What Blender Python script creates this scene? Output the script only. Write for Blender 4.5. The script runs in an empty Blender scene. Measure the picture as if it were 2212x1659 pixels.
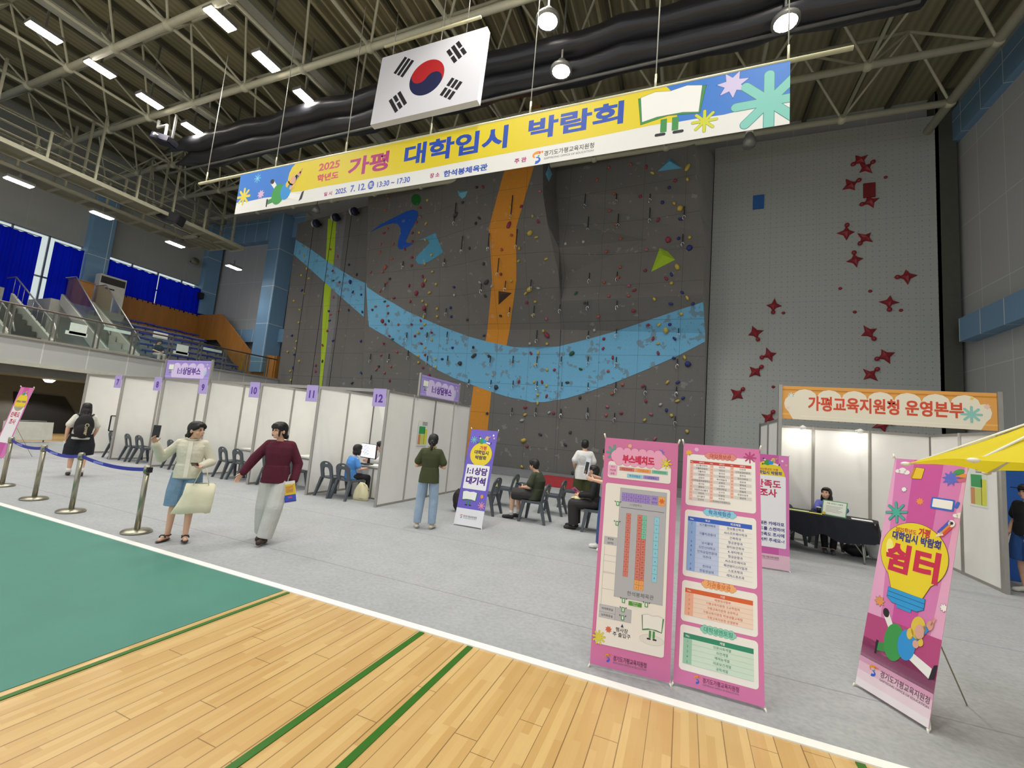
import bpy, bmesh, math, random
from mathutils import Vector, Matrix, Euler
from mathutils.geometry import tessellate_polygon
C = bpy.context.scene.collection
SC = bpy.context.scene
PI = math.pi
random.seed(7)

# ------------------------------------------------------------------ camera, world, exposure
FPX, CAMH = 932.3, 1.8
_y, _p, _r = math.radians(-22.12), math.radians(6.276), math.radians(4.908)
_F = Vector((math.sin(_y)*math.cos(_p), math.cos(_y)*math.cos(_p), math.sin(_p)))
_R0 = Vector((math.cos(_y), -math.sin(_y), 0)); _U0 = _R0.cross(_F)
CR = _R0*math.cos(_r) + _U0*math.sin(_r)
CU = -_R0*math.sin(_r) + _U0*math.cos(_r)
CP = Vector((0, 0, CAMH))
cam = bpy.data.cameras.new('camera'); cam.sensor_width = 36; cam.lens = FPX/2212*36
cam.clip_start = 0.05; cam.clip_end = 200
camo = bpy.data.objects.new('camera', cam); C.objects.link(camo)
camo.matrix_world = Matrix(((CR.x, CU.x, -_F.x, 0), (CR.y, CU.y, -_F.y, 0), (CR.z, CU.z, -_F.z, CAMH), (0, 0, 0, 1)))
SC.camera = camo
SC.view_settings.view_transform = 'Standard'; SC.view_settings.look = 'None'
SC.view_settings.exposure = 0.0; SC.view_settings.gamma = 1; SC.view_settings.use_curve_mapping = False
wd = bpy.data.worlds.new('daylight'); SC.world = wd; wd.use_nodes = True
wd.node_tree.nodes['Background'].inputs[0].default_value = (0.93, 0.97, 1.0, 1)
wd.node_tree.nodes['Background'].inputs[1].default_value = 1.0
LAMP_W = 430.0

# survey: a pixel of the 2212 x 1659 survey photograph read onto a real plane of the hall
def _ray(px, py):
    return CR*((px-1106)/FPX) - CU*((py-829.5)/FPX) + _F
def atY(px, py, Y): d = _ray(px, py); return CP + d*(Y/d.y)
def atX(px, py, X): d = _ray(px, py); return CP + d*(X/d.x)
def atZ(px, py, Z=0.0): d = _ray(px, py); return CP + d*((Z-CAMH)/d.z)

# ------------------------------------------------------------------ materials
def lin(c):
    c = c/255.0
    return c/12.92 if c <= 0.04045 else ((c+0.055)/1.055)**2.4
def hexc(h):
    h = h.lstrip('#'); return tuple(lin(int(h[i:i+2], 16)) for i in (0, 2, 4))
_M = {}
def mat(h, rough=0.6, metal=0.0, var=0.06, scale=6.0, bump=0.0, emit=0.0, alpha=1.0, trans=0.0, spec=0.5, name=None):
    key = (h, rough, metal, var, scale, bump, emit, alpha, trans, spec)
    if key in _M: return _M[key]
    m = bpy.data.materials.new(name or 'surface_'+h.lstrip('#')); m.use_nodes = True
    nt = m.node_tree; b = nt.nodes['Principled BSDF']
    c = hexc(h); b.inputs['Base Color'].default_value = (*c, 1)
    b.inputs['Roughness'].default_value = rough; b.inputs['Metallic'].default_value = metal
    b.inputs['Specular IOR Level'].default_value = spec
    if emit:
        b.inputs['Emission Color'].default_value = (*c, 1); b.inputs['Emission Strength'].default_value = emit
    if alpha < 1: b.inputs['Alpha'].default_value = alpha
    if trans: b.inputs['Transmission Weight'].default_value = trans
    if (var or bump) and not emit:
        tc = nt.nodes.new('ShaderNodeTexCoord'); nz = nt.nodes.new('ShaderNodeTexNoise')
        nz.inputs['Scale'].default_value = scale; nz.inputs['Detail'].default_value = 4
        nt.links.new(tc.outputs['Object'], nz.inputs['Vector'])
        if var:
            mr = nt.nodes.new('ShaderNodeMapRange'); mr.inputs[1].default_value = .3; mr.inputs[2].default_value = .7
            mr.inputs[3].default_value = 1-var; mr.inputs[4].default_value = 1+var
            mx = nt.nodes.new('ShaderNodeVectorMath'); mx.operation = 'SCALE'; mx.inputs[0].default_value = c
            nt.links.new(nz.outputs['Fac'], mr.inputs[0]); nt.links.new(mr.outputs[0], mx.inputs['Scale'])
            nt.links.new(mx.outputs[0], b.inputs['Base Color'])
        if bump:
            bp = nt.nodes.new('ShaderNodeBump'); bp.inputs['Strength'].default_value = bump
            nt.links.new(nz.outputs['Fac'], bp.inputs['Height']); nt.links.new(bp.outputs[0], b.inputs['Normal'])
    _M[key] = m; return m

class NT:
    """tiny node helper"""
    def __init__(s, name):
        s.m = bpy.data.materials.new(name); s.m.use_nodes = True; s.t = s.m.node_tree; s.b = s.t.nodes['Principled BSDF']
        tc = s.t.nodes.new('ShaderNodeTexCoord'); sp = s.t.nodes.new('ShaderNodeSeparateXYZ')
        s.t.links.new(tc.outputs['Object'], sp.inputs[0]); s.co = tc.outputs['Object']; s.x, s.y, s.z = sp.outputs
    def math(s, op, a, b=None, c=None):
        n = s.t.nodes.new('ShaderNodeMath'); n.operation = op
        for i, v in enumerate((a, b, c)):
            if v is None: continue
            if isinstance(v, (int, float)): n.inputs[i].default_value = v
            else: s.t.links.new(v, n.inputs[i])
        return n.outputs[0]
    def noise(s, vec, scale, detail=3, dim='3D'):
        n = s.t.nodes.new('ShaderNodeTexNoise'); n.inputs['Scale'].default_value = scale; n.inputs['Detail'].default_value = detail
        s.t.links.new(vec, n.inputs['Vector']); return n.outputs['Fac']
    def vec(s, x, y, z=0.0):
        n = s.t.nodes.new('ShaderNodeCombineXYZ')
        for i, v in enumerate((x, y, z)):
            if isinstance(v, (int, float)): n.inputs[i].default_value = v
            else: s.t.links.new(v, n.inputs[i])
        return n.outputs[0]
    def white(s, vec):
        n = s.t.nodes.new('ShaderNodeTexWhiteNoise'); s.t.links.new(vec, n.inputs['Vector']); return n.outputs['Value']
    def mix(s, f, a, b):
        n = s.t.nodes.new('ShaderNodeMix'); n.data_type = 'RGBA'
        for k, v in ((0, f), (6, a), (7, b)):
            if isinstance(v, (int, float)): n.inputs[k].default_value = v
            elif isinstance(v, tuple): n.inputs[k].default_value = (*v, 1)
            else: s.t.links.new(v, n.inputs[k])
        return n.outputs[2]
    def line(s, v, period, width, off=0.0):      # 1 on a joint of the given width
        f = s.math('FRACT', s.math('DIVIDE', s.math('ADD', v, 1000*period+off), period))
        return s.math('LESS_THAN', f, width/period)
    def done(s, col, rough=0.6, bump=None, bs=0.2):
        if isinstance(col, tuple): s.b.inputs['Base Color'].default_value = (*col, 1)
        else: s.t.links.new(col, s.b.inputs['Base Color'])
        if isinstance(rough, (int, float)): s.b.inputs['Roughness'].default_value = rough
        else: s.t.links.new(rough, s.b.inputs['Roughness'])
        if bump is not None:
            bp = s.t.nodes.new('ShaderNodeBump'); bp.inputs['Strength'].default_value = bs; bp.inputs['Distance'].default_value = .02
            s.t.links.new(bump, bp.inputs['Height']); s.t.links.new(bp.outputs[0], s.b.inputs['Normal'])
        return s.m

def panel_mat(name, base, joint, pu, pv, ax=('x', 'z'), w=0.03, rough=0.75, offu=0.0, offv=0.0, holes=False, var=.05, jmix=1.0):
    n = NT(name); u, v = getattr(n, ax[0]), getattr(n, ax[1])
    j = n.math('MAXIMUM', n.line(u, pu, w, offu), n.line(v, pv, w, offv)); j = n.math('MULTIPLY', j, jmix)
    nz = n.noise(n.co, 1.3, 5)
    c = n.mix(n.math('MULTIPLY', nz, var*6), tuple(x*(1-var) for x in hexc(base)), tuple(min(1, x*(1+var*2)) for x in hexc(base)))
    if holes:
        h = .2
        du = n.math('SUBTRACT', n.math('FRACT', n.math('DIVIDE', n.math('ADD', u, 200), h)), .5)
        dv = n.math('SUBTRACT', n.math('FRACT', n.math('DIVIDE', n.math('ADD', v, 200), h)), .5)
        d = n.math('ADD', n.math('MULTIPLY', du, du), n.math('MULTIPLY', dv, dv))
        c = n.mix(n.math('MULTIPLY', n.math('LESS_THAN', d, .006), .55), c, (.03, .03, .03))
    c = n.mix(j, c, hexc(joint))
    return n.done(c, rough)

# ------------------------------------------------------------------ mesh helpers
class MB:
    def __init__(s): s.v = []; s.f = []; s.mi = []; s.sm = []; s.mats = []
    def mat(s, m):
        if m not in s.mats: s.mats.append(m)
        return s.mats.index(m)
    def add(s, vs, fs, m=None, smooth=False):
        k = len(s.v); s.v += [tuple(v) for v in vs]; i = s.mat(m) if m else 0
        for f in fs: s.f.append(tuple(a+k for a in f)); s.mi.append(i); s.sm.append(smooth)
        return s
    def box(s, c, d, m=None, rot=None, bev=0.0):
        x, y, z = (a/2 for a in d)
        vs = [Vector((sx*x, sy*y, sz*z)) for sx in (-1, 1) for sy in (-1, 1) for sz in (-1, 1)]
        if rot is not None:
            M = rot if isinstance(rot, Matrix) else Euler(rot).to_matrix(); vs = [M @ v for v in vs]
        vs = [v+Vector(c) for v in vs]
        return s.add(vs, [(0, 1, 3, 2), (4, 6, 7, 5), (0, 4, 5, 1), (2, 3, 7, 6), (0, 2, 6, 4), (1, 5, 7, 3)], m)
    def bar(s, p, q, w, h=None, m=None, up=(0, 0, 1)):
        p, q = Vector(p), Vector(q); h = h or w; d = (q-p); L = d.length
        if L < 1e-6: return s
        d /= L; u = Vector(up)
        if abs(d.dot(u)) > .98: u = Vector((0, 1, 0))
        a = d.cross(u).normalized(); b = a.cross(d)
        M = Matrix((a, d, b)).transposed()
        return s.box((p+q)/2, (w, L, h), m, M)
    def tube(s, pts, r, n=8, m=None, cap=True, smooth=True, flat=1.0):
        pts = [Vector(p) for p in pts]; rs = r if isinstance(r, (list, tuple)) else [r]*len(pts)
        vs = []; fs = []; pa = None
        for i, p in enumerate(pts):
            d = (pts[min(i+1, len(pts)-1)]-pts[max(i-1, 0)])
            d = d.normalized() if d.length > 1e-9 else Vector((0, 0, 1))
            if pa is None:
                u = Vector((0, 0, 1)) if abs(d.z) < .95 else Vector((1, 0, 0)); a = d.cross(u).normalized()
            else:
                a = (pa - d*pa.dot(d)).normalized()
            pa = a; b = d.cross(a)
            for k in range(n):
                t = 2*PI*k/n; vs.append(p+(a*math.cos(t)+b*math.sin(t)*flat)*rs[i])
        for i in range(len(pts)-1):
            for k in range(n):
                fs.append((i*n+k, i*n+(k+1) % n, (i+1)*n+(k+1) % n, (i+1)*n+k))
        if cap: fs.append(tuple(range(n))[::-1]); fs.append(tuple((len(pts)-1)*n+k for k in range(n)))
        return s.add(vs, fs, m, smooth)
    def lathe(s, prof, n=16, m=None, c=(0, 0, 0), M=None, smooth=True):
        vs = []; fs = []
        for (r, z) in prof:
            for k in range(n):
                t = 2*PI*k/n; v = Vector((r*math.cos(t), r*math.sin(t), z))
                vs.append((M @ v if M else v)+Vector(c))
        for i in range(len(prof)-1):
            for k in range(n): fs.append((i*n+k, i*n+(k+1) % n, (i+1)*n+(k+1) % n, (i+1)*n+k))
        fs.append(tuple(range(n))[::-1]); fs.append(tuple((len(prof)-1)*n+k for k in range(n)))
        return s.add(vs, fs, m, smooth)
    def ell(s, c, d, m=None, nu=14, nv=9, M=None):
        vs = []; fs = []; c = Vector(c)
        for i in range(1, nv):
            ph = PI*i/nv
            for k in range(nu):
                t = 2*PI*k/nu
                v = Vector((d[0]*math.sin(ph)*math.cos(t), d[1]*math.sin(ph)*math.sin(t), d[2]*math.cos(ph)))
                vs.append(c+(M @ v if M else v))
        tz = Vector((0, 0, d[2])); a = len(vs); vs += [c+(M @ tz if M else tz), c-(M @ tz if M else tz)]
        for i in range(nv-2):
            for k in range(nu): fs.append((i*nu+k, (i+1)*nu+k, (i+1)*nu+(k+1) % nu, i*nu+(k+1) % nu))
        for k in range(nu):
            fs.append((a, k, (k+1) % nu)); fs.append((a+1, (nv-2)*nu+(k+1) % nu, (nv-2)*nu+k))
        return s.add(vs, fs, m, True)
    def slab(s, loops, th, fn=None, m=None, m2=None):
        """polygon loops (outline, holes) in 2D, extruded to a plate of thickness th; fn maps (u,v,w)->3D"""
        fn = fn or (lambda u, v, w: (u, w, v))
        flat = [p for L in loops for p in L]; n = len(flat)
        tris = tessellate_polygon([[Vector((p[0], p[1], 0)) for p in L] for L in loops])
        vs = [fn(p[0], p[1], -th/2) for p in flat]+[fn(p[0], p[1], th/2) for p in flat]
        fs = [tuple(t) for t in tris]+[tuple(a+n for a in t[::-1]) for t in tris]
        k = 0
        for L in loops:
            for i in range(len(L)):
                a, b = k+i, k+(i+1) % len(L); fs.append((a, b, b+n, a+n))
            k += len(L)
        return s.add(vs, fs, m)
    def poly(s, pts, m=None):
        return s.add(pts, [tuple(range(len(pts)))], m)
    def build(s, name, m=None, parent=None, bevel=0.0, loc=None):
        me = bpy.data.meshes.new(name); me.from_pydata(s.v, [], s.f)
        mats = s.mats if s.mats else [m]
        if m is not None and s.mats and len(s.mats) == 0: mats = [m]
        for x in mats: me.materials.append(x)
        me.polygons.foreach_set('material_index', s.mi); me.polygons.foreach_set('use_smooth', s.sm)
        me.update()
        bm = bmesh.new(); bm.from_mesh(me)
        bmesh.ops.recalc_face_normals(bm, faces=bm.faces)
        if bevel:
            bmesh.ops.bevel(bm, geom=[e for e in bm.edges if e.is_manifold and e.calc_face_angle(0) > .6], offset=bevel, segments=2, affect='EDGES', clamp_overlap=True)
        bm.to_mesh(me); bm.free()
        o = bpy.data.objects.new(name, me); C.objects.link(o)
        if loc: o.location = loc
        if parent: o.parent = parent
        return o

def tag(o, label=None, cat=None, group=None, kind=None):
    if label: o['label'] = label
    if cat: o['category'] = cat
    if group: o['group'] = group
    if kind: o['kind'] = kind
    return o
def thing(name, label, cat, loc=(0, 0, 0), rz=0.0, group=None):
    o = bpy.data.objects.new(name, None); C.objects.link(o); o.empty_display_size = .1
    o.location = loc; o.rotation_euler = (0, 0, rz)
    return tag(o, label, cat, group)
KIDS = {}
def dup(root, loc=None, rz=None, label=None, group=None):
    def cp(o, par):
        c = o.copy(); C.objects.link(c)
        if par: c.parent = par
        for k in o.children: cp(k, c)
        return c
    r = cp(root, None)
    if loc is not None: r.location = loc
    if rz is not None: r.rotation_euler = (0, 0, rz)
    if label: r['label'] = label
    if group: r['group'] = group
    return r
def structure(o): o['kind'] = 'structure'; return o
NUMW = ['seven', 'eight', 'nine', 'ten', 'eleven', 'twelve']
def ordn(n): return ['first', 'second', 'third', 'fourth', 'fifth', 'sixth', 'seventh', 'eighth', 'ninth', 'tenth', 'eleventh', 'twelfth', 'thirteenth', 'fourteenth', 'fifteenth', 'sixteenth', 'seventeenth', 'eighteenth', 'nineteenth', 'twentieth'][n] if n < 20 else '%dth' % (n+1)

STEEL = mat('#9a9a92', .35, .9, .05); ALU = mat('#a9aaa8', .4, .75, .04); WHITEP = mat('#e6e6e2', .55, 0, .03)
BLACK = mat('#17171a', .6, 0, .1); DARKG = mat('#43474c', .5, 0, .06)
# ------------------------------------------------------------------ the hall: floor, walls, ceiling
def wood_floor():
    n = NT('beech_sports_floor')
    pl, st = .15, .05
    ix = n.math('FLOOR', n.math('DIVIDE', n.x, st)); r = n.white(n.vec(ix, 3.7))
    seg = n.math('FLOOR', n.math('ADD', n.math('DIVIDE', n.y, .55), n.math('MULTIPLY', r, 7)))
    tone = n.white(n.vec(ix, seg, 5.0))
    gr = n.noise(n.vec(n.math('MULTIPLY', n.x, 60), n.math('MULTIPLY', n.y, 3.5)), 1.0, 4)
    c = n.mix(tone, hexc('#c6a066'), hexc('#d9b97e')); c = n.mix(n.math('MULTIPLY', gr, .35), c, hexc('#b88f50'))
    ib = n.math('FLOOR', n.math('DIVIDE', n.x, pl)); wide = n.math('ADD', .003, n.math('MULTIPLY', n.white(n.vec(ib, 9.1)), .006))
    fr = n.math('MULTIPLY', n.math('FRACT', n.math('DIVIDE', n.math('ADD', n.x, 150), pl)), pl)
    j = n.math('LESS_THAN', fr, wide)
    ey = n.math('ADD', n.math('DIVIDE', n.y, 1.9), n.math('MULTIPLY', n.white(n.vec(ib, 1.3)), 5))
    je = n.math('LESS_THAN', n.math('FRACT', n.math('ADD', ey, 40)), .003)
    c = n.mix(n.math('MULTIPLY', n.math('MAXIMUM', j, je), .62), c, hexc('#4a2c12'))
    m = n.done(c, .28); n.b.inputs['Coat Weight'].default_value = .25; n.b.inputs['Coat Roughness'].default_value = .12
    return m
structure(MB().box((-6.5, 6, -.1), (50, 27, .2)).build('floor', wood_floor()))
def carpet_mat():
    n = NT('grey_needle_felt'); a = n.noise(n.co, 26, 6); b = n.noise(n.co, 2.2, 4)
    f = n.math('ADD', n.math('MULTIPLY', a, .7), n.math('MULTIPLY', b, .3))
    c = n.mix(f, hexc('#85888a'), hexc('#b9bbbd'))
    js = n.math('MAXIMUM', n.line(n.y, 2.0, .018, -.35), 0.0)
    c = n.mix(n.math('MULTIPLY', js, .35), c, hexc('#55585a'))
    return n.done(c, .95, n.noise(n.co, 160, 3), .35)
structure(MB().box((-6.6, 10.85, .004), (29.6, 14.6, .008)).build('floor_carpet', carpet_mat()))
LINEW = mat('#f2f2ec', .35, 0, .02); LINEG = mat('#2f6a18', .35, 0, .05)
structure(MB().box((-7.0, 3.515, .005), (38, .085, .01)).build('floor_court_line', LINEW))
structure(MB().box((-6.97, 1.5, .002), (6.5, 3.94, .004)).build('floor_court', mat('#3b7d6d', .5, 0, .04, 2.0)))
for i, x in enumerate((-3.635, -2.05, -1.58, 1.055)):
    structure(MB().box((x, .73, .003), (.05 if i else .04, 5.46, .006)).build('floor_court_line', LINEG))

WALLG = '#8f9190'
structure(MB().box((-7, 19.0, 7.6), (50, .3, 15.2)).build('wall_back', panel_mat('grey_wall_panels', '#a9abad', '#bcbec0', 1.2, 2.5, w=.025, var=.04)))
structure(MB().box((8.65, 7.0, 7.6), (.3, 24, 15.2)).build('wall_right', panel_mat('grey_wall_panels_right', '#b2b4b2', '#c6c9c8', 1.25, 2.5, ('y', 'z'), w=.028, var=.04)))
BLUEP = panel_mat('blue_metal_cladding', '#7398b8', '#c9d3d6', 1.05, 2.3, ('y', 'z'), .03, .5)
BLUEX = panel_mat('blue_metal_cladding_back', '#7398b8', '#c9d3d6', 1.05, 2.3, ('x', 'z'), .03, .5)
structure(MB().box((8.3, 7.9, 6.27), (.42, 20, .76)).build('trim_right_band', BLUEP))
structure(MB().box((8.4, 7.0, 13.7), (.25, 23, 1.1)).build('trim_right_upper_band', BLUEP))
structure(MB().box((-26.5, 18.7, 6.35), (8, .5, .8)).build('trim_back_band', BLUEX))
structure(MB().box((-26.3, 18.65, 13.3), (8.5, .5, 1.5)).build('trim_back_upper_band', BLUEX))
structure(MB().box((-23.5, 18.2, 8.9), (1.05, 1.0, 9.8)).build('trim_back_column', BLUEX))
structure(MB().box((-30.0, 18.2, 10.75), (.9, .9, 6.1)).build('trim_corner_column', BLUEX))
# left wall above the gallery, with two window openings
LW = panel_mat('grey_wall_panels_left', '#a2a49f', '#aaaca7', 2.4, 2.4, ('y', 'z'), .02, .85)
lw = MB()
def lwbox(y0, y1, z0, z1): lw.box((-30.15, (y0+y1)/2, (z0+z1)/2), (.3, y1-y0, z1-z0))
lwbox(-5, 19, 9.6, 15.2); lwbox(-5, 19, 0, 3.2); lwbox(11.85, 12.75, 3.2, 9.6); lwbox(18.1, 19, 3.2, 9.6); lwbox(-5, 4.0, 3.2, 9.6); lwbox(12.75, 18.1, 3.2, 7.35)
structure(lw.build('wall_left', LW))
structure(MB().box((-29.85, 12.3, 9.4), (.7, .95, 7.4)).build('trim_left_column', BLUEP))
GL = NT('clear_glass_sheet')
_n = GL.t; _tr = _n.nodes.new('ShaderNodeBsdfTransparent'); _tr.inputs[0].default_value = (.86, .9, .88, 1); _gl = _n.nodes.new('ShaderNodeBsdfGlossy'); _gl.inputs['Roughness'].default_value = .03
_mx = _n.nodes.new('ShaderNodeMixShader'); _lw = _n.nodes.new('ShaderNodeLayerWeight'); _lw.inputs[0].default_value = .25
_mr = _n.nodes.new('ShaderNodeMath'); _mr.operation = 'MULTIPLY_ADD'; _mr.inputs[1].default_value = .5; _mr.inputs[2].default_value = .05
_n.links.new(_lw.outputs['Fresnel'], _mr.inputs[0]); _n.links.new(_mr.outputs[0], _mx.inputs[0]); _n.links.new(_tr.outputs[0], _mx.inputs[1]); _n.links.new(_gl.outputs[0], _mx.inputs[2])
_n.links.new(_mx.outputs[0], [n for n in _n.nodes if n.type == 'OUTPUT_MATERIAL'][0].inputs[0]); GL = GL.m
WFR = mat('#8e959a', .4, .6); GLASS = GL
for k, (y0, y1, z0, z1) in enumerate(((4.0, 11.85, 3.2, 9.6), (12.75, 18.1, 7.35, 9.6))):
    w = MB(); n = 6 if k == 0 else 4
    for i in range(n+1): w.box((-30.1, y0+(y1-y0)*i/n, (z0+z1)/2), (.08, .07, z1-z0))
    for i in range(4 if k == 0 else 3): w.box((-30.1, (y0+y1)/2, z0+(z1-z0)*i/(3 if k == 0 else 2)), (.08, y1-y0, .08))
    fr = structure(w.build('window_%d' % (k+1), WFR))
    g = MB().box((-30.1, (y0+y1)/2, (z0+z1)/2), (.012, y1-y0, z1-z0)).build('pane', GLASS, fr)

# roof deck with its ribs and purlins
nd = NT('roof_deck_steel')
rib = n_rib = nd.math('ABSOLUTE', nd.math('SUBTRACT', nd.math('FRACT', nd.math('DIVIDE', nd.math('ADD', nd.x, 300), .25)), .5))
cd = nd.mix(nd.math('MULTIPLY', rib, 1.3), hexc('#858166'), hexc('#a8a382'))
structure(MB().box((-11, 7, 15.3), (39, 25, .2)).build('ceiling', nd.done(cd, .75, rib, .8)))
pm = mat('#5c5a4a', .7)
for i in range(29):
    x = -29.3+i*1.33
    structure(MB().box((x, 7, 15.1), (.12, 24.5, .22)).build('ceiling_purlin', pm))
bt = mat('#b7ad8c', .6)
for i in range(34):                       # pale battens under the middle bay of the deck
    x = -11.6+i*.36
    structure(MB().bar((x, -4, 14.92), (x, 13.2, 14.92), .05 if i % 4 else .1, .05, bt).build('ceiling_batten', bt))
PIPE = mat('#b9b79f', .5, 0, .05)
zb, zt = 13.0, 14.75
NX = [7.2-2.75*k for k in range(14)]; NY = [16.05, 13.85, 11.6, 9.15, 6.7, 4.3, 1.9, -.5]
TX = [x-1.375 for x in NX[:-1]]; TY = [(NY[i]+NY[i+1])/2 for i in range(len(NY)-1)]
for j, y in enumerate(NY):
    m = MB(); m.tube([(NX[-1], y, zb), (NX[0], y, zb)], .105, 8)
    for x in NX: m.ell((x, y, zb), (.16, .16, .16), None, 8, 6)
    for dy in (j, j-1):
        if 0 <= dy < len(TY):
            for k, x in enumerate(NX):
                for tk in (k, k-1):
                    if 0 <= tk < len(TX): m.tube([(x, y, zb), (TX[tk], TY[dy], zt)], .042, 5, cap=False)
    structure(m.build('ceiling_truss', PIPE))
for y in TY:
    m = MB().tube([(TX[-1], y, zt), (TX[0], y, zt)], .06, 6); structure(m.build('ceiling_truss_chord', PIPE))
for k, x in enumerate(NX):
    r = .13 if k == 0 else .055
    structure(MB().tube([(x, NY[-1], zb), (x, 17.4 if k == 0 else NY[0], zb)], r, 8).build('ceiling_truss_chord', PIPE))
GB = mat('#93948a', .55)
for x in (-12.2, -18.1):
    structure(MB().box((x, 6.5, 13.35), (.55, 20.5, .16)).build('ceiling_beam', GB))
# ------------------------------------------------------------------ climbing wall
def proj(P):
    d = Vector(P)-CP; z = d.dot(_F); return (1106+FPX*d.dot(CR)/z, 829.5-FPX*d.dot(CU)/z)
YB = 17.65
def wv(px, py, Y): return atY(px, py, Y)
def fl(px, py, Y, Yb=None): p = atY(px, py, Y); return Vector((p.x, Yb or Y, 0.0))
V = dict(
 l0=wv(643, 483, 17.7), l1=wv(796, 444, 17.7), l0f=fl(606, 790, 17.7), l1f=fl(800, 770, 17.7),
 s0=wv(796, 423, 17.0), s1=wv(791, 611, 16.95), s2=wv(800, 770, 17.3), s2f=fl(802, 793, YB),
 e00=wv(905, 185, 16.5), e1=wv(945, 507, 16.4), e2=wv(979, 608, 16.8), e3=wv(1010, 712, 17.3), e3f=fl(1010, 712, 17.3, YB),
 a0=wv(1140, 180, 15.3), a1=wv(1056, 495, 15.5), a2=wv(1063, 605, 16.3), a3=wv(1053, 712, 17.25), a3f=fl(1046, 760, 17.3, YB),
 b0=wv(1167, 178, 15.2), b1=wv(1115.5, 491, 15.5), b2=wv(1115.5, 605, 16.3), b3=wv(1101, 712, 17.25), b3f=fl(1090, 760, 17.3, YB),
 r0=wv(1172, 300, 15.3), r1=wv(1173, 420, 15.4), r2=wv(1183, 485, 15.55), r3=wv(1207, 594, 16.3), r4=wv(1211, 712, 17.25), r4f=fl(1211, 760, 17.3, YB),
 q0=wv(1203, 270, 16.6), q1=wv(1202, 420, 16.6), q2=wv(1207, 478, 16.5), q3=wv(1208, 536, 16.1), q4=wv(1214, 596, 16.75),
 u0=wv(1499, 262, 15.9), u1=wv(1506, 420, 16.2), u2=wv(1522, 505, 16.6), k=wv(1400, 518, 16.6),
 n0=wv(1213, 650, 16.45), n1=wv(1518, 636, 16.35), m0=wv(1212, 712, 17.25), m1=wv(1523, 720, 17.2), m1f=fl(1528, 828, YB), t0=wv(1190, 235, 16.6))
def cw(n): return Vector((.72, 18.4, V[n].z))
for n in ('u0', 'u1', 'u2', 'n1', 'm1', 'm1f'): V['c'+n] = cw(n)
FAC = ['l0 l1 l1f l0f', 's0 e00 e1 s1', 's1 e1 e2 s2', 's2 e2 e3', 's2 e3 e3f s2f', 'e00 a0 a1 e1', 'e1 a1 a2 e2', 'e2 a2 a3 e3', 'e3 a3 a3f e3f',
 'a0 b0 b1 a1', 'a1 b1 b2 a2', 'a2 b2 b3 a3', 'a3 b3 b3f a3f', 'b0 r0 r1 b1', 'b1 r1 r2', 'b1 r2 r3 b2', 'b2 r3 r4 b3', 'b3 r4 r4f b3f',
 'b0 t0 q0 r0', 'r0 q0 q1 r1', 'r1 q1 q2 r2', 'r2 q2 q3', 'r2 q3 q4 r3', 'r3 q4 n0', 'r3 n0 m0 r4', 'q0 u0 u1 q1', 'q1 u1 u2 k', 'q1 k q2', 'q2 k q3', 'q3 k q4', 'q4 k u2', 'q4 u2 n1 n0',
 'n0 n1 m1 m0', 'm0 m1 m1f r4f']
SIDE = ['u0 cu0 cu1 u1', 'u1 cu1 cu2 u2', 'u2 cu2 cn1 n1', 'n1 cn1 cm1 m1', 'm1 cm1 cm1f m1f']
TRI = []
for s in FAC:
    p = [V[k] for k in s.split()]
    for i in range(1, len(p)-1): TRI.append((p[0], p[i], p[i+1]))
TPX = [tuple(proj(v) for v in t) for t in TRI]
def cross2(a, b, c): return (b[0]-a[0])*(c[1]-a[1])-(b[1]-a[1])*(c[0]-a[0])
def clip(poly, tri):
    if cross2(*tri) < 0: tri = (tri[0], tri[2], tri[1])
    for i in range(3):
        a, b = tri[i], tri[(i+1) % 3]; out = []
        for j in range(len(poly)):
            p, q = poly[j], poly[(j+1) % len(poly)]; dp, dq = cross2(a, b, p), cross2(a, b, q)
            if dp >= 0: out.append(p)
            if (dp > 0 > dq) or (dp < 0 < dq):
                t = dp/(dp-dq); out.append((p[0]+(q[0]-p[0])*t, p[1]+(q[1]-p[1])*t))
        poly = out
        if len(poly) < 3: return []
    return poly
def tri_n(t):
    n = (t[1]-t[0]).cross(t[2]-t[0]).normalized(); return n if n.y < 0 else -n
def on_tri(px, py, t):
    n = tri_n(t); d = _ray(px, py); return CP+d*((t[0]-CP).dot(n)/d.dot(n))
def wall_at(px, py):
    for t, q in zip(TRI, TPX):
        s = [cross2(q[i], q[(i+1) % 3], (px, py)) for i in range(3)]
        if min(s) >= -1e-6 or max(s) <= 1e-6: return on_tri(px, py, t), tri_n(t)
    return None, None
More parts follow.
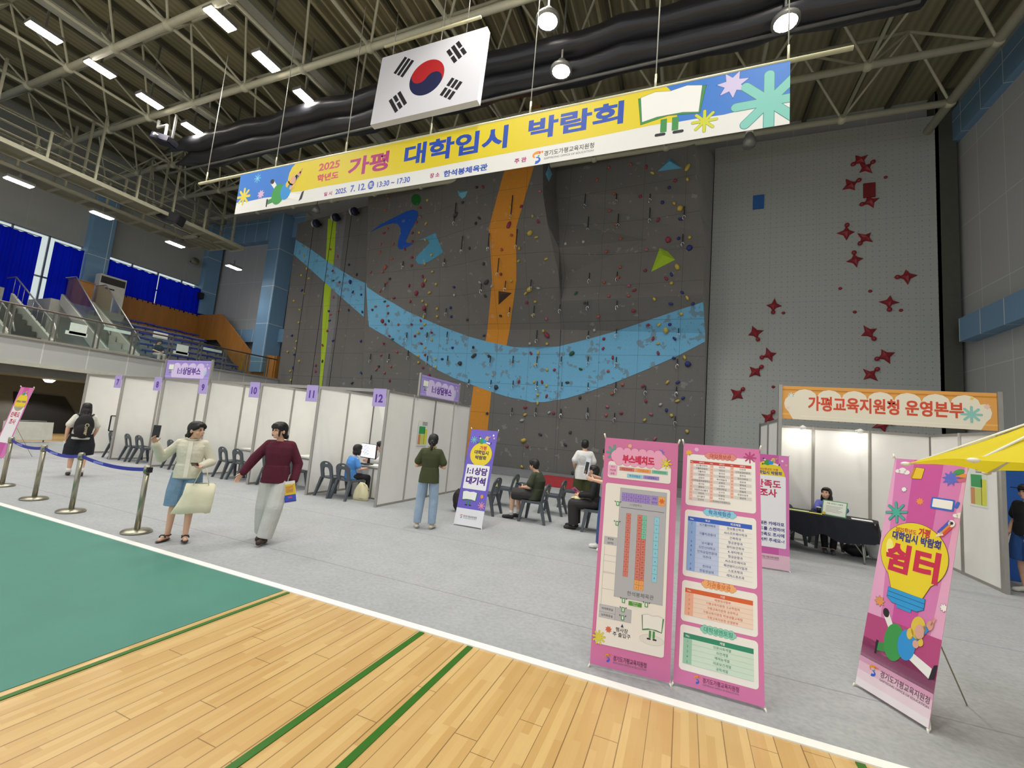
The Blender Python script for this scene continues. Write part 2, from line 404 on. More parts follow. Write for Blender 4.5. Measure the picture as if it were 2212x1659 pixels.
def climb_mat(name, base, wear=False):
    n = NT(name); a = n.noise(n.co, 1.1, 5); f = n.noise(n.co, 60, 3); sc = n.noise(n.co, 3.5, 8)
    b = hexc(base); c = n.mix(n.math('MULTIPLY', a, .5), tuple(x*.92 for x in b), tuple(x*1.1 for x in b))
    j = n.math('MAXIMUM', n.line(n.x, 1.52, .014, .3), n.line(n.z, 1.32, .014, .1))
    hu = n.math('SUBTRACT', n.math('FRACT', n.math('DIVIDE', n.math('ADD', n.x, 200), .19)), .5)
    hv = n.math('SUBTRACT', n.math('FRACT', n.math('DIVIDE', n.z, .19)), .5)
    hd = n.math('LESS_THAN', n.math('ADD', n.math('MULTIPLY', hu, hu), n.math('MULTIPLY', hv, hv)), .004)
    c = n.mix(n.math('MULTIPLY', j, .55), c, (.02, .02, .02)); c = n.mix(n.math('MULTIPLY', hd, .35), c, (.02, .02, .02))
    if wear:
        wv_ = n.math('GREATER_THAN', n.math('ADD', n.math('MULTIPLY', sc, .75), n.math('MULTIPLY', a, .25)), .575)
        c = n.mix(n.math('MULTIPLY', wv_, .6), c, hexc('#6f7676'))
    else:
        ch = n.math('GREATER_THAN', sc, .66); c = n.mix(n.math('MULTIPLY', ch, .18), c, (.5, .5, .5))
    return n.done(c, .85, f, .25)
CG = climb_mat('grey_grit_climbing_panel', '#6c6a67')
cwall = thing('climbing_wall', 'tall faceted dark grey climbing wall with blue and orange painted bands', 'climbing wall', (-8, YB, 0))
def sub(o): o.parent = cwall; o.matrix_parent_inverse = Matrix.Translation((8, -YB, 0)); return o
m = MB(); keys = list(V)
for s in FAC: m.poly([V[k] for k in s.split()])
m.poly([V['s0'], V['s1'], V['s2'], V['s2f'], V['l1f'], V['l1']])
sub(m.build('panel', CG))
m = MB()
for s in SIDE: m.poly([V[k] for k in s.split()])
tb = lambda n, y=18.75: Vector((V[n].x, y, V[n].z))
def cap(a, b): m.poly([V[a], V[b], tb(b), tb(a)])
for a, b in (('l0', 'l1'), ('s0', 'e00'), ('e00', 'a0'), ('a0', 'b0'), ('b0', 't0'), ('t0', 'q0'), ('q0', 'u0')): cap(a, b)
m.poly([V['l0'], V['l0f'], tb('l0f'), tb('l0')]); 
m.poly([V['e00'], V['s0'], tb('s0'), tb('e00')])
sub(m.build('side_panel', climb_mat('light_grey_grit_panel', '#a5a5a0')))
def paint(name, loops, m_, off=.012):
    mb = MB()
    for L in loops:
        tr = tessellate_polygon([[Vector((p[0], p[1], 0)) for p in L]])
        for t in tr:
            tp = [L[i] for i in t]
            for T, Q in zip(TRI, TPX):
                c = clip(tp, Q)
                if len(c) >= 3 and abs(sum(cross2(c[0], c[i], c[i+1]) for i in range(1, len(c)-1))) > .3:
                    n = tri_n(T); P = [on_tri(x, y, T)+n*off for x, y in c]
                    mb.poly(P)
    return sub(mb.build(name, m_))
def cr(ox, oy, s, pts): return [(ox+x/s, oy+y/s) for x, y in pts]
swt = cr(560, 420, 3.456, [(275, 340), (360, 390), (510, 500), (600, 560), (700, 620), (803, 667), (806, 692), (900, 755), (1000, 810), (1100, 870), (1200, 915), (1360, 985), (1560, 1060), (1690, 1095), (1900, 1140), (2100, 1158)])+cr(1120, 420, 3.456, [(60, 1158), (120, 1158), (300, 1135), (500, 1085), (700, 1030), (950, 945), (1200, 860), (1385, 800)])
swb = cr(560, 420, 3.456, [(258, 448), (500, 665), (660, 810), (818, 945), (820, 985), (1000, 1090), (1180, 1210), (1330, 1310), (1450, 1370), (1570, 1415), (1740, 1475), (1850, 1510), (2000, 1540)])+cr(1120, 420, 3.456, [(100, 1553), (200, 1550), (350, 1525), (520, 1475), (730, 1400), (950, 1310), (1200, 1200), (1395, 1098)])
SWOOSH = swt+swb[::-1]
# narrow strips so that concave ends stay clean
ORANGE = cr(560, 420, 3.456, [(1780, -10), (1715, 250), (1725, 400), (1740, 640), (1705, 1000), (1690, 1100), (1845, 1140), (1870, 1010), (1920, 640), (1920, 245), (1988, -10)])
ORANGE = [(1087, 378)]+ORANGE[1:-1]+[(1153, 362), (1158, 330), (1167, 235), (1166, 178), (1140, 250), (1100, 340)]
ORANGE2 = [(1023, 834), (1062, 842), (1053, 935), (1046, 985), (1004, 985)]
LIME = [(709, 473), (727, 470), (723, 545), (714, 640), (706, 740), (697, 820), (694, 845), (689, 845), (692, 800), (699, 650)]
GREYS = [(727, 470), (750, 453), (737, 560), (724, 700), (703, 838), (697, 838), (706, 740), (714, 640), (723, 545)]
LOGO = cr(500, 340, 4.809, [(1440, 780), (1560, 690), (1700, 620), (1820, 560), (1890, 543), (1935, 560), (1943, 600), (1920, 660), (1870, 740), (1830, 830), (1810, 870), (1825, 888), (1895, 895), (1850, 920), (1790, 955), (1750, 955), (1728, 930), (1730, 880), (1755, 800), (1760, 740), (1735, 700), (1680, 685), (1600, 705), (1520, 740)])
FIN = cr(500, 340, 4.809, [(1950, 858), (2025, 830), (2118, 782), (2200, 985), (2170, 1010), (2060, 1080), (1990, 1110), (1940, 1105), (1915, 1070), (1925, 1030), (1990, 965), (2060, 890), (2045, 862)])
paint('painted_strip', [GREYS], climb_mat('pale_grey_grit', '#7b7b7e'), .008)
paint('painted_stripe', [ORANGE, ORANGE2], climb_mat('orange_grit', '#cf8a2c'), .010)
tag(paint('painted_stripe', [LIME], climb_mat('lime_grit', '#a9c72b'), .010), 'narrow lime green painted stripe')
paint('painted_band', [SWOOSH], climb_mat('sky_blue_grit', '#6fb1d6', True), .014)
paint('painted_logo', [LOGO], climb_mat('deep_blue_grit', '#0f4fae'), .012)
paint('painted_fin', [FIN], climb_mat('teal_blue_grit', '#4c94b4'), .012)
paint('painted_dot', [[(899+10.4*math.cos(t*PI/12), 431.5+12.5*math.sin(t*PI/12)) for t in range(24)]], climb_mat('green_grit', '#13611f'), .012)

# volumes bolted on the wall
def volume(label, px, h, col, tip=None):
    P = []
    for x, y in px:
        p, n = wall_at(x, y)
        if p is None: p, n = atY(x, y, 17.2), Vector((0, -1, 0))
        P.append(p)
    c = sum(P, Vector())/len(P); n = Vector((0, -1, 0)); ap = c+Vector((0, -h, 0))
    if tip: ap = atY(tip[0], tip[1], c.y-h)
    m = MB(); k = len(P); m.add(P+[p+Vector((0, .1, 0)) for p in P]+[ap], [(i, (i+1) % k, 2*k) for i in range(k)]+[(i, (i+1) % k, k+(i+1) % k, k+i) for i in range(k)])
    return tag(m.build('climbing_volume', climb_mat('volume_'+col.lstrip('#'), col)), label, 'climbing volume')
volume('sky blue pyramid volume at top of the right bay', cr(1240, 300, 6.144, [(1110, 430), (1275, 250), (1430, 390)]), .3, '#5fa6c8')
volume('lime green four-cornered volume on the right bay', cr(1120, 420, 3.456, [(1055, 400), (1112, 425), (1170, 487), (990, 578)]), .25, '#a5c82e')
volume('dark brown triangular volume on the orange stripe', cr(560, 420, 3.456, [(1785, 720), (1890, 735), (1785, 828)]), .25, '#4a3a30')
volume('light blue diamond volume on the pale ridge under the banner', cr(900, 150, 6.144, [(1750, 1270), (1800, 1390), (1755, 1490), (1710, 1390)]), .25, '#79bfe0')
volume('light blue volume on the grey facet right of the logo', cr(560, 420, 3.456, [(1480, -30), (1555, -25), (1540, 15), (1515, 32), (1490, 10)]), .15, '#6aaec6')
volume('orange diamond volume on the wall corner under the banner', [(1501, 315), (1515, 327), (1508, 345), (1502, 330)], .2, '#c98030')

# holds
def blob(seed, d, seg=(9, 6)):
    rnd = random.Random(seed); m = MB(); m.ell((0, 0, 0), d, None, *seg)
    m.v = [tuple(c*(1+rnd.uniform(-.16, .16)) for c in v) for v in m.v]; return m
HC = dict(y='#bfa94e', r='#8e3246', o='#a4584a', b='#2b3876', k='#3c3f42', g='#2f5a44', w='#a9aba6', p='#a65c7a', v='#4a2440', c='#6aaec6')
HN = dict(y='yellow', r='red', o='orange', b='blue', k='black', g='green', w='white', p='pink', v='purple', c='pale blue')
HM = {k: mat(v, .7, 0, .1, 20) for k, v in HC.items()}
HOLDS = []
def hl(ox, oy, s, txt):
    for a in txt.split():
        x, y, c = a.split(','); HOLDS.append((ox+float(x)/s, oy+float(y)/s, c[0].lower(), 1.7 if c.isupper() else 1.0))
hl(560, 420, 3.456, '322,718,b 341,742,y 363,838,w 262,795,y 305,862,y 298,958,y 248,1054,b 281,1098,y 275,1152,y 216,1175,y 266,1196,b 301,1246,y 254,1295,b 235,1320,y 240,1388,y 318,605,y 374,628,y 357,398,y 338,460,y 358,555,y 426,1278,r 423,1322,r 535,412,o 549,452,k 551,572,r 556,645,g 602,657,r 557,768,o 555,815,k 522,872,b 535,898,o 528,942,g 512,1020,r 505,1070,g 476,1126,r 554,1092,b 475,1246,k 592,868,o 587,466,o 672,526,b 683,655,B 702,730,b 670,865,b 764,750,b 784,778,k 731,600,k 773,880,b 786,1012,b 762,1096,b 731,1170,k 764,1332,b 788,1362,b 696,1408,k 705,1305,k 848,862,k 965,30,o 945,118,o 960,258,o 935,290,r 909,375,o 905,432,o 1004,370,o 992,482,o 946,545,O 925,578,o 903,550,g 834,580,o 884,632,g 952,660,o 906,720,o 978,630,k 984,748,k 1008,773,r 940,800,g 962,832,o 872,838,o 965,888,r 920,888,g 922,945,R 945,970,r 1042,972,o 970,945,g 950,1033,g 975,1058,r 998,1080,g 930,1112,r 957,1145,k 1028,1175,o 910,1200,o 985,1285,o 895,1284,k 938,1332,o 875,1308,o 963,1365,k 975,1390,r 1205,102,r 1206,170,p 1178,208,r 1146,290,r 1145,352,r 1090,412,r 1142,470,r 1140,532,r 1222,612,r 1122,680,r 1224,678,R 1176,738,R 1130,800,r 1232,850,R 1207,942,r 1140,970,r 1213,1000,r 1164,1057,r 1288,1030,r 1213,1115,r 1240,1198,r 1258,45,y 1248,220,y 1198,287,y 1243,340,y 1288,453,y 1240,520,y 1295,578,y 1243,643,y 1323,672,y 1273,735,y 1222,798,y 1250,825,y 1330,853,y 1230,915,y 1330,912,y 1238,972,y 1188,1030,y 1290,1087,y 1240,1145,y 1190,1208,y 1317,1232,y 1320,1290,y 1192,1255,y 1224,1293,r 1272,1350,r 1470,155,K 1522,62,k 1510,188,k 1645,178,v 1620,218,v 1458,275,k 1573,402,k 1656,460,w 1678,518,k 1598,485,k 1455,692,b 1458,752,w 1430,845,b 1435,912,b 1372,480,w 1700,655,K 1650,657,w 1748,600,k 1738,685,w 1664,790,w 1690,758,k 1616,850,w 1635,910,w 1555,936,k 1550,1030,k 1680,1055,k 1655,1020,w 1445,1145,b 1600,1142,k 1368,1230,b 1500,1262,K 1605,1205,K 1607,1330,k 1715,1208,k 1712,1270,k 1745,1352,w 1770,1440,K 1762,1513,k 1865,232,R 1885,305,o 1812,413,o 1805,595,r 1883,645,y 1803,906,k 1880,100,y 1958,92,r 2042,165,y 2083,205,r 2022,288,Y 2070,320,y 1942,402,y 1937,497,y 2143,482,y 1985,460,k 2018,710,Y 1990,738,y 2080,637,k 2085,700,w 2062,800,y 2043,902,y 1998,808,r 2145,928,p 2148,1050,R 2150,1117,y 2122,1020,y 1900,1020,k 2022,1115,w 2030,1187,r 2085,1183,y 2060,1275,y 2205,1310,r 2150,1310,y 2055,1400,y 2113,1402,r 2145,1430,y 1940,1398,r 2080,1497,y 2147,1505,r 2080,1558,y 1988,1590,r 1703,1572,k 1703,1635,k 1812,1638,k 1985,1645,y 2165,1630,w')
hl(1120, 420, 3.456, '398,322,w 352,372,w 345,250,k 485,358,w 445,525,w 682,125,o 727,228,o 912,15,r 1045,190,r 763,335,o 655,425,o 1075,60,b 1163,68,y 1207,105,Y 1210,185,b 1118,340,R 1195,330,b 1278,323,y 1275,402,B 957,415,p 947,570,r 1142,600,b 1103,632,r 1143,665,y 1185,545,Y 1222,735,b 1137,742,k 1015,780,y 1260,770,y 1137,815,b 1302,815,b 760,545,o 640,660,o 745,622,o 825,685,p 866,718,r 822,760,o 675,762,o 430,740,g 858,868,r 598,910,o 395,918,w 497,810,k 1217,890,y 1050,970,y 1130,968,b 968,972,r 1100,1013,Y 1005,1078,r 1165,1078,b 1043,1115,y 1043,1187,r 638,1080,r 633,1152,r 400,1188,G 400,1250,g 705,1218,r 1160,1222,b 1240,1218,y 1265,1265,B 270,1312,r 465,1305,g 670,1320,o 850,1293,w 1190,1403,b 1112,1402,y 778,1420,o 930,1430,r 700,1487,o 1228,1520,b 1187,1542,y 460,1516,k 393,1572,k 1060,1570,w 952,1542,r 664,1585,p 1105,1610,b 768,1632,r 263,1633,r 53,1588,r 990,1640,p 655,1648,o 390,1640,k 568,1012,w 462,1060,k 328,985,k 366,1405,k')
hl(1030, 840, 7.373, '292,133,k 92,570,k 400,400,k 768,418,y 720,505,w 950,637,w 1015,725,k 748,820,Y 803,915,r 1227,388,r 1500,258,k 1497,405,k 1418,615,k 1490,690,k 1702,640,g 1410,888,k 1330,1105,g 722,1240,y 788,1322,r 1525,1340,k 1645,135,k 2158,75,o 2082,290,o 2072,432,o')
hl(1330, 820, 5.978, '722,462,y 375,522,y 923,668,y 72,432,r 793,540,k 507,762,p')
hl(900, 150, 6.144, '1370,285,Y 320,688,k 1290,400,r 880,1565,r 800,1570,v 1640,1620,p')
hl(1240, 300, 6.144, '308,550,o 465,385,o 755,342,o 960,375,r 1040,457,y 1510,382,Y 1508,542,y 1345,560,r 1265,650,b 533,735,o 890,765,r 470,958,o')
def inside(p, L):
    r = False; j = len(L)-1
    for i in range(len(L)):
        if (L[i][1] > p[1]) != (L[j][1] > p[1]) and p[0] < (L[j][0]-L[i][0])*(p[1]-L[i][1])/(L[j][1]-L[i][1])+L[i][0]: r = not r
        j = i
    return r
def zone(p):
    if inside(p, SWOOSH): return 'blue painted band' if p[0] < 1210 else 'right part of the blue band'
    if inside(p, ORANGE) or inside(p, ORANGE2): return 'orange stripe'
    x, y = p
    below = y > 700 and y > 0.0 and any(abs(a[0]-x) < 40 and a[1] < y for a in swb)
    if x < 709: return 'grey wall left of the lime stripe'
    if x < 795: return 'grey wall right of the lime stripe'
    if x < 1060: return 'grey wall below the blue band' if below else 'grey facets left of the orange stripe' if x > 930 else 'grey wall around the blue logo'
    if x < 1210: return 'dark wall under the blue band' if below else 'dark facets right of the orange stripe'
    return 'right bay below the blue band' if below else 'right bay above the blue band'
kept = []
for h in HOLDS:
    if all((h[0]-k[0])**2+(h[1]-k[1])**2 > 56 for k in kept): kept.append(h)
dull = [i for i, h in enumerate(kept) if h[2] in 'kwg' and h[3] == 1.0]; extra = len(kept)-296
drop = set(dull[int(i*len(dull)/extra)] for i in range(extra)) if extra > 0 else set()
kept = [h for i, h in enumerate(kept) if i not in drop]
HB = {c: [blob(hash(c) % 97+i*13+5, d).build('climbing_hold', HM[c]) for i, d in enumerate(((.075, .06, .053), (.062, .06, .066), (.095, .055, .048)))] for c in HC}
cnt = {}; made = []
for i, (x, y, c, s) in enumerate(kept):
    p, n = wall_at(x, y)
    if p is None: continue
    made.append((x, y, c, s, p, n, zone((x, y))))
made.sort(key=lambda a: a[0])
for a in made: cnt[(a[2], a[6])] = cnt.get((a[2], a[6]), 0)+1
seen = {}; used = set()
for x, y, c, s, p, n, z in made:
    src = HB[c][int(x*7+y*3) % 3]
    if src.name in used: o = src.copy(); C.objects.link(o)
    else: o = src; used.add(src.name)
    o.location = p+n*.03; o.rotation_euler = (0, (x*13+y*7) % 6.28, 0); o.scale = (s, s, s)
    k = seen[(c, z)] = seen.get((c, z), 0)+1; N = cnt[(c, z)]
    nm = HN[c]; big = 'large ' if s > 1.2 else ''
    lab = '%s%s hold on the %s' % (big, nm, z)
    if N > 1: lab += ', '+(ordn(k-1)+' %s from left' % nm if k <= (N+1)//2 else ordn(N-k)+' %s from right' % nm)
    tag(o, lab, 'climbing hold', '%s holds on the %s' % (nm, z))
for c in HB:
    for o in HB[c]:
        if o.name not in used: bpy.data.objects.remove(o)

# quickdraws: sling and snap link hanging on the wall
QD = []
def ql(ox, oy, s, txt):
    for a in txt.split():
        x, y, x2, y2 = map(float, a.split(',')); QD.append((ox+x/s, oy+y/s, ox+x2/s, oy+y2/s))
ql(1120, 420, 3.456, '503,0,490,105 735,0,730,75 985,0,980,45 525,170,523,265 748,150,745,240 985,100,988,215 1240,90,1232,195 1228,300,1225,380 533,590,533,650 520,795,520,860 740,580,742,640 738,790,735,860 735,1000,733,1060 1197,995,1195,1050 525,1020,522,1075 323,1210,323,1270 523,1210,523,1270 733,1215,735,1275 1187,1230,1187,1280 730,1400,730,1470 950,1430,950,1480 1180,1440,1178,1490 520,1590,518,1650 320,1600,320,1650 143,1015,140,1100 143,1210,140,1280 143,1395,143,1445 328,1400,326,1450 523,1405,523,1455 98,635,95,720 122,830,118,920 320,820,318,870 325,1010,312,1080')
ql(560, 420, 3.456, '1475,65,1467,225 1895,10,1888,175 1525,310,1512,460 1722,290,1710,440 1930,260,1918,425 1793,475,1780,625 1843,645,1840,730 1665,665,1657,740 1108,1030,1105,1090 1258,1030,1255,1090 1408,1025,1405,1085 1730,1205,1730,1275 1900,1205,1900,1280 1735,1385,1735,1435 1900,1390,1900,1440 1570,1380,1572,1430 1262,1205,1262,1260 1412,1205,1412,1260 1400,850,1400,895 1245,855,1245,905 1875,840,1872,910 1388,480,1388,530 1080,500,1080,555 945,660,945,710 838,1190,840,1250 975,1190,975,1245 1118,1165,1118,1225 842,1350,842,1405')
ql(1030, 840, 7.373, '570,300,560,390 950,300,945,415 1348,330,1345,440 1775,330,1768,440 2200,380,2195,500')
ql(1330, 820, 5.978, '388,80,390,170 787,90,783,185 770,470,768,560')
QS = mat('#1b1c20', .8); QM = mat('#c9ccd0', .25, .9)
qd0 = thing('quickdraw', '', 'quickdraw'); MB().box((0, 0, -.5), (.035, .02, 1.0)).build('sling', QS, qd0)
ring = [(.05*math.cos(t*PI/6), 0, .085*math.sin(t*PI/6)-.09) for t in range(10)]
MB().tube(ring, .014, 5).build('snap_link', QM, qd0)
qs = []
for x, y, x2, y2 in QD:
    p, n = wall_at(x, y); q, n2 = wall_at(x2, y2)
    if p is not None and q is not None: qs.append((x, p+n*.05, q, n, zone((x, y))))
qs.sort(key=lambda a: a[0]); qc = {}; qk = {}
for a in qs: qc[a[4]] = qc.get(a[4], 0)+1
for i, (x, p, q, n, z) in enumerate(qs):
    r = qd0 if i == 0 else dup(qd0)
    L = max(.2, p.z-q.z-.1); r.location = p
    for ch in r.children:
        if ch.name.startswith('sling'): ch.scale = (1, 1, L)
        else: ch.location = (0, -.02, -L)
    k = qk[z] = qk.get(z, 0)+1; N = qc[z]
    lab = 'dark sling and clip on the %s' % z
    if N > 1: lab += ', '+(ordn(k-1)+' from left' if k <= (N+1)//2 else ordn(N-k)+' from right')
    tag(r, lab, 'quickdraw', 'quickdraws on the '+z)

# belay drums with ropes at the upper left of the wall
m0 = mat('#c9c9c4', .4, .3); nv = mat('#1d2140', .5)
for (px, py, bx, by, lab) in ((682, 483, 655, 835, 'round auto belay drum with hanging rope left of the lime stripe'), (724, 470, 697, 835, 'round auto belay drum with rope at top of the lime stripe'), (764, 457, 742, 835, 'round auto belay drum with rope right of the lime stripe')):
    p = atY(px, py, 17.3); t = thing('auto_belay', lab, 'belay device', p, 0, 'auto belay drums')
    Mx = Matrix.Rotation(PI/2, 3, 'Y')
    MB().lathe([(.0, -.1), (.2, -.1), (.22, -.06), (.22, .06), (.2, .1), (0, .1)], 16, None, (.06, 0, 0), Mx).build('drum', nv, t)
    MB().lathe([(.1, -.06), (.2, -.06), (.2, 0), (.1, 0)], 16, None, (-.1, 0, 0), Mx).build('cover', m0, t)
    MB().box((0, .22, .1), (.1, .3, .1)).build('bracket', BLACK, t)
    MB().tube([(0, -.12, -.1), (0, -.1, -p.z+.6)], .014, 5).build('rope', QS, t)

# speed wall with its star-shaped holds
SWX0, SWX1, SWY = .74, 7.85, 18.35
spd = thing('speed_climbing_wall', 'pale grey flat speed climbing wall with red star holds', 'climbing wall', (4.3, SWY, 0))
MB().box((0, .12, 7.1), (SWX1-SWX0, .24, 14.2)).build('panel', panel_mat('pale_grey_speed_panels', '#adb0ac', '#8f9294', 1.5, 1.5, w=.012, holes=True, var=.03, jmix=.5), spd)
structure(MB().box((8.1, 18.6, 7.6), (.55, .5, 15)).build('trim_back_pier', mat('#4e5047', .8)))
structure(MB().box((7.85, 18.6, 7.6), (.1, .5, 15)).build('trim_back_pier', mat('#4e5047', .8)))
RED = mat('#8e1f2b', .45, 0, .08)
def star(seed):
    rnd = random.Random(seed); m = MB(); n = 8; ring = []; ring2 = []
    for i in range(n):
        a = 2*PI*i/n; r = (.30 if i % 2 == 0 else .13)*rnd.uniform(.85, 1.1)
        if i == 0: r = .24
        ring.append((r*math.cos(a), 0, r*math.sin(a))); ring2.append((r*.72*math.cos(a), -.07, r*.72*math.sin(a)))
    m.add(ring+ring2+[(0, -.13, 0)], [(i, (i+1) % n, n+(i+1) % n, n+i) for i in range(n)]+[(n+i, n+(i+1) % n, 2*n) for i in range(n)])
    m.ell((.27, -.05, 0), (.085, .07, .075), None, 10, 6); return m
S1 = [(1120, 1025, 215), (1155, 1075, 40), (1060, 1185, 30), (1185, 1290, 200)]
ST = [(1480+x/2.963, y/2.963, a) for x, y, a in S1]+[(1600+x/3.456, 420+y/3.456, a) for x, y, a in ((790, 285, 90), (932, 325, 230), (855, 490, 100), (1240, 612, 185), (1112, 805, 265), (955, 1030, 300), (1080, 1205, 205), (965, 1345, 45), (247, 830, 265), (108, 1035, 290), (215, 1200, 200), (110, 1325, 45))]+[(1593, 852, 50), (1660, 903, 60), (1905, 919, 20)]
srcs = []
rl = sorted([s for s in ST if s[0] > 1750], key=lambda s: s[1]); ll = sorted([s for s in ST if s[0] <= 1750], key=lambda s: s[1])
for lane, L in (('right', rl), ('left', ll)):
    for i, (x, y, a) in enumerate(L):
        if len(srcs) < 3: o = star(len(srcs)+3).build('speed_hold', RED); srcs.append(o)
        else: o = srcs[(i*2) % 3].copy(); C.objects.link(o)
        p = atY(x, y, SWY-.005); o.location = p; o.rotation_euler = (0, -math.radians(a), 0)
        tag(o, 'red star-shaped speed hold on the %s lane, %s from the top' % (lane, ordn(i)), 'climbing hold', 'red speed holds')
fh = sorted([(1600+x/3.456, 420+y/3.456) for x, y in ((743, 702), (967, 722), (852, 878), (1196, 865), (319, 885), (243, 1436))]+[(1480+1283/2.963, 1135/2.963)], key=lambda s: s[1])
f0 = blob(4, (.06, .05, .05)).build('foot_hold', RED)
for i, (x, y) in enumerate(fh):
    o = f0 if i == 0 else f0.copy()
    if i: C.objects.link(o)
    o.location = atY(x, y, SWY-.02); tag(o, 'small round red foothold on the speed wall, %s from the top' % ordn(i), 'climbing hold', 'small red footholds')
for (x0, y0, x1, y1, col, lab) in ((1627, 423, 1650, 450, '#2a62a8', 'blue square panel on the speed wall'), (1865, 397, 1891, 425, '#7c1a22', 'dark red square panel on the speed wall')):
    a, b = atY(x0, y0, SWY-.03), atY(x1, y1, SWY-.03); c = (a+b)/2
    tag(MB().box(c, (abs(b.x-a.x), .05, abs(a.z-b.z))).build('marker_panel', mat(col, .6)), lab, 'panel')
# ------------------------------------------------------------------ lamps and things under the roof
LENS = mat('#fff6ec', .3, emit=38.0); HOUS = mat('#8d8d88', .45, .4)
def lamp(x, y, z, label, group, long=True, watt=LAMP_W):
    t = thing('floodlight', label, 'ceiling lamp', (x, y, z), 0, group)
    a, b = (.17, .36) if long else (.27, .27)
    m = MB()
    if long: m.box((0, 0, .07), (2*a+.06, 2*b+.06, .12))
    else: m.lathe([(.3, 0), (.29, .1), (.16, .22), (.1, .34), (0, .34)], 16)
    hs_ = m.build('housing', HOUS, t)
    if long: MB().box((0, 0, 0.0), (2*a, 2*b, .03)).build('lens', LENS, hs_)
    else: MB().lathe([(0, -.06), (.14, -.05), (.24, .0), (.24, .02), (0, .02)], 16).build('lens', LENS, hs_)
    MB().bar((0, 0, .1), (0, 0, max(.3, (15.22 if z > 11 else 10.18)-z)), .05, .05).build('bracket', HOUS, t)
    l = bpy.data.lights.new('floodlight_beam', 'SPOT'); l.energy = watt; l.spot_size = math.radians(126); l.spot_blend = .55; l.shadow_soft_size = .22
    l.color = (1.0, .97, .9)
    o = bpy.data.objects.new('floodlight_beam', l); C.objects.link(o); o.parent = t; o.location = (0, 0, -.09)
    return t
ys = [11.7, 10.05, 8.5, 7.0, 5.6, 3.6, 1.2, -1.6]
for j, (x, rn) in enumerate(((-19.0, 'far left row of roof floodlights'), (-12.9, 'second row of roof floodlights'), (-3.95, 'third row of roof floodlights'), (2.02, 'row of floodlights by the right wall'))):
    for i, y in enumerate(ys):
        if j == 3 and i == 1: continue
        L_ = {(2, 0): (1212, 155, 10.2), (2, 1): (1183, 47, 8.9), (3, 0): (1697, 50, 10.3)}.get((j, i)); q = atY(*L_) if L_ else Vector((x, y, 12.88))
        lamp(q.x, q.y, q.z, 'white floodlight in the %s, %s from the climbing wall' % (rn, ordn(i)), rn, j < 2)
# catwalk hung along the left wall
CWM = mat('#8f8d78', .55, .2); CWP = mat('#77755f', .7)
cat = thing('catwalk', 'long steel maintenance catwalk hung under the roof along the left wall', 'catwalk', (-23.5, 14.0, 10.2))
def cwk(name, fn, m_):
    m = MB(); fn(m); o = m.build(name, m_, cat); o.matrix_parent_inverse = Matrix.Translation((23.5, -14.0, -10.2)); return o
zc = 10.2
def deck(x0, x1, y0, y1):
    def f(m):
        n = int(max(x1-x0, y1-y0)/.95)
        m.box(((x0+x1)/2, (y0+y1)/2, zc), (x1-x0, y1-y0, .03))
    return f
def frame(x0, x1, y0, y1, along='y'):
    def f(m):
        if along == 'y':
            for x in (x0, x1): m.box((x, (y0+y1)/2, zc), (.1, y1-y0, .16))
            n = int((y1-y0)/.95)
            for i in range(n+1): m.box(((x0+x1)/2, y0+(y1-y0)*i/n, zc-.05), (x1-x0, .09, .08))
        else:
            for y in (y0, y1): m.box(((x0+x1)/2, y, zc), (x1-x0, .1, .16))
            for i in range(4): m.box((x0+(x1-x0)*i/3, (y0+y1)/2, zc-.05), (.09, y1-y0, .08))
    return f
cwk('deck', deck(-22.95, -22.0, -3, 14.9), CWP); cwk('deck', deck(-25.2, -24.2, -3, 14.2), CWP); cwk('deck', deck(-24.25, -22.9, 13.2, 14.6), CWP)
cwk('frame', frame(-22.95, -22.0, -3, 14.9), CWM); cwk('frame', frame(-25.2, -24.2, -3, 14.2), CWM); cwk('frame', frame(-24.25, -22.9, 13.2, 14.6, 'x'), CWM)
for x in (-22.0, -22.95, -24.2, -25.2):
    def rails(m, x=x):
        for h in (.35, .7, 1.05): m.tube([(x, -3, zc+h), (x, 14.4, zc+h)], .022, 5)
    cwk('railing', rails, CWM)
    def posts(m, x=x):
        for i in range(13): m.bar((x, -2.6+i*1.4, zc), (x, -2.6+i*1.4, 13.0 if i % 2 == 0 else zc+1.1), .07, .07)
    cwk('hanger', posts, CWM)
for i, (px, py) in enumerate(((508, 558), (383, 504), (227, 432), (50, 354))):
    p = atX(px, py, -24.3); lamp(-24.3, p.y, max(9.4, min(9.75, p.z)), 'bright floodlight slung under the catwalk, %s from the climbing wall' % ordn(i), 'catwalk floodlights', True, 150)
p = atX(370, 470, -22.1)
t = thing('loudspeaker', 'black loudspeaker box hung under the catwalk', 'loudspeaker', (p.x, p.y, p.z))
MB().box((0, 0, 0), (.95, .5, .45), None, (0, .25, .5)).build('cabinet', BLACK, t, .03); MB().bar((-.1, 0, .1), (-.1, 0, 10.3-p.z), .06, .06).build('bracket', HOUS, t)
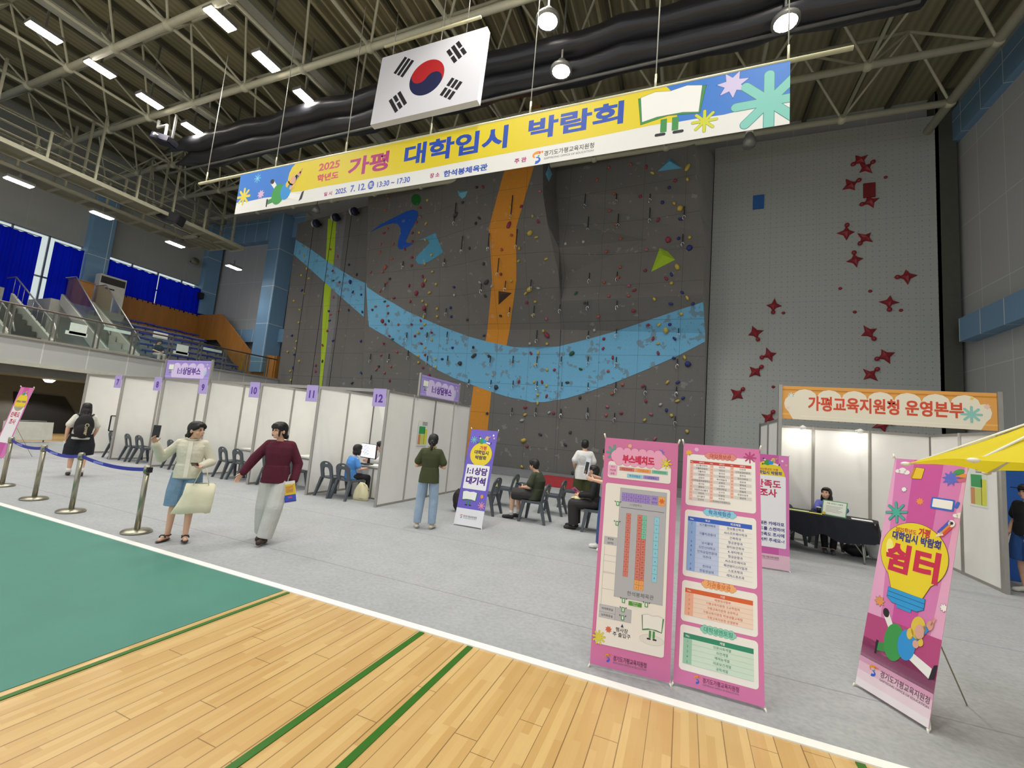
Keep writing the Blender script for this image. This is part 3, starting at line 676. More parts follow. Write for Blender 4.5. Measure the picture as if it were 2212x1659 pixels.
# rolled gym divider curtain
DR = NT('black_vinyl_drape'); w_ = DR.noise(DR.vec(DR.math('MULTIPLY', DR.x, .25), DR.math('MULTIPLY', DR.y, 9), DR.math('MULTIPLY', DR.z, 9)), 1.0, 4)
DRM = DR.done(hexc('#26262a'), .3, w_, .5)
dv = thing('divider_curtain', 'long black gym divider curtain rolled up under the roof trusses', 'curtain', (-9, 10.9, 12.3))
for name, y0, z0, r in (('roll', 0, 0, .42), ('roll', -.5, .28, .32), ('roll', .35, .45, .28)):
    m = MB(); pts = []; rr = []
    for i in range(49):
        x = -12.4+i*.54; tp = min(1, (i+.4)/4)
        pts.append((x, y0+.04*math.sin(i*1.7), z0+.05*math.sin(i*.9))); rr.append(r*tp*(1+.05*math.sin(i*2.3)))
    m.tube(pts, rr, 18, flat=1.0); m.build(name, DRM, dv)
MB().tube([(-12.6, -.1, -.46), (13.4, -.1, -.46)], .045, 6).build('bottom_bar', mat('#8a8a84', .4, .5), dv)
MB().tube([(-12.5, 0, .7), (13.3, 0, .7)], .05, 6).build('top_bar', BLACK, dv)
# small fittings
t = thing('spotlight', 'small round spotlight on a white bracket by the speed wall top', 'spotlight', (1.58, 14.6, 11.75))
MB().lathe([(0, -.2), (.19, -.18), (.2, 0), (.1, .25), (0, .25)], 14).build('lamp_head', HOUS, t); MB().box((0, 0, .45), (.2, .12, .45)).build('bracket', WHITEP, t); MB().bar((0, 0, .6), (0, -.7, 1.3), .05).build('arm', WHITEP, t)
p = atY(355, 303, 9.3)
t = thing('projector', 'dark projector hung on white pipes below the left trusses', 'projector', (p.x, p.y, p.z))
MB().box((0, 0, 0), (.75, .5, .26), None, (0, .2, .4)).build('body', mat('#1b1c2e', .5), t, .03)
MB().tube([(0, 0, .05), (0, 0, .65), (-.6, 0, .65), (-.6, 0, 12.9-p.z)], .05, 8).build('pipe', WHITEP, t); MB().tube([(.5, 0, 0), (.5, 0, 12.9-p.z)], .045, 8).build('pipe', WHITEP, t)
MB().lathe([(0, 0), (.08, 0), (.08, .12), (0, .12)], 12, None, (.1, -.3, -.05), Matrix.Rotation(PI/2, 3, 'X')).build('lens', HOUS, t)
for (px, py, Y, lab) in ((683, 455, 15.5, 'small round ceiling lamp under the banner, near the belay drums'), (1497, 62, 11.0, 'small white lamp fitting left of the right floodlight')):
    p = atY(px, py, Y); t = thing('lamp_fitting', lab, 'ceiling lamp', p)
    MB().lathe([(0, -.1), (.2, -.06), (.18, .1), (.06, .3), (0, .3)], 12).build('lamp_shade', HOUS, t); MB().bar((0, 0, .3), (0, 0, 13.1-p.z), .04).build('stem', HOUS, t)

# ------------------------------------------------------------------ flat printed sheets
class Art:
    """a printed sheet: origin, unit axes u (right) and v (up), facing n; drawings are thin ink layers on its face"""
    def __init__(s, O, Ux, Vx, W, H, base, th=.004):
        s.O, s.U = Vector(O), Vector(Ux).normalized(); Vx = Vector(Vx)
        s.V = (Vx-s.U*Vx.dot(s.U)).normalized(); s.N = s.U.cross(s.V); s.W, s.H = W, H; s.m = MB(); s.z = 0
        q = [(0, 0), (W, 0), (W, H), (0, H)]
        s.m.add([s.P(u, v, 0) for u, v in q]+[s.P(u, v, -th) for u, v in q], [(0, 1, 2, 3), (7, 6, 5, 4), (0, 4, 5, 1), (1, 5, 6, 2), (2, 6, 7, 3), (3, 7, 4, 0)], ink(base))
        s.z = 1
    def P(s, u, v, z): return s.O+s.U*u+s.V*v+s.N*z
    def at(s, px, py):
        d = _ray(px, py); p = CP+d*((s.O-CP).dot(s.N)/d.dot(s.N))-s.O; return (p.dot(s.U), p.dot(s.V))
    def ats(s, ox, oy, k, pts): return [s.at(ox+x/k, oy+y/k) for x, y in pts]
    def e(s): return .0007*s.z
    def poly(s, pts, col, line=None, lw=.004):
        # keep inside the sheet
        for ax, lim, sg in ((0, 0, 1), (0, s.W, -1), (1, 0, 1), (1, s.H, -1)):
            out = []
            for i in range(len(pts)):
                a, b = pts[i], pts[(i+1) % len(pts)]; da, db = sg*(a[ax]-lim), sg*(b[ax]-lim)
                if da >= 0: out.append(a)
                if (da > 0 > db) or (da < 0 < db): t = da/(da-db); out.append((a[0]+(b[0]-a[0])*t, a[1]+(b[1]-a[1])*t))
            pts = out
            if len(pts) < 3: return
        if line:
            s.stroke(pts+[pts[0]], lw, line)
        tr = tessellate_polygon([[Vector((p[0], p[1], 0)) for p in pts]])
        s.m.add([s.P(u, v, s.e()+(.00035 if line else 0)) for u, v in pts], [tuple(t) for t in tr], ink(col))
    def stroke(s, pts, w, col):
        for a, b in zip(pts[:-1], pts[1:]):
            d = Vector((b[0]-a[0], b[1]-a[1]))
            if d.length < 1e-6: continue
            d.normalize(); n = Vector((-d.y, d.x))*w/2; d = d*w/2
            q = [(a[0]-d.x+n.x, a[1]-d.y+n.y), (a[0]-d.x-n.x, a[1]-d.y-n.y), (b[0]+d.x-n.x, b[1]+d.y-n.y), (b[0]+d.x+n.x, b[1]+d.y+n.y)]
            s.m.add([s.P(min(max(u, 0), s.W), min(max(v, 0), s.H), s.e()) for u, v in q], [(0, 1, 2, 3)], ink(col))
    def rect(s, u0, v0, u1, v1, col, r=0, line=None, lw=.004):
        if u1 < u0: u0, u1 = u1, u0
        if v1 < v0: v0, v1 = v1, v0
        if r <= 0: return s.poly([(u0, v0), (u1, v0), (u1, v1), (u0, v1)], col, line, lw)
        p = []
        for cx, cy, a0 in ((u1-r, v1-r, 0), (u0+r, v1-r, 90), (u0+r, v0+r, 180), (u1-r, v0+r, 270)):
            for i in range(6): a = math.radians(a0+18*i); p.append((cx+r*math.cos(a), cy+r*math.sin(a)))
        s.poly(p, col, line, lw)
    def ell(s, u, v, a, b, col, rot=0, line=None, lw=.004, n=28):
        c, q = math.cos(rot), math.sin(rot)
        s.poly([(u+a*math.cos(t)*c-b*math.sin(t)*q, v+a*math.cos(t)*q+b*math.sin(t)*c) for t in [2*PI*i/n for i in range(n)]], col, line, lw)
    def star(s, u, v, r, n, col, inner=.55, rot=.3, line=None, lw=.004):
        s.poly([(u+(r if i % 2 == 0 else r*inner)*math.cos(rot+PI*i/n), v+(r if i % 2 == 0 else r*inner)*math.sin(rot+PI*i/n)) for i in range(2*n)], col, line, lw)
    def cap(s, a, b, w, col, line=None, lw=.004):
        d = Vector((b[0]-a[0], b[1]-a[1])); t0 = math.atan2(d.y, d.x); p = []
        for i in range(9): t = t0+PI/2+PI*i/8; p.append((a[0]+w/2*math.cos(t), a[1]+w/2*math.sin(t)))
        for i in range(9): t = t0-PI/2+PI*i/8; p.append((b[0]+w/2*math.cos(t), b[1]+w/2*math.sin(t)))
        s.poly(p, col, line, lw)
    def burst(s, u, v, r, n, w, col, rot=PI/2, line=None, lw=.004):
        z_ = s.z
        if line:
            for i in range(n): t = rot+2*PI*i/n; s.z += .04; s.cap((u, v), (u+r*math.cos(t), v+r*math.sin(t)), w+lw, line)
            s.z += 1
        for i in range(n): t = rot+2*PI*i/n; s.z += .04; s.cap((u, v), (u+r*math.cos(t), v+r*math.sin(t)), w, col)
        s.z = z_
    def cloud(s, u0, v0, u1, v1, n, col, top=True, bot=True, line=None, lw=.004):
        p = []; R = (u1-u0)/n/2; h = (v1-v0)/2; vm = (v0+v1)/2
        for k in range(n):
            cx = u1-R-2*R*k
            for i in range(7): t = PI*i/6; p.append((cx+R*math.cos(t), (v1-R*.8 if top else v1)+R*.8*math.sin(t)*(1 if top else 0)))
        for i in range(1, 6): t = PI/2+PI*i/6; p.append((u0+h*.5*math.cos(t), vm+h*.6*math.sin(t)))
        for k in range(n):
            cx = u0+R+2*R*k
            for i in range(7): t = PI+PI*i/6; p.append((cx+R*math.cos(t), (v0+R*.8 if bot else v0)+R*.8*math.sin(t)*(1 if bot else 0)))
        for i in range(1, 6): t = -PI/2+PI*i/6; p.append((u1+h*.5*math.cos(t), vm+h*.6*math.sin(t)))
        s.poly(p, col, line, lw)
    def text(s, txt, u, v, h, col, bold=.02, al='C', wfit=None, slant=0.0, fat=0.0):
        if fat:
            z = s.z
            for dx in (-1, 1):
                for dy in (-1, 1): s.z += .05; s.text(txt, u+dx*fat, v+dy*fat, h, col, bold, al, wfit, slant)
            s.z = z; return
        me = glyphs(txt, bold, slant); xs = me['x0'], me['x1']; k = h/.86; kx = k
        if wfit: kx = wfit/(xs[1]-xs[0])
        w = (xs[1]-xs[0])*kx; off = {'C': -w/2, 'L': 0, 'R': -w}[al]
        s.m.add([s.P(u+off+(x-xs[0])*kx, v+(y-.38)*k, s.e()) for x, y in me['v']], me['f'], ink(col))
    def tbox(s, txt, lb, rt, col, bold=.02, slant=0.0, fat=0.0):
        if fat:
            z = s.z
            for dx in (-1, 1):
                for dy in (-1, 1): s.z += .05; s.tbox(txt, (lb[0]+(1+dx)*fat, lb[1]+(1+dy)*fat), (rt[0]-(1-dx)*fat, rt[1]-(1-dy)*fat), col, bold, slant)
            s.z = z; return
        """fit a line of writing between its lower left and upper right corners"""
        (u0, v0), (u1, v1) = lb, rt; me = glyphs(txt, bold, slant)
        kx = (u1-u0)/(me['x1']-me['x0']); ky = (v1-v0)/(me['y1']-me['y0'])
        s.m.add([s.P(u0+(x-me['x0'])*kx, v0+(y-me['y0'])*ky, s.e()) for x, y in me['v']], me['f'], ink(col))
    def build(s, name, parent, bend=None):
        b = parent.location if parent else Vector()
        s.m.v = [tuple(Vector(v)-b) for v in s.m.v]
        me = bpy.data.meshes.new(name); me.from_pydata(s.m.v, [], s.m.f)
        for x in s.m.mats: me.materials.append(x)
        me.polygons.foreach_set('material_index', s.m.mi); me.update()
        o = bpy.data.objects.new(name, me); C.objects.link(o)
        if parent: o.parent = parent
        return o
def ink(h): return mat(h, .55, 0, 0)
_G = {}
def glyphs(txt, bold, slant=0.0):
    key = (txt, bold, slant)
    if key in _G: return _G[key]
    cu = bpy.data.curves.new('lettering', 'FONT'); cu.body = txt; cu.size = 1; cu.offset = bold; cu.resolution_u = 3; cu.shear = slant
    o = bpy.data.objects.new('lettering', cu); C.objects.link(o)
    me = bpy.data.meshes.new_from_object(o.evaluated_get(bpy.context.evaluated_depsgraph_get()))
    r = dict(v=[(v.co.x, v.co.y) for v in me.vertices], f=[tuple(p.vertices) for p in me.polygons])
    xs = [a[0] for a in r['v']] or [0, 1]; ys_ = [a[1] for a in r['v']] or [0, 1]
    r.update(x0=min(xs), x1=max(xs), y0=min(ys_), y1=max(ys_))
    bpy.data.objects.remove(o); bpy.data.curves.remove(cu); bpy.data.meshes.remove(me)
    _G[key] = r; return r
def office_logo(A, u, v, h, col='#3a3436', eng=True, wtot=None):
    """education office mark: S of an orange and a blue stroke, then its name"""
    def arc(cx, cy, r0, r1, a0, a1, w0, w1, c):
        p = []; q = []
        for i in range(11):
            t = math.radians(a0+(a1-a0)*i/10); w = w0+(w1-w0)*i/10
            p.append((cx+(r0+w/2)*math.cos(t), cy+(r1+w/2)*math.sin(t))); q.append((cx+(r0-w/2)*math.cos(t), cy+(r1-w/2)*math.sin(t)))
        A.poly(p+q[::-1], c)
    arc(u+h*.5, v+h*.2, h*.34, h*.22, 70, 235, h*.26, h*.1, '#e8962e')
    arc(u+h*.42, v-h*.2, h*.3, h*.22, 95, -100, h*.06, h*.28, '#2a5fd0')
    A.rect(u+h*.62, v+h*.28, u+h*.78, v+h*.5, '#e86a2c'); A.rect(u+h*.84, v+h*.32, u+h*.98, v+h*.5, '#e8862c'); A.ell(u+h*.62, v+h*.12, h*.08, h*.08, '#58a868', n=10)
    w = wtot or h*5.2
    A.text('경기도가평교육지원청', u+h*1.25, v+h*.15, h*.62, col, .008, 'L', w)
    if eng: A.text('GAPYEONG OFFICE OF EDUCATION', u+h*1.25, v-h*.42, h*.26, '#7d7678', .005, 'L', w)
def book(A, cx, cy, w, h, lw=.004, legs=True):
    """an open white book with a green cover"""
    k = '#3f8f4a'; z = A.z
    A.poly([(cx-w*.52, cy+h*.36), (cx-w*.46, cy-h*.5), (cx-w*.02, cy-h*.36), (cx+w*.46, cy-h*.46), (cx+w*.54, cy+h*.36)], k, '#2a3a30', lw); A.z += 1
    L = [(cx, cy-h*.34), (cx-w*.2, cy-h*.34), (cx-w*.44, cy-h*.42), (cx-w*.48, cy+h*.38), (cx-w*.25, cy+h*.47), (cx, cy+h*.4)]
    A.poly(L, '#efefea', '#55585a', lw); A.poly([(2*cx-x, y) for x, y in L][::-1], '#efefea', '#55585a', lw)
    if legs:
        for d in (-.09, .09): A.rect(cx+d*w-w*.05, cy-h*.86, cx+d*w+w*.05, cy-h*.45, k)
        for d in (-.14, .14): A.cap((cx+d*w-w*.06, cy-h*.92), (cx+d*w+w*.06, cy-h*.92), h*.09, '#22202c')
    A.z = z
def student_figure(A, P):
    """generic student: green round bag, white roll, blue jumper, fair hair; P maps (x,y) of a 200 x 130 sketch (y up) to the sheet"""
    def E(x, y, a, b, c, rot=0):
        A.poly([P(x+a*math.cos(t)*math.cos(rot)-b*math.sin(t)*math.sin(rot), y+a*math.cos(t)*math.sin(rot)+b*math.sin(t)*math.cos(rot)) for t in [2*PI*i/22 for i in range(22)]], c)
    def Q(pts, c): A.poly([P(*p) for p in pts], c)
    z = A.z
    Q([(20, 0), (26, 0), (27, 30), (19, 30)], '#241f2b'); Q([(26, 8), (58, 14), (62, 34), (27, 26)], '#3f8f4a')
    Q([(28, 90), (44, 100), (75, 62), (62, 54)], '#ecebe6'); A.z += 1; E(36, 96, 11, 9, '#2a2528', -.6)
    E(75, 42, 32, 40, '#3d9a4c'); A.z += 1
    Q([(100, 30), (118, 42), (190, 26), (186, 4)], '#efeeea'); Q([(184, 2), (198, 8), (204, 38), (194, 34)], '#241f2b')
    A.z += 1; E(112, 48, 26, 32, '#2f93d8'); A.z += 1
    Q([(120, 64), (134, 56), (168, 96), (156, 106)], '#2f93d8'); E(168, 106, 9, 11, '#d9a08a', -.6); Q([(168, 108), (174, 106), (182, 124), (178, 126)], '#d9a08a')
    E(138, 92, 21, 24, '#e0c24a'); E(118, 74, 10, 12, '#e0c24a'); E(148, 66, 10, 9, '#e0c24a'); A.z += 1; E(143, 86, 13, 15, '#dba794'); E(138, 58, 9, 8, '#dba794')
    A.z = z
# ------------------------------------------------------------------ flag board and event banner
fo = atY(800, 268, 7.72); fr_ = atY(1035, 215, 7.72); FW, FH = 3.30*.898, 2.16*.898
ft = thing('flag_board', 'white national flag board with red and blue circle hung from the roof', 'flag', (fo.x, 7.72, fo.z))
A = Art((fo.x, 7.72, fo.z-.02), (1, 0, 0), (-.012, .06, 1), FW, FH, '#d6d6dc', .16)
cx, cy, R = FW/2, FH/2, FH/4; th = math.atan2(2, 3)
def rotp(x, y, a): return (cx+x*math.cos(a)-y*math.sin(a), cy+x*math.sin(a)+y*math.cos(a))
A.ell(cx, cy, R, R, '#121a48', n=48); A.z += 1
p = [(R*math.cos(t), R*math.sin(t)) for t in [PI*i/24 for i in range(25)]]
p += [(-R/2+R/2*math.cos(t), R/2*math.sin(t)) for t in [PI+PI*i/12 for i in range(1, 12)]]
p += [(0, 0)]+[(R/2+R/2*math.cos(t), R/2*math.sin(t)) for t in [PI-PI*i/12 for i in range(1, 12)]]
A.poly([rotp(x, y, -th) for x, y in p], '#b0181f')
for ang, rows in ((180-33.69, (1, 1, 1)), (33.69, (0, 1, 0)), (180+33.69, (1, 0, 1)), (-33.69, (0, 0, 0))):
    a = math.radians(ang); dx, dy = math.cos(a), math.sin(a); d0 = R*1.55
    for k in range(3):
        d = d0+(k-1)*R*.31
        bx, by = cx+dx*(d+R*.45)*.92, cy+dy*(d+R*.45)*.92
        px_, py_ = -dy, dx; h = R*.5; w = R*.1
        segs = [(-h, h)] if rows[k] else [(-h, -R*.05), (R*.05, h)]
        for s0, s1 in segs:
            A.poly([(bx+px_*s0-dx*w, by+py_*s0-dy*w), (bx+px_*s0+dx*w, by+py_*s0+dy*w), (bx+px_*s1+dx*w, by+py_*s1+dy*w), (bx+px_*s1-dx*w, by+py_*s1-dy*w)], '#17161b')
A.build('board', ft)
def rel(o, par): o.matrix_parent_inverse = Matrix.Translation(-par.location); o.parent = par; o.matrix_parent_inverse = Matrix.Translation(-par.location); return o
zt_ = fo.z+FH
rel(MB().tube([(fo.x+.0, 7.87, zt_+.32), (fo.x+2.75, 7.87, zt_+.32)], .035, 8).build('hanging_bar', mat('#c9c39a', .5)), ft)
for x in (.3, 2.4): rel(MB().tube([(fo.x+x, 7.87, zt_-.1), (fo.x+x, 7.87, 13.0)], .012, 5).build('wire', STEEL), ft)

BY = 8.0
tl, tr_ = atY(522, 378, BY), atY(1705, 128, BY); bl = atY(508, 465, BY)
BW, BH = tr_.x-tl.x+.05, tl.z-bl.z-.03
bt_ = thing('event_banner', 'long blue, yellow and white event banner hung across the hall', 'banner', (tl.x, BY, bl.z))
A = Art((tl.x-.03, BY, tl.z-BH), (1, 0, (tr_.z-tl.z)/BW), (0, 0, 1), BW, BH, '#e4e4e0', .006)
K4 = (480, 330, 5.267); K5 = (1360, 120, 6.144); K2 = (740, 0, 2.962); KB = (900, 150, 6.144)
yel = A.ats(*K4, [(838, 118), (795, 170), (765, 230), (748, 300), (752, 370), (770, 450), (900, 437), (1150, 385), (1500, 325), (2212, 205)])+A.ats(*KB, [(500, 1245), (1000, 1150), (2212, 925)])+A.ats(*K5, [(270, 930), (500, 888), (620, 885), (640, 700), (545, 465), (500, 420), (430, 380)])
yel = [yel[0]]+yel[1:]; yel[0] = (yel[0][0], BH); yel[-1] = (yel[-1][0], BH)
A.poly(yel, '#e0cb22')
lb = A.ats(*K4, [(150, 470), (300, 552), (480, 512), (620, 497), (770, 450), (752, 370), (748, 300), (765, 230), (795, 170), (838, 118)]); lb[0] = (0, A.ats(*K4, [(190, 565)])[0][1]); lb[-1] = (lb[-1][0], BH)
A.poly([(0, BH)]+lb, '#3579cf')
rb = A.ats(*K5, [(620, 885), (900, 835), (1250, 785), (1430, 740), (1600, 695), (1725, 680), (1960, 640), (2130, 600)]); tp = A.ats(*K5, [(430, 380), (500, 420), (545, 465), (640, 700)])
A.poly(rb+[(BW, BH), (tp[0][0], BH)]+tp, '#3579cf'); A.z += 1
MAG, BLU = '#b32878', '#1a47b0'
def B2(t, k, l, r, c, b=.03, sl=0, fat=0): A.tbox(t, A.at(k[0]+l[0]/k[2], k[1]+l[1]/k[2]), A.at(k[0]+r[0]/k[2], k[1]+r[1]/k[2]), c, b, sl, fat)
B2('가평', K2, (30, 1132), (303, 962), MAG, .022, fat=.007); B2('대학입시', K2, (388, 1066), (1064, 795), BLU, .022, fat=.007); B2('박람회', K2, (1183, 902), (1803, 640), BLU, .022, fat=.007)
B2('2025', K4, (1095, 213), (1345, 78), '#d0455a', .03); B2('학년도', K4, (1075, 338), (1330, 205), '#d0455a', .04)
B2('일 시', K4, (1155, 497), (1252, 435), MAG, .03); B2('2025.', K4, (1285, 475), (1425, 392), '#2f55b8', .025); B2('7. 12.', K4, (1455, 450), (1640, 342), '#2f55b8', .025)
B2('13:30 ~ 17:30', K4, (1760, 396), (2140, 268), '#2f55b8', .02)
c = A.at(801.4, 399.7); A.ell(c[0], c[1], .095, .115, '#2f55b8'); A.z += 1; A.text('토', c[0], c[1], .13, '#e4e4e0', .02); A.z -= 1
B2('장 소', K2, (557, 1142), (622, 1100), MAG, .03); B2('한석봉체육관', K2, (645, 1135), (930, 1045), '#2f55b8', .035); B2('주 관', K2, (1098, 1048), (1178, 1003), MAG, .03)
B2('경기도가평교육지원청', K2, (1288, 1000), (1610, 910), '#46383a', .01); B2('GAPYEONG OFFICE OF EDUCATION', K2, (1288, 1021), (1606, 955), '#7a7476', .006)
o0, o1 = A.at(740+1205/2.962, 1040/2.962), A.at(740+1285/2.962, 975/2.962); office_logo_w = o1[0]-o0[0]
def logo_only(A, u, v, h):
    t = A.text; A.text = lambda *a, **k: None; office_logo(A, u, v, h); A.text = t
logo_only(A, o0[0], (o0[1]+o1[1])/2, office_logo_w)
ar = A.at(480+245/5.267, 330+500/5.267); A.burst(ar[0], ar[1], .24, 8, .075, '#dfd049')
ar = A.at(480+403/5.267, 330+292/5.267); A.burst(ar[0], ar[1], .13, 8, .022, '#7fd0e6')
ar = A.at(480+440/5.267, 330+472/5.267); A.star(ar[0], ar[1], .15, 8, '#d8b4d4', .55, .3, '#6a5a8a', .01)
g0, g1, g2 = A.at(480+478/5.267, 330+620/5.267), A.at(480+915/5.267, 330+540/5.267), A.at(480+500/5.267, 330+330/5.267)
sx, sy = (g1[0]-g0[0])/190, (A.at(480+900/5.267, 330+165/5.267)[1]-g0[1])/130
student_figure(A, lambda x, y: (g0[0]-.1+x*sx, g0[1]+y*sy))
bc = A.at(1360+540/6.144, 120+640/6.144); book(A, bc[0], bc[1], 1.15, .66, .012)
ar = A.at(1360+1370/6.144, 120+385/6.144); A.star(ar[0], ar[1], .27, 7, '#cfc4e6', .5, .25, '#4a5aa0', .012)
ar = A.at(1360+993/6.144, 120+870/6.144); A.burst(ar[0], ar[1], .2, 8, .05, '#cfd236', PI/2, '#8a8a30', .01)
ar = A.at(1360+1850/6.144, 120+610/6.144); A.burst(ar[0], ar[1], .52, 8, .155, '#7cc8ba', PI/2, '#3f8a8a', .02)
A.build('banner_sheet', bt_)
# the sheet hangs from a pole on wires
pl_, pr_ = atY(430, 400, BY+.03), atY(1843, 105, BY+.03)
rel(MB().tube([(pl_.x, BY+.03, tl.z+.02), (pr_.x, BY+.03, tl.z+.04)], .04, 8).build('pole', mat('#d3cfa8', .5)), bt_)
for px, py in ((445, 395), (597, 350), (1145, 243), (1416, 185), (1703, 128), (748, 322), (930, 290)):
    p = atY(px, py, BY+.03); wi_ = rel(MB().tube([(p.x, BY+.03, tl.z+.03), (p.x, BY+.03, 13.0)], .012, 5).build('wire', mat('#c4c4b8', .4, .3)), bt_)
    (MB().tube([(p.x, BY+.03, tl.z+.0), (p.x, BY+.03, tl.z+.35)], .022, 6).build('turnbuckle', mat('#c9c6a8', .4, .2), wi_))
# ------------------------------------------------------------------ gallery on the left
FASC = panel_mat('pale_grey_fascia', '#b4b5b3', '#d0d0cc', 1.28, 5.0, ('y', 'z'), .035, .6, offu=-.25, offv=1)
GZ = 3.5
structure(MB().box((-25.75, 7.2, 3.36), (8.5, 22.6, .28)).build('floor_gallery', mat('#8b8b84', .8)))
structure(MB().box((-21.55, 7.2, 3.15), (.12, 22.6, .9)).build('wall_gallery_fascia', FASC))
structure(MB().box((-21.52, 7.2, 2.7), (.2, 22.6, .14)).build('trim_fascia_bottom', mat('#b9b9ac', .6)))
structure(MB().box((-21.55, 7.2, 3.6), (.26, 22.6, .07)).build('trim_fascia_top', mat('#8e8b82', .6)))
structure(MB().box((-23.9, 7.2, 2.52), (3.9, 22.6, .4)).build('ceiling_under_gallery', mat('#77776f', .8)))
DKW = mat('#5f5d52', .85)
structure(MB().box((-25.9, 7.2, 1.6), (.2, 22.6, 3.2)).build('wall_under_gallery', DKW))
structure(MB().box((-24.3, 6.2, 1.15), (2.4, .6, 2.3)).build('wall_under_gallery_pier', mat('#82857f', .8)))
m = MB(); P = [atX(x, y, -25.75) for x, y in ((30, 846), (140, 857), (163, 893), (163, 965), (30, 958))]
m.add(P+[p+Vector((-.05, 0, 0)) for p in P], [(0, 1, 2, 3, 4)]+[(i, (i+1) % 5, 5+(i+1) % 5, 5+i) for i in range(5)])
structure(m.build('wall_stair_opening_shade', mat('#1d1c19', .9)))  # flat dark plate: the shade of an under-stairs opening, put in as colour
t = thing('downlight', 'glowing round downlight in the dark soffit below the gallery', 'ceiling lamp', (-23.9, 9.2, 2.32))
MB().lathe([(0, -.15), (.1, -.14), (.17, -.06), (.18, 0), (0, 0)], 18).build('lens', mat('#fff6ec', .3, emit=7.0), t); MB().lathe([(.18, -.035), (.22, -.03), (.22, 0), (.18, 0)], 18).build('rim', WHITEP, t)
l = bpy.data.lights.new('downlight_beam', 'SPOT'); l.energy = 220; l.spot_size = 2.4; l.shadow_soft_size = .15; o = bpy.data.objects.new('downlight_beam', l); C.objects.link(o); o.parent = t; o.location = (0, 0, -.25)
t = thing('folding_table', 'pale folding table tipped on its side below the gallery', 'table', (-20.8, 7.75, 0))
MB().box((0, 0, .42), (.05, 1.25, .62), None, (0, -.12, .06), .01).build('tabletop', mat('#c9c8bd', .5), t); MB().tube([(-.2, -.5, 0.02), (-.25, -.5, .75), (-.25, .5, .75), (-.2, .5, 0.02)], .018, 6).build('leg_frame', mat('#8a8d90', .4, .6), t)

# bleachers
for i in range(7):
    x1 = -23.35-.8*i; z = GZ+.38*(i+.3)
    structure(MB().box(((x1-29.8)/2, 14.95, (z+GZ)/2), (x1+29.8, 5.1, z-GZ+.01)).build('floor_bleacher_step', mat('#84878a', .8)))
BS = mat('#2b3aa0', .5, 0, .08); BF = mat('#7c8086', .7)
for i in range(7):
    x1 = -23.35-.8*i; z = GZ+.38*(i+.3)
    t = thing('bleacher_bench', 'row of blue-edged seats on the gallery bleachers, %s row from the bottom' % ordn(i), 'bench', (x1-.35, 14.85, z), 0, 'blue seat rows on the bleachers')
    m = MB(); k = MB()
    for j in range(10):
        y = -2.2+j*.49
        z_ = .2+.014*math.sin(j*2.1); m.box((.1, y, z_), (.07, .47, .07)); k.box((-.06, y, z_-.005), (.26, .46, .05)); k.box((-.05, y, .09), (.06, .05, .18))
    m.build('seat_edge', BS, t); k.build('seat', BF, t)
t = thing('notice_board', 'small white notice on the bleacher rows', 'sign', (-26.3, 14.1, 5.15)); MB().box((0, 0, .16), (.03, .7, .32)).build('sheet', WHITEP, t); MB().box((-.03, 0, .02), (.05, .5, .04)).build('foot', STEEL, t)
WOODP = NT('oak_veneer_panel'); g_ = WOODP.noise(WOODP.vec(WOODP.math('MULTIPLY', WOODP.x, 5), WOODP.math('MULTIPLY', WOODP.y, 5), WOODP.math('MULTIPLY', WOODP.z, .6)), 1.0, 5)
WOODP = WOODP.done(WOODP.mix(g_, hexc('#8a5a22'), hexc('#b9803a')), .55)
structure(MB().box((-29.85, 15.4, 6.75), (.3, 5.4, 1.7)).build('wall_left_wood_panel', WOODP))
m = MB(); Q = [(-29.7, 7.62), (-27.5, 7.62), (-24.3, 5.16), (-22.3, 5.0), (-22.3, GZ), (-24.4, GZ), (-27.6, 5.95), (-29.7, 5.95)]
m.slab([Q], .12, lambda u, v, w: (u, 18.2+w-.25, v)); structure(m.build('wall_back_wood_panel', WOODP))
structure(MB().box((-22.25, 18.2, 4.15), (.1, .5, 1.75)).build('wall_back_wood_return', WOODP))
# stairs up the gallery with white sides
def stair(label, x0, z0, x1, z1, y0, y1, dark):
    t = thing('gallery_stairs', label, 'stairs', (x1, (y0+y1)/2, z1)); n = 8; W_ = mat('#bdbdb3', .6); m = MB()
    for i in range(n):
        xa = x0+(x1-x0)*i/n; xb = x0+(x1-x0)*(i+1)/n; za = z0+(z1-z0)*(i+.5)/n
        m.box(((xa+xb)/2-x1, 0, (za+z1)/2-z1), (abs(xb-xa), y1-y0-.2, za-z1))
    m.build('steps', mat('#4a4944' if dark else '#a5a69e', .7), t)
    for y in (-(y1-y0)/2, (y1-y0)/2):
        q = [(x0-x1, z0-z1-.15), (x0-x1, z0-z1+.35), (0.1, .35), (.1, 0), (-.5, 0)]
        MB().slab([q], .1, lambda u, v, w, y=y: (u, y+w, v)).build('side_panel', W_, t)
        if not dark:
            q = [(x0-x1, z0-z1+.35), (x0-x1, z0-z1+1.15), (x0-x1+.9, z0-z1+1.15), (0, 1.0), (.1, .35)]
            MB().slab([q], .015, lambda u, v, w, y=y: (u, y+w, v)).build('glass_panel', GL, t)
            MB().tube([(x0-x1, y, z0-z1+1.17), (x0-x1+.9, y, z0-z1+1.17), (.05, y, 1.0)], .025, 6).build('handrail', ALU, t)
        else:
            m = MB(); m.tube([(x0-x1-.8, y, z0-z1+1.1), (x0-x1, y, z0-z1+1.1), (0, y, 1.0), (.5, y, .4)], .03, 6)
            for i in range(9): u = (x0-x1)*(1-i/8); m.tube([(u, y, (z0-z1)*(1-i/8)+.3), (u, y, (z0-z1)*(1-i/8)+1.05)], .012, 4)
            m.build('handrail', ALU, t)
    return t
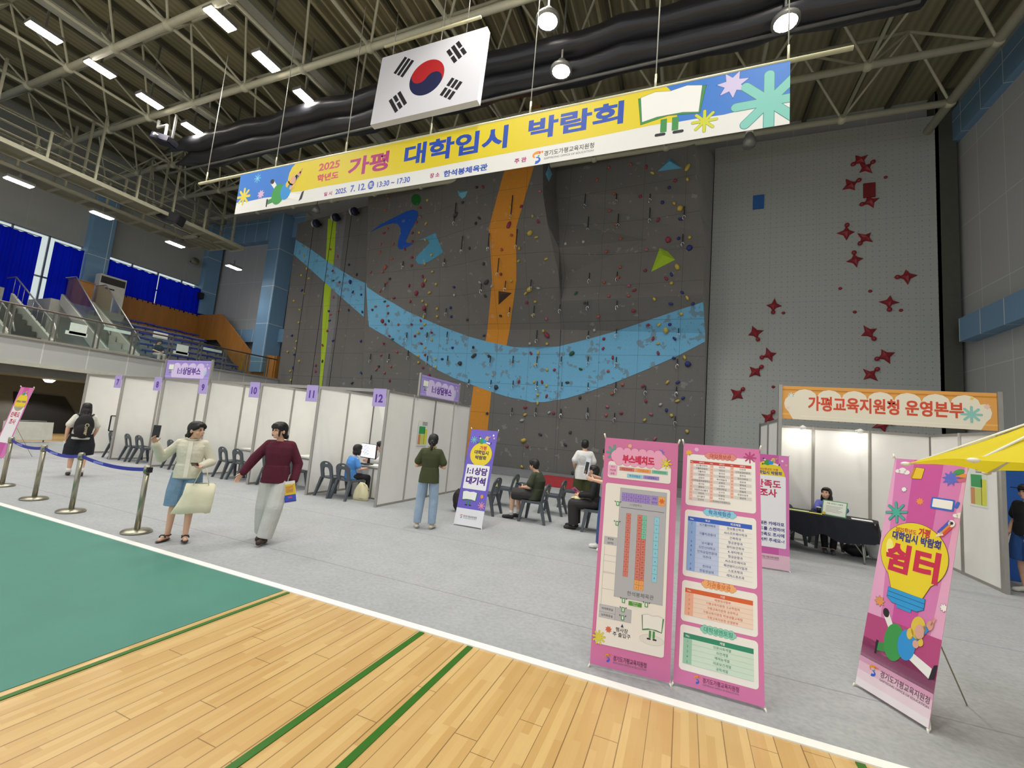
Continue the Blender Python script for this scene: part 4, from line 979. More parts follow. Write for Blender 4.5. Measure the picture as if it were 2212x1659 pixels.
stair('short white-sided stairs with glass sides in the middle of the gallery', -27.9, 6.15, -23.4, GZ+.02, 10.6, 11.75, False)
stair('dark steps with thin railings at the left end of the gallery', -27.6, 5.6, -23.6, GZ+.02, 7.7, 8.9, True)
structure(MB().box((-29.0, 11.7, 4.75), (2.1, 2.9, 2.9)).build('floor_gallery_landing', mat('#b5b5aa', .7)))
structure(MB().box((-29.1, 6.6, 4.75), (1.9, 4.4, 2.9)).build('floor_gallery_landing', mat('#a9a99f', .7)))
structure(MB().box((-28.2, 6.2, 5.7), (.15, 3.6, 2.6)).build('wall_gallery_landing', mat('#bcbcb2', .7)))
t = thing('wooden_box', 'brown wooden box at the top of the gallery stairs', 'box', (-28.3, 11.35, 6.2)); MB().box((0, 0, .6), (.5, .8, 1.2), None, None, .01).build('body', WOODP, t); MB().box((.0, 0, 1.22), (.56, .86, .04)).build('lid', WOODP, t)
t = thing('air_conditioner', 'white standing air conditioner with dark grille by the blue curtains', 'air conditioner', (-28.9, 12.75, 6.2))
MB().box((0, 0, 1.0), (.45, 1.15, 2.0), None, None, .03).build('body', mat('#c6c5ba', .5), t); MB().box((.23, 0, 1.72), (.04, 1.05, .36)).build('grille', mat('#2b2624', .6), t); MB().box((.23, -.1, 1.3), (.03, .4, .07)).build('display', BLACK, t)
# glass balustrade
RX = -21.55
t = thing('glass_balustrade', 'glass gallery balustrade with steel posts and brown handrail', 'railing', (RX, 10.6, 3.62))
MB().tube([(0, -13.5, 1.08), (0, 6.9, 1.08)], .035, 8).build('handrail', mat('#6a6058', .4, .3), t)
yp = [4.4, 5.7, 7.0, 8.15, 9.4, 10.62, 12.0, 13.28, 14.5, 15.7, 16.9]
for i, y in enumerate(yp):
    m = MB(); m.box((0, y-10.6-.07, .54), (.05, .04, 1.08)); m.box((0, y-10.6+.07, .54), (.05, .04, 1.08)); m.build('post', STEEL, t)
    if i: MB().box((0, (y+yp[i-1])/2-10.6, .52), (.012, y-yp[i-1]-.2, .92)).build('glass_panel', GL, t)
for y0, y1, lab in ((8.45, 9.1, 'stepped white notice on the balustrade glass beside the stairs'), (12.15, 12.8, 'stepped white notice on the balustrade glass in front of the bleachers')):
    t = thing('notice_sheet', lab, 'sign', (RX+.02, (y0+y1)/2, 3.95)); MB().box((0, .03, .3), (.012, .5, .42)).build('sheet', mat('#cfdcd2', .6), t); MB().box((0, 0, .12), (.012, .64, .14)).build('base_strip', mat('#cfdcd2', .6), t)
for y0, y1, lab in ((9.55, 10.45, 'long pale strip sign under the handrail left of the bleachers'), (13.4, 14.3, 'long pale strip sign under the handrail before the right bleachers')):
    tag(MB().box((RX+.03, (y0+y1)/2, 4.5), (.012, y1-y0, .12)).build('strip_sign', mat('#b9cfc6', .6)), lab, 'sign')
# curtains
CM = bpy.data.materials.new('blue_curtain_cloth'); CM.use_nodes = True; _n = CM.node_tree; _b = _n.nodes['Principled BSDF']; _b.inputs['Base Color'].default_value = (.004, .008, .30, 1); _b.inputs['Roughness'].default_value = .9
_t = _n.nodes.new('ShaderNodeBsdfTranslucent'); _t.inputs[0].default_value = (.0, .012, .55, 1); _mx = _n.nodes.new('ShaderNodeMixShader'); _mx.inputs[0].default_value = .72
_n.links.new(_b.outputs[0], _mx.inputs[1]); _n.links.new(_t.outputs[0], _mx.inputs[2]); _n.links.new(_mx.outputs[0], [n for n in _n.nodes if n.type == 'OUTPUT_MATERIAL'][0].inputs[0])
def curtain(y0, y1, z0, z1, label):
    t = thing('window_curtain', label, 'curtain', (-29.75, (y0+y1)/2, z0), 0, 'blue gallery curtains'); n = int((y1-y0)/.035); vs = []; fs = []; rnd = random.Random(int(y0*10))
    for i in range(n+1):
        y = y0+(y1-y0)*i/n-(y0+y1)/2; ph = 2*PI*i*.035/.26
        for k in range(4):
            f = k/3; vs.append(((.06+.03*math.sin(i*.013))*math.sin(ph+.4*math.sin(i*.05))*(1-.35*f)+.02*math.sin(i*.31), y, (z1-z0)*f+(.02*math.sin(ph*.5) if k == 3 else 0)))
    for i in range(n):
        for k in range(3): a = i*4+k; fs.append((a, a+4, a+5, a+1))
    m = MB(); m.add(vs, fs, None, True); m.build('cloth', CM, t); MB().tube([(0, (y0-y1)/2, z1-z0+.03), (0, (y1-y0)/2, z1-z0+.03)], .02, 6).build('rail', ALU, t)
curtain(4.3, 10.15, 3.5, 9.3, 'blue curtain at the far left, left of the bright window gap')
curtain(10.62, 11.8, 3.5, 9.3, 'tall blue curtain between the bright window gap and the column')
curtain(12.8, 15.25, 7.5, 9.3, 'short blue curtain right of the column, above the wood panel')
curtain(15.34, 18.05, 7.5, 9.3, 'short blue curtain nearest the hall corner')
t = thing('wall_speaker', 'small black speaker high on the blue corner column', 'loudspeaker', (-29.4, 17.6, 8.6)); MB().box((0, 0, .2), (.3, .25, .4), None, None, .02).build('cabinet', BLACK, t); MB().box((-.1, .15, .2), (.1, .15, .1)).build('bracket', BLACK, t)
t = thing('wall_floodlight', 'round floodlight on the left wall beside the corner column', 'spotlight', (-29.7, 17.0, 10.9)); MB().lathe([(0, -.1), (.22, -.1), (.24, 0), (.1, .25), (0, .25)], 14, None, (.2, 0, 0), Matrix.Rotation(-1.9, 3, 'Y')).build('lamp_head', mat('#77765f', .5), t); MB().box((-.1, 0, 0), (.3, .08, .08)).build('bracket', BLACK, t)
# ------------------------------------------------------------------ booths
PAN = mat('#e9e8e3', .55, 0, .02, 3.0); POST = mat('#a5a29c', .4, .55, .04)
BZ = 2.46; BX = [-17.3, -15.39, -13.5, -11.57, -9.66, -7.78, -5.87]; Y0, Y1, Y2 = 7.52, 9.42, 11.32
def wall_run(label, p, q, n, name='partition_wall', h=BZ, grp=None):
    p, q = Vector((*p, 0)), Vector((*q, 0)); t = thing(name, label, 'partition wall', p, 0, grp); d = (q-p)/n
    for i in range(n):
        a, b = d*i, d*(i+1); u = d.normalized()*.025
        MB().bar(a+u+Vector((0, 0, h/2)), b-u+Vector((0, 0, h/2)), .012, h-.1).build('panel', PAN, t)
    for i in range(n+1): MB().box(d*i+Vector((0, 0, h/2)), (.05, .05, h), None, (0, 0, PI/8)).build('post', POST, t)
    m = MB(); m.bar((0, 0, h-.03), q-p+Vector((0, 0, h-.03)), .035, .05); m.bar((0, 0, .03), q-p+Vector((0, 0, .03)), .035, .05); m.build('rail', POST, t)
    return t
nm = ['left of booth seven', 'between booths seven and eight', 'between booths eight and nine', 'between booths nine and ten', 'between booths ten and eleven', 'between booths eleven and twelve']
for i, x in enumerate(BX[:-1]): wall_run('white panel partition %s' % nm[i], (x, Y0), (x, Y1), 2)
wall_run('long white end partition right of booth twelve with a poster', (BX[6], Y0), (BX[6], Y2), 4)
for i in range(6):
    wall_run('white back partition of booth %s' % NUMW[i], (BX[i], Y1), (BX[i+1], Y1), 2)
    tag(MB().bar((BX[i]+.03, Y0, BZ-.03), (BX[i+1]-.03, Y0, BZ-.03), .04, .06).build('front_beam', POST), 'grey front beam over booth %s' % NUMW[i], 'beam')
# booths backing onto them
wall_run('white rear partition of the booth block', (BX[0], Y2), (BX[6], Y2), 12)
DESK = mat('#d9d9d3', .5); VIO, VDK = '#b3a2dc', '#5a2f9a'
def desk(i):
    x0, x1 = BX[i]+.6, BX[i+1]-.05; w = x1-x0
    t = thing('booth_desk', 'white counter desk inside booth %s' % NUMW[i], 'desk', ((x0+x1)/2, 8.42, 0))
    MB().box((0, 0, .735), (w, .5, .035), None, None, .006).build('worktop', DESK, t); MB().box((0, -.2, .37), (w-.1, .014, .66)).build('front_panel', PAN, t)
    m = MB()
    for x in (-w/2+.03, -.02, w/2-.03): m.box((x, -.2, .36), (.04, .04, .72)); 
    m.box((0, -.2, .7), (w, .045, .04)); m.build('frame', POST, t)
for i in range(6): desk(i)
def number_sign(i):
    n = 7+i; x = BX[i+1]; W_, H_ = .34, .38
    t = thing('number_sign', 'lilac number sign with the numeral %s at the booth front' % NUMW[i], 'sign', (x-.2, Y0-.04, BZ-.42), 0, None)
    A = Art((x-.2-W_/2+.02, Y0-.05, BZ-.37), (1, 0, 0), (0, 0, 1), W_, H_, VIO, .005); A.text(str(n), W_/2, H_/2-.01, .2, VDK, .035); A.build('sheet', t)
for i in range(6): number_sign(i)
def consult_sign(label, O, U, W_, H_):
    O = Vector(O); t = thing('booth_sign', label, 'sign', O, 0, None)
    A = Art(O, U, (0, 0, 1), W_, H_, '#a493da', .03); A.rect(0, H_*.86, W_, H_*.9, '#8f7ccb'); A.rect(0, H_*.07, W_, H_*.1, '#c3b6ea')
    A.z += 1; A.cloud(W_*.17, 0.02, W_*.85, H_*.86, 4, '#d9c9f0', True, False); A.z += 1
    A.text('1:1상담부스', W_*.53, H_*.42, H_*.36, VDK, .04, 'C', W_*.5); book(A, W_*.13, H_*.6, W_*.12, H_*.34, .004)
    A.star(W_*.94, H_*.62, .04, 5, '#e6c9a0'); A.star(W_*.9, H_*.8, .03, 4, '#e8dca0'); A.burst(W_*.88, H_*.35, .06, 8, .014, '#a6d8dc'); A.build('sheet', t)
    for u in (0, W_):
        p = Vector(U)*u; MB().box(p+Vector((0, 0, H_/2-.02)), (.045, .045, H_+.1)).build('post', POST, t)
consult_sign('lilac consultation sign over booth nine, facing the court', (-13.5, Y0-.02, BZ+.01), (1, 0, 0), 1.93, .5)
consult_sign('lilac consultation sign on top of the right end partition', (BX[6]+.03, 8.6, BZ+.01), (0, 1, 0), 1.95, .5)
def booth_lamp(x, y, z, label, face=-1):
    t = thing('arm_spotlight', label, 'spotlight', (x, y, z), 0, 'booth arm lamps')
    MB().bar((0, 0, 0), (0, face*.28, .02), .02).build('arm', WHITEP, t); MB().lathe([(0, -.05), (.05, -.05), (.06, .03), (.02, .06), (0, .06)], 12, None, (0, face*.28, -.04)).build('lamp_head', WHITEP, t)
    MB().ell((0, face*.28, -.1), (.05, .05, .035), None, 12, 8).build('bulb', mat('#fffaf2', .3, emit=30.0), t)
    l = bpy.data.lights.new('bulb_light', 'POINT'); l.energy = 4.5; l.shadow_soft_size = .05; l.color = (1, .96, .88); o = bpy.data.objects.new('bulb_light', l); C.objects.link(o); o.parent = t; o.location = (0, face*.28, -.2)
for i in range(6): booth_lamp(BX[i]+1.25, Y1-.05, BZ-.03, 'small bright arm lamp at the back rail of booth %s' % NUMW[i])
# monitors and laptops
SCR = mat('#16181c', .25); SCRW = mat('#eef1fb', .3, emit=.9)
def monitor(x, y, rz, lit, label):
    t = thing('monitor', label, 'monitor', (x, y, .753), rz)
    cs_ = MB().box((0, .0, .3), (.56, .035, .34), None, None, .006).build('casing', BLACK, t)
    s = MB().box((0, -.02, .305), (.535, .006, .31)).build('screen', SCRW if lit else SCR, cs_)
    if lit:
        A = MB(); 
        for k in range(9): A.box((-.12+.03*(k % 3), -.0245, .42-.025*k), (.2+.02*(k % 4), .002, .008), mat('#8f93a8', .5))
        A.build('screen_text', None, t)
    m = MB(); m.box((0, .02, .08), (.06, .03, .16)); m.box((0, .02, .006), (.22, .16, .012)); m.build('stand', BLACK, t)
def laptop(x, y, rz, label, col='#33363a'):
    t = thing('laptop', label, 'laptop', (x, y, .753), rz); ba_ = MB().box((0, 0, .012), (.34, .24, .02), None, None, .004).build('base', mat(col, .5), t)
    MB().box((0, .16, .14), (.34, .014, .25), None, (-.25, 0, 0), .004).build('screen_lid', mat(col, .4), t); MB().box((0, 0.02, .0235), (.29, .12, .003)).build('keyboard', BLACK, ba_)
monitor(-6.93, 8.42, -.25, True, 'monitor with a white screen on the desk of booth twelve'); monitor(-8.42, 8.46, .12, False, 'dark monitor on the desk of booth eleven')
laptop(-10.15, 8.36, -2.9, 'dark open laptop on the desk of booth ten')
p = atX(252, 915, BX[1]-.02)
KB_ = thing('desk_keyboard', 'dark keyboard below the monitor in booth twelve', 'keyboard', (-6.85, 8.24, .753), -.2); MB().box((0, 0, .012), (.4, .13, .018), None, None, .004).build('body', BLACK, KB_); MB().box((0, 0, .022), (.37, .1, .006)).build('keys', mat('#2e3138', .5), KB_)
def sheet(x, y, rz, w, h, label, col='#eceae4', z=.7535, k=0):
    o = MB().box((0, 0, .004), (w, h, .006)).build('paper_stack', mat(col, .6), None); o.location = (x, y, z); o.rotation_euler = (0, 0, rz); tag(o, label, 'paper')
sheet(-6.35, 8.3, .3, .3, .21, 'white papers on the desk of booth twelve'); sheet(-6.62, 8.28, -.2, .21, .3, 'open white booklet next to the keyboard in booth twelve')
sheet(-8.25, 8.3, .2, .42, .3, 'white papers at the edge of the desk in booth eleven'); sheet(-9.9, 8.28, .1, .2, .14, 'small white card beside the laptop in booth ten')
t = thing('wall_frame', 'thin dark picture frame on the partition of booth seven', 'frame', p); m = MB()
for a, b in (((0, -.16, -.22), (0, .16, -.22)), ((0, -.16, .22), (0, .16, .22)), ((0, -.16, -.22), (0, -.16, .22)), ((0, .16, -.22), (0, .16, .22))): m.bar(a, b, .025)
m.build('frame', BLACK, t); MB().box((.005, 0, 0), (.006, .3, .42)).build('sheet', WHITEP, t)
def evac_poster(label, O, U, s=1.0):
    O = Vector(O); t = thing('evacuation_poster', label, 'poster', O)
    A = Art(O, U, (0, 0, 1), .42*s, .6*s, '#dfe4da', .003); A.rect(.04*s, .28*s, .3*s, .46*s, '#2f9a55'); A.rect(.28*s, .03*s, .4*s, .4*s, '#d8d84a'); A.rect(.03*s, .03*s, .13*s, .27*s, '#c98a5a'); A.rect(.13*s, .03*s, .29*s, .27*s, '#c9cf6a')
    for k in range(3): A.rect(.16*s, (.49+.03*k)*s, .38*s, (.505+.03*k)*s, '#6a6a6a')
    A.build('sheet', t)
evac_poster('green and yellow poster on the right end partition behind the standing woman', (BX[6]+.02, 8.75, 1.28), (0, 1, 0))

# ------------------------------------------------------------------ headquarters booth on the right
QX0, QX1, QY0, QY1 = 1.61, 4.6, 9.2, 11.25
wall_run('white left wall of the orange headquarters booth', (QX0, QY0), (QX0, QY1), 2)
wall_run('white back wall of the orange headquarters booth', (QX0, QY1), (QX1, QY1), 3)
wall_run('white right wall of the orange headquarters booth beside the yellow parasol', (QX1, QY0), (QX1, QY1), 2)
t = thing('headquarters_sign', 'orange fascia sign with red Korean lettering on two tall posts', 'sign', ((QX0+QX1)/2, QY0-.04, 2.45))
for x in (QX0, QX1): rel(MB().box((x, QY0-.05, 1.54), (.055, .055, 3.08)).build('post', POST), t)
W_, H_ = QX1-QX0-.06, .6
A = Art((QX0+.03, QY0-.05, 2.46), (1, 0, 0), (0, 0, 1), W_, H_, '#e4a450', .03); A.rect(0, .52, W_, .545, '#c98528'); A.rect(0, .07, W_, .1, '#f0b85e')
A.z += 1; A.cloud(.17, .0, W_-.2, .55, 7, '#efe6cf', True, False); A.z += 1; A.rect(.3, .055, W_-.35, .07, '#f6efdc'); A.z += 1
A.text('가평교육지원청 운영본부', W_*.5, .3, .235, '#d9502f', .018, 'C', 2.12, fat=.003); A.z += 1
A.burst(W_-.31, .24, .12, 8, .036, '#8ec9bd'); A.burst(.14, .43, .05, 8, .012, '#dff0ee'); A.star(W_-.12, .38, .05, 7, '#efc9b4'); A.star(.09, .2, .04, 6, '#f4d8c0'); A.star(W_-.3, .5, .03, 4, '#f0d23c'); A.build('sheet', t)
for x, lab in ((2.35, 'left bright arm lamp on the headquarters booth back wall'), (3.35, 'right bright arm lamp on the headquarters booth back wall')):
    booth_lamp(x, QY1-.06, BZ-.02, lab)
evac_poster('green and yellow poster on the right wall of the headquarters booth', (QX1-.01, 9.98, 1.22), (0, -1, 0), 1.15)

# ------------------------------------------------------------------ plastic chairs
CH = mat('#4d5359', .45, 0, .04); 
def chair():
    t = thing('plastic_chair', '', 'chair')
    # seat, slightly dished
    m = MB(); nx, ny = 9, 9; vs = []; fs = []
    for s_ in (0, 1):
        for j in range(ny):
            v = j/(ny-1)
            for i in range(nx):
                u = i/(nx-1)*2-1; wd = .21-.02*v; rr = 1-.06*(1-v)*abs(u)
                z = .435-.014*(1-u*u)*(1-(2*v-1)**2)-(.02*(1-v)**3 if v < .3 else 0)-s_*.022
                vs.append((u*wd, -.22*rr+.42*v, z))
    N = nx*ny
    for j in range(ny-1):
        for i in range(nx-1):
            a = j*nx+i; fs += [(a, a+1, a+1+nx, a+nx), (N+a, N+a+nx, N+a+1+nx, N+a+1)]
    ed = [i for i in range(nx)]+[j*nx+nx-1 for j in range(1, ny)]+[(ny-1)*nx+i for i in range(nx-2, -1, -1)]+[j*nx for j in range(ny-2, 0, -1)]
    for k in range(len(ed)): a, b = ed[k], ed[(k+1) % len(ed)]; fs.append((a, N+a, N+b, b))
    m.add(vs, fs, None, True); m.box((0, -.215, .41), (.38, .02, .05)); m.box((.2, -.01, .41), (.02, .4, .05)); m.box((-.2, -.01, .41), (.02, .4, .05)); m.build('seat', CH, t)
    # back: arch with two openings and a hand slot
    def arch(w0, w1, h0, h1, n=12):
        p = [(-w0, h0), (w0, h0), (w1*1.0, h1-.12)]
        for i in range(n+1): a = PI*i/n; p.append((w1*math.cos(a), h1-.12+.12*math.sin(a)))
        p.append((-w1, h1-.12)); return p
    out = [(-.205, -.03), (.205, -.03), (.205, .18)]+[(.205*math.cos(PI*i/14), .24+.125*math.sin(PI*i/14)) for i in range(15)]+[(-.205, .18)]
    slot = [(-.06, .30), (-.06, .325), (.06, .325), (.06, .30)]
    win = [(-.1, .0), (.1, .0), (.105, .12), (.09, .19), (.055, .225), (-.055, .225), (-.09, .19), (-.105, .12)]
    for sgn in (1,):
        m = MB()
        def bf(u, v, w): return (u*(1+.04*v), .2+.22*v+.35*(v-.1)**2*0+w-.18*u*u*-1*(.6), .43+v*.98)
        m.slab([out, win[::-1], slot], .03, bf); m.build('backrest', CH, t, .004)
    for sx in (-1, 1):
        for sy in (-1, 1):
            top = Vector((sx*.185, -.17 if sy < 0 else .19, .42)); bot = Vector((sx*.225, -.235 if sy < 0 else .31, 0))
            m = MB(); M = []
            for f in (0, .5, 1):
                c = top.lerp(bot, f); w = .07*(1-f)+.044*f
                M += [c+Vector((-w/2, -w/2, 0)), c+Vector((w/2, -w/2, 0)), c+Vector((w/2, w/2, 0)), c+Vector((-w/2, w/2, 0))]
            m.add(M, [(0, 1, 2, 3), (8, 11, 10, 9)]+[(k*4+i, k*4+(i+1) % 4, k*4+4+(i+1) % 4, k*4+4+i) for k in (0, 1) for i in range(4)]); m.build('leg', CH, t)
    return t
chair0 = chair(); first_chair = [True]
def place_chair(x, y, rz, label, group):
    if first_chair[0]: r = chair0; first_chair[0] = False
    else: r = dup(chair0)
    r.location = (x, y, .008); r.rotation_euler = (0, 0, rz); return tag(r, label, 'chair', group)
# the chair model faces -y
bg = 'grey chairs inside the booths'
for i, xs in ((0, (1.55,)), (1, (.45, .98)), (2, (.55, 1.1)), (3, (.72, 1.25)), (4, (.4, 1.0)), (5, (.42, .88))):
    for k, dx in enumerate(xs):
        place_chair(BX[i]+dx, 7.92 if i < 5 else 7.88, PI-(.08 if k else .16), 'dark grey plastic chair in booth %s%s' % (NUMW[i], '' if len(xs) == 1 else ', left one of the pair' if k == 0 else ', right one of the pair'), bg)
wg = 'grey chairs of the waiting area'
for x, y, lab in ((-3.95, 8.75, 'dark grey plastic chair right behind the purple banner stand'), (-3.98, 9.95, 'dark grey plastic chair left of the seated man, in the second row'), (-3.9, 11.2, 'dark grey plastic chair left of the seated man, in the third row'),
                  (-2.82, 8.72, 'dark grey plastic chair with the man in the green shirt on it'), (-2.78, 9.9, 'dark grey plastic chair right behind the seated man'), (-2.66, 11.1, 'dark grey plastic chair in front of the red crash mat'), (-1.52, 8.72, 'dark grey plastic chair with the black-dressed person on it')):
    ch_ = place_chair(x, y, -PI/2, lab, wg); MB().box((.12, .305, .64), (.035, .003, .08), mat('#b9b84a', .6), (.22, 0, 0)).build('sticker', None, ch_)
for x, y, rz, lab in ((2.1, 10.86, .25, 'dark grey chair at the left end of the black table'), (2.75, 10.85, 0, 'dark grey chair of the woman at the black table')):
    place_chair(x, y, rz, lab, 'grey chairs of the headquarters booth')
t = thing('crash_mat', 'folded red crash mat at the foot of the climbing wall', 'mat', (-3.9, 15.6, 0.008)); MB().box((0, 0, .13), (2.0, 1.5, .24), None, None, .05).build('cushion', mat('#a52d35', .6), t); MB().box((0, 0, .005), (1.9, 1.4, .02)).build('base', BLACK, t)
m = MB().box((-10.4, 17.05, .13), (21.5, 1.0, .25), None, None, .03); tag(m.build('landing_mat', mat('#7a7d80', .8)), 'long dark grey landing mat along the foot of the climbing wall', 'mat')

# ------------------------------------------------------------------ table of the headquarters booth
TBX, TBY, TBR = 2.53, 10.15, -.33
t = thing('folding_table', 'folding table under a black cloth in the headquarters booth', 'table', (TBX, TBY, .008), TBR)
MB().box((0, 0, .715), (1.55, .6, .03)).build('tabletop', mat('#8a7a66', .6), t)
for sx in (-1, 1):
    MB().tube([(sx*.62, -.25, 0), (sx*.62, -.25, .03), (sx*.55, -.2, .7), (sx*.55, .2, .7), (sx*.62, .25, .03), (sx*.62, .25, 0)], .016, 6).build('leg', STEEL, t); MB().tube([(sx*.6, -.24, .15), (sx*.2, 0, .69)], .01, 5).build('brace', STEEL, t)
NAVY = mat('#10131f', .85, 0, .1)
cl = MB(); n = 44; vs = []; fs = []; hx, hy = .8, .33; per = []
for i in range(n):
    a = 2*PI*i/n; c_, s_ = math.cos(a), math.sin(a); k = 1/max(abs(c_)/hx, abs(s_)/hy); per.append((c_*k, s_*k))
for (f, z) in ((1, .738), (1.01, .72), (1.03, .55), (1.05, .36)):
    for i, (x, y) in enumerate(per):
        w = 1+.02*math.sin(i*1.9)*(0 if z > .7 else 1); vs.append((x*f*w, y*(f+.03*(f-1)*30)*w if z < .7 else y*f, z-(.05*math.sin(i*.7) if z < .4 else 0)))
for r in range(3):
    for i in range(n): fs.append((r*n+i, r*n+(i+1) % n, (r+1)*n+(i+1) % n, (r+1)*n+i))
fs.append(tuple(range(n))); cl.add(vs, fs, None, False); o = cl.build('tablecloth', NAVY); o.location = (TBX, TBY, .008); o.rotation_euler = (0, 0, TBR); tag(o, 'black cloth draped over the headquarters table', 'tablecloth')
def ont(x, y): c_, s_ = math.cos(TBR), math.sin(TBR); return TBX+x*c_-y*s_, TBY+x*s_+y*c_
TZ = .75
t = thing('notice_stand', 'framed notice with a green border standing on the black table', 'sign', (*ont(.17, -.18), TZ), TBR)
A = Art(Vector(t.location)+Vector((-.2*math.cos(TBR), -.2*math.sin(TBR), 0)), (math.cos(TBR), math.sin(TBR), 0), (0, .25, 1), .4, .28, '#5aa06a', .008); A.rect(.015, .015, .385, .265, '#e4e8dc'); A.z += 1
A.text('가평 대학입시 박람회', .2, .225, .026, '#3f7a52', .01); 
for k in range(5): A.rect(.06, .17-.025*k, .33-.03*(k % 3), .177-.025*k, '#8a8f88')
A.ell(.04, .03, .03, .025, '#d8b84a'); A.build('sheet', t); o = MB().box((0, .1, .06), (.3, .012, .13), None, (-.5, 0, 0)).build('back_prop', WHITEP, t)
for x, y, w, h, col, lab in ((-.38, -.15, .34, .22, '#c9d88a', 'green and white leaflets on the black table left of the notice'), (.58, -.12, .3, .21, '#e8e8e4', 'white papers at the right end of the black table'), (-.1, -.2, .2, .14, '#e9e05a', 'yellow leaflet on the black table in front of the notice')):
    sheet(*ont(x, y), TBR+.1, w, h, lab, col, TZ+.001)
t = thing('paper_cup', 'small white paper cup with dark sleeve on the black table', 'cup', (*ont(-.07, .0), TZ)); MB().lathe([(0, 0), (.03, 0), (.04, .1), (.0, .1)], 14).build('cup', BLACK, t); MB().lathe([(.0, .1), (.042, .1), (.04, .115), (0, .118)], 14).build('lid', WHITEP, t)
# things on the floor by the table
t = thing('cardboard_box', 'brown cardboard box on the floor behind the black table', 'box', (3.7, 10.75, .008), .3); MB().box((0, 0, .17), (.4, .32, .34), None, None, .005).build('body', mat('#a5825a', .8), t); MB().box((.0, -.23, .33), (.4, .15, .012), None, (.6, 0, 0)).build('flap', mat('#ab8960', .8), t)
t = thing('plastic_bag', 'crumpled clear plastic bag beside the cardboard box', 'bag', (3.42, 10.35, .008)); m = blob(5, (.17, .14, .24), (14, 10)); m.v = [(x, y, z+.22) for x, y, z in m.v]; m.build('bag', mat('#c9cdcd', .25, 0, .02, alpha=.75), t); MB().tube([(.05, 0, .42), (.08, 0, .55), (0, .02, .58), (-.05, 0, .44)], .012, 5).build('handle', mat('#d5d8d8', .3), t)
t = thing('black_bag', 'black carry bag on the floor under the black table end', 'bag', (3.12, 10.42, .008)); m = blob(9, (.2, .13, .12), (14, 9)); m.v = [(x, y, z+.115) for x, y, z in m.v]; m.build('body', BLACK, t); MB().tube([(-.1, -.05, .2), (-.05, -.08, .3), (.06, -.08, .3), (.1, -.05, .2)], .012, 5).build('strap', mat('#d8d6cf', .6), t)
t = thing('backpack', 'dark backpack with a yellow charm on the floor by the purple stand', 'backpack', (-4.42, 8.45, .008)); m = blob(11, (.15, .12, .24), (14, 10)); m.v = [(x, y, z+.24) for x, y, z in m.v]; m.build('body', mat('#241c1c', .8), t); MB().ell((.12, -.1, .18), (.03, .03, .035), None, 10, 7).build('charm', mat('#d8b52a', .5), t)
MB().box((.06, -.11, .3), (.16, .05, .2), None, None, .02).build('pocket', mat('#33282a', .8), t)
def tote(x, y, rz, label):
    t = thing('tote_bag', label, 'tote bag', (x, y, .008), rz); m = MB(); n = 16; vs = []; fs = []
    for j, (w, d, z) in enumerate(((.17, .05, 0), (.18, .07, .08), (.165, .06, .2), (.12, .045, .3), (.05, .03, .38))):
        for i in range(n):
            a = 2*PI*i/n; r = 1+.06*math.sin(i*2.3+j); vs.append((w*r*math.copysign(abs(math.cos(a))**.6, math.cos(a)), d*r*math.sin(a), z+.015*math.sin(i*1.7)*j/4))
    for j in range(4):
        for i in range(n): fs.append((j*n+i, j*n+(i+1) % n, (j+1)*n+(i+1) % n, (j+1)*n+i))
    fs += [tuple(range(n))[::-1], tuple(4*n+i for i in range(n))]; m.add(vs, fs, None, True); m.build('bag', mat('#e4dcb4', .8, 0, .05, 12, .15), t)
    MB().tube([(.05, -.02, .37), (.13, -.04, .34), (.19, -.05, .25)], .014, 5).build('handle', mat('#e4dcb4', .8), t)
    A = MB(); A.box((.05, -.078, .05), (.09, .002, .008), mat('#6a6650', .6)); A.build('print', None, t)
tote(-6.6, 7.92, .2, 'cream tote bag standing on the carpet inside booth twelve')
# ------------------------------------------------------------------ queue posts with blue belt
QP = [(-6.85, 3.8), (-8.66, 3.87), (-9.98, 3.95), (-11.6, 4.12)]
SS = mat('#a19d8c', .3, .85, .05); BELT = mat('#2733a0', .6)
for i, (x, y) in enumerate(QP):
    t = thing('queue_post', 'stainless queue barrier post, %s from the right' % ordn(i), 'queue post', (x, y, .008), 0, 'stainless queue posts'); 
    MB().lathe([(0, 0), (.17, 0), (.175, .018), (.16, .035), (.05, .05), (0, .05)], 28).build('base', SS, t); MB().lathe([(.033, .04), (.033, .84), (0, .845)], 16).build('pole', SS, t); MB().lathe([(0, .80), (.042, .80), (.042, .885), (.03, .9), (0, .9)], 16).build('head', SS if i else SS, t)
    if i == 0: MB().box((.045, .0, .845), (.04, .06, .07), None, None, .006).build('belt_clip', BLACK, t)
for i in range(3):
    a, b = Vector((*QP[i], .85)), Vector((*QP[i+1], .85)); d = (b-a).normalized(); a += d*.045; b -= d*.045; n = 12; vs = []; nrm = Vector((-d.y, d.x, 0))*.002; m = MB()
    for k in range(n+1):
        f = k/n; p = a.lerp(b, f)-Vector((0, 0, .05*4*f*(1-f)))
        vs += [p+nrm+Vector((0, 0, .025)), p+nrm-Vector((0, 0, .025)), p-nrm-Vector((0, 0, .025)), p-nrm+Vector((0, 0, .025))]
    fs = [(0, 1, 2, 3), (4*n+3, 4*n+2, 4*n+1, 4*n)]+[(k*4+j, k*4+(j+1) % 4, k*4+4+(j+1) % 4, k*4+4+j) for k in range(n) for j in range(4)]
    m.add(vs, fs); o = m.build('barrier_belt', BELT); tag(o, 'blue barrier belt between the %s and %s queue posts from the right' % (ordn(i), ordn(i+1)), 'belt', 'blue queue belts')
    c = a.lerp(b, .72)-Vector((0, 0, .04)); q = MB().bar(c-d*.14+Vector((0, -.003, 0)), c+d*.14+Vector((0, -.003, 0)), .002, .03).build('belt_print', mat('#7a86d8', .6), o)
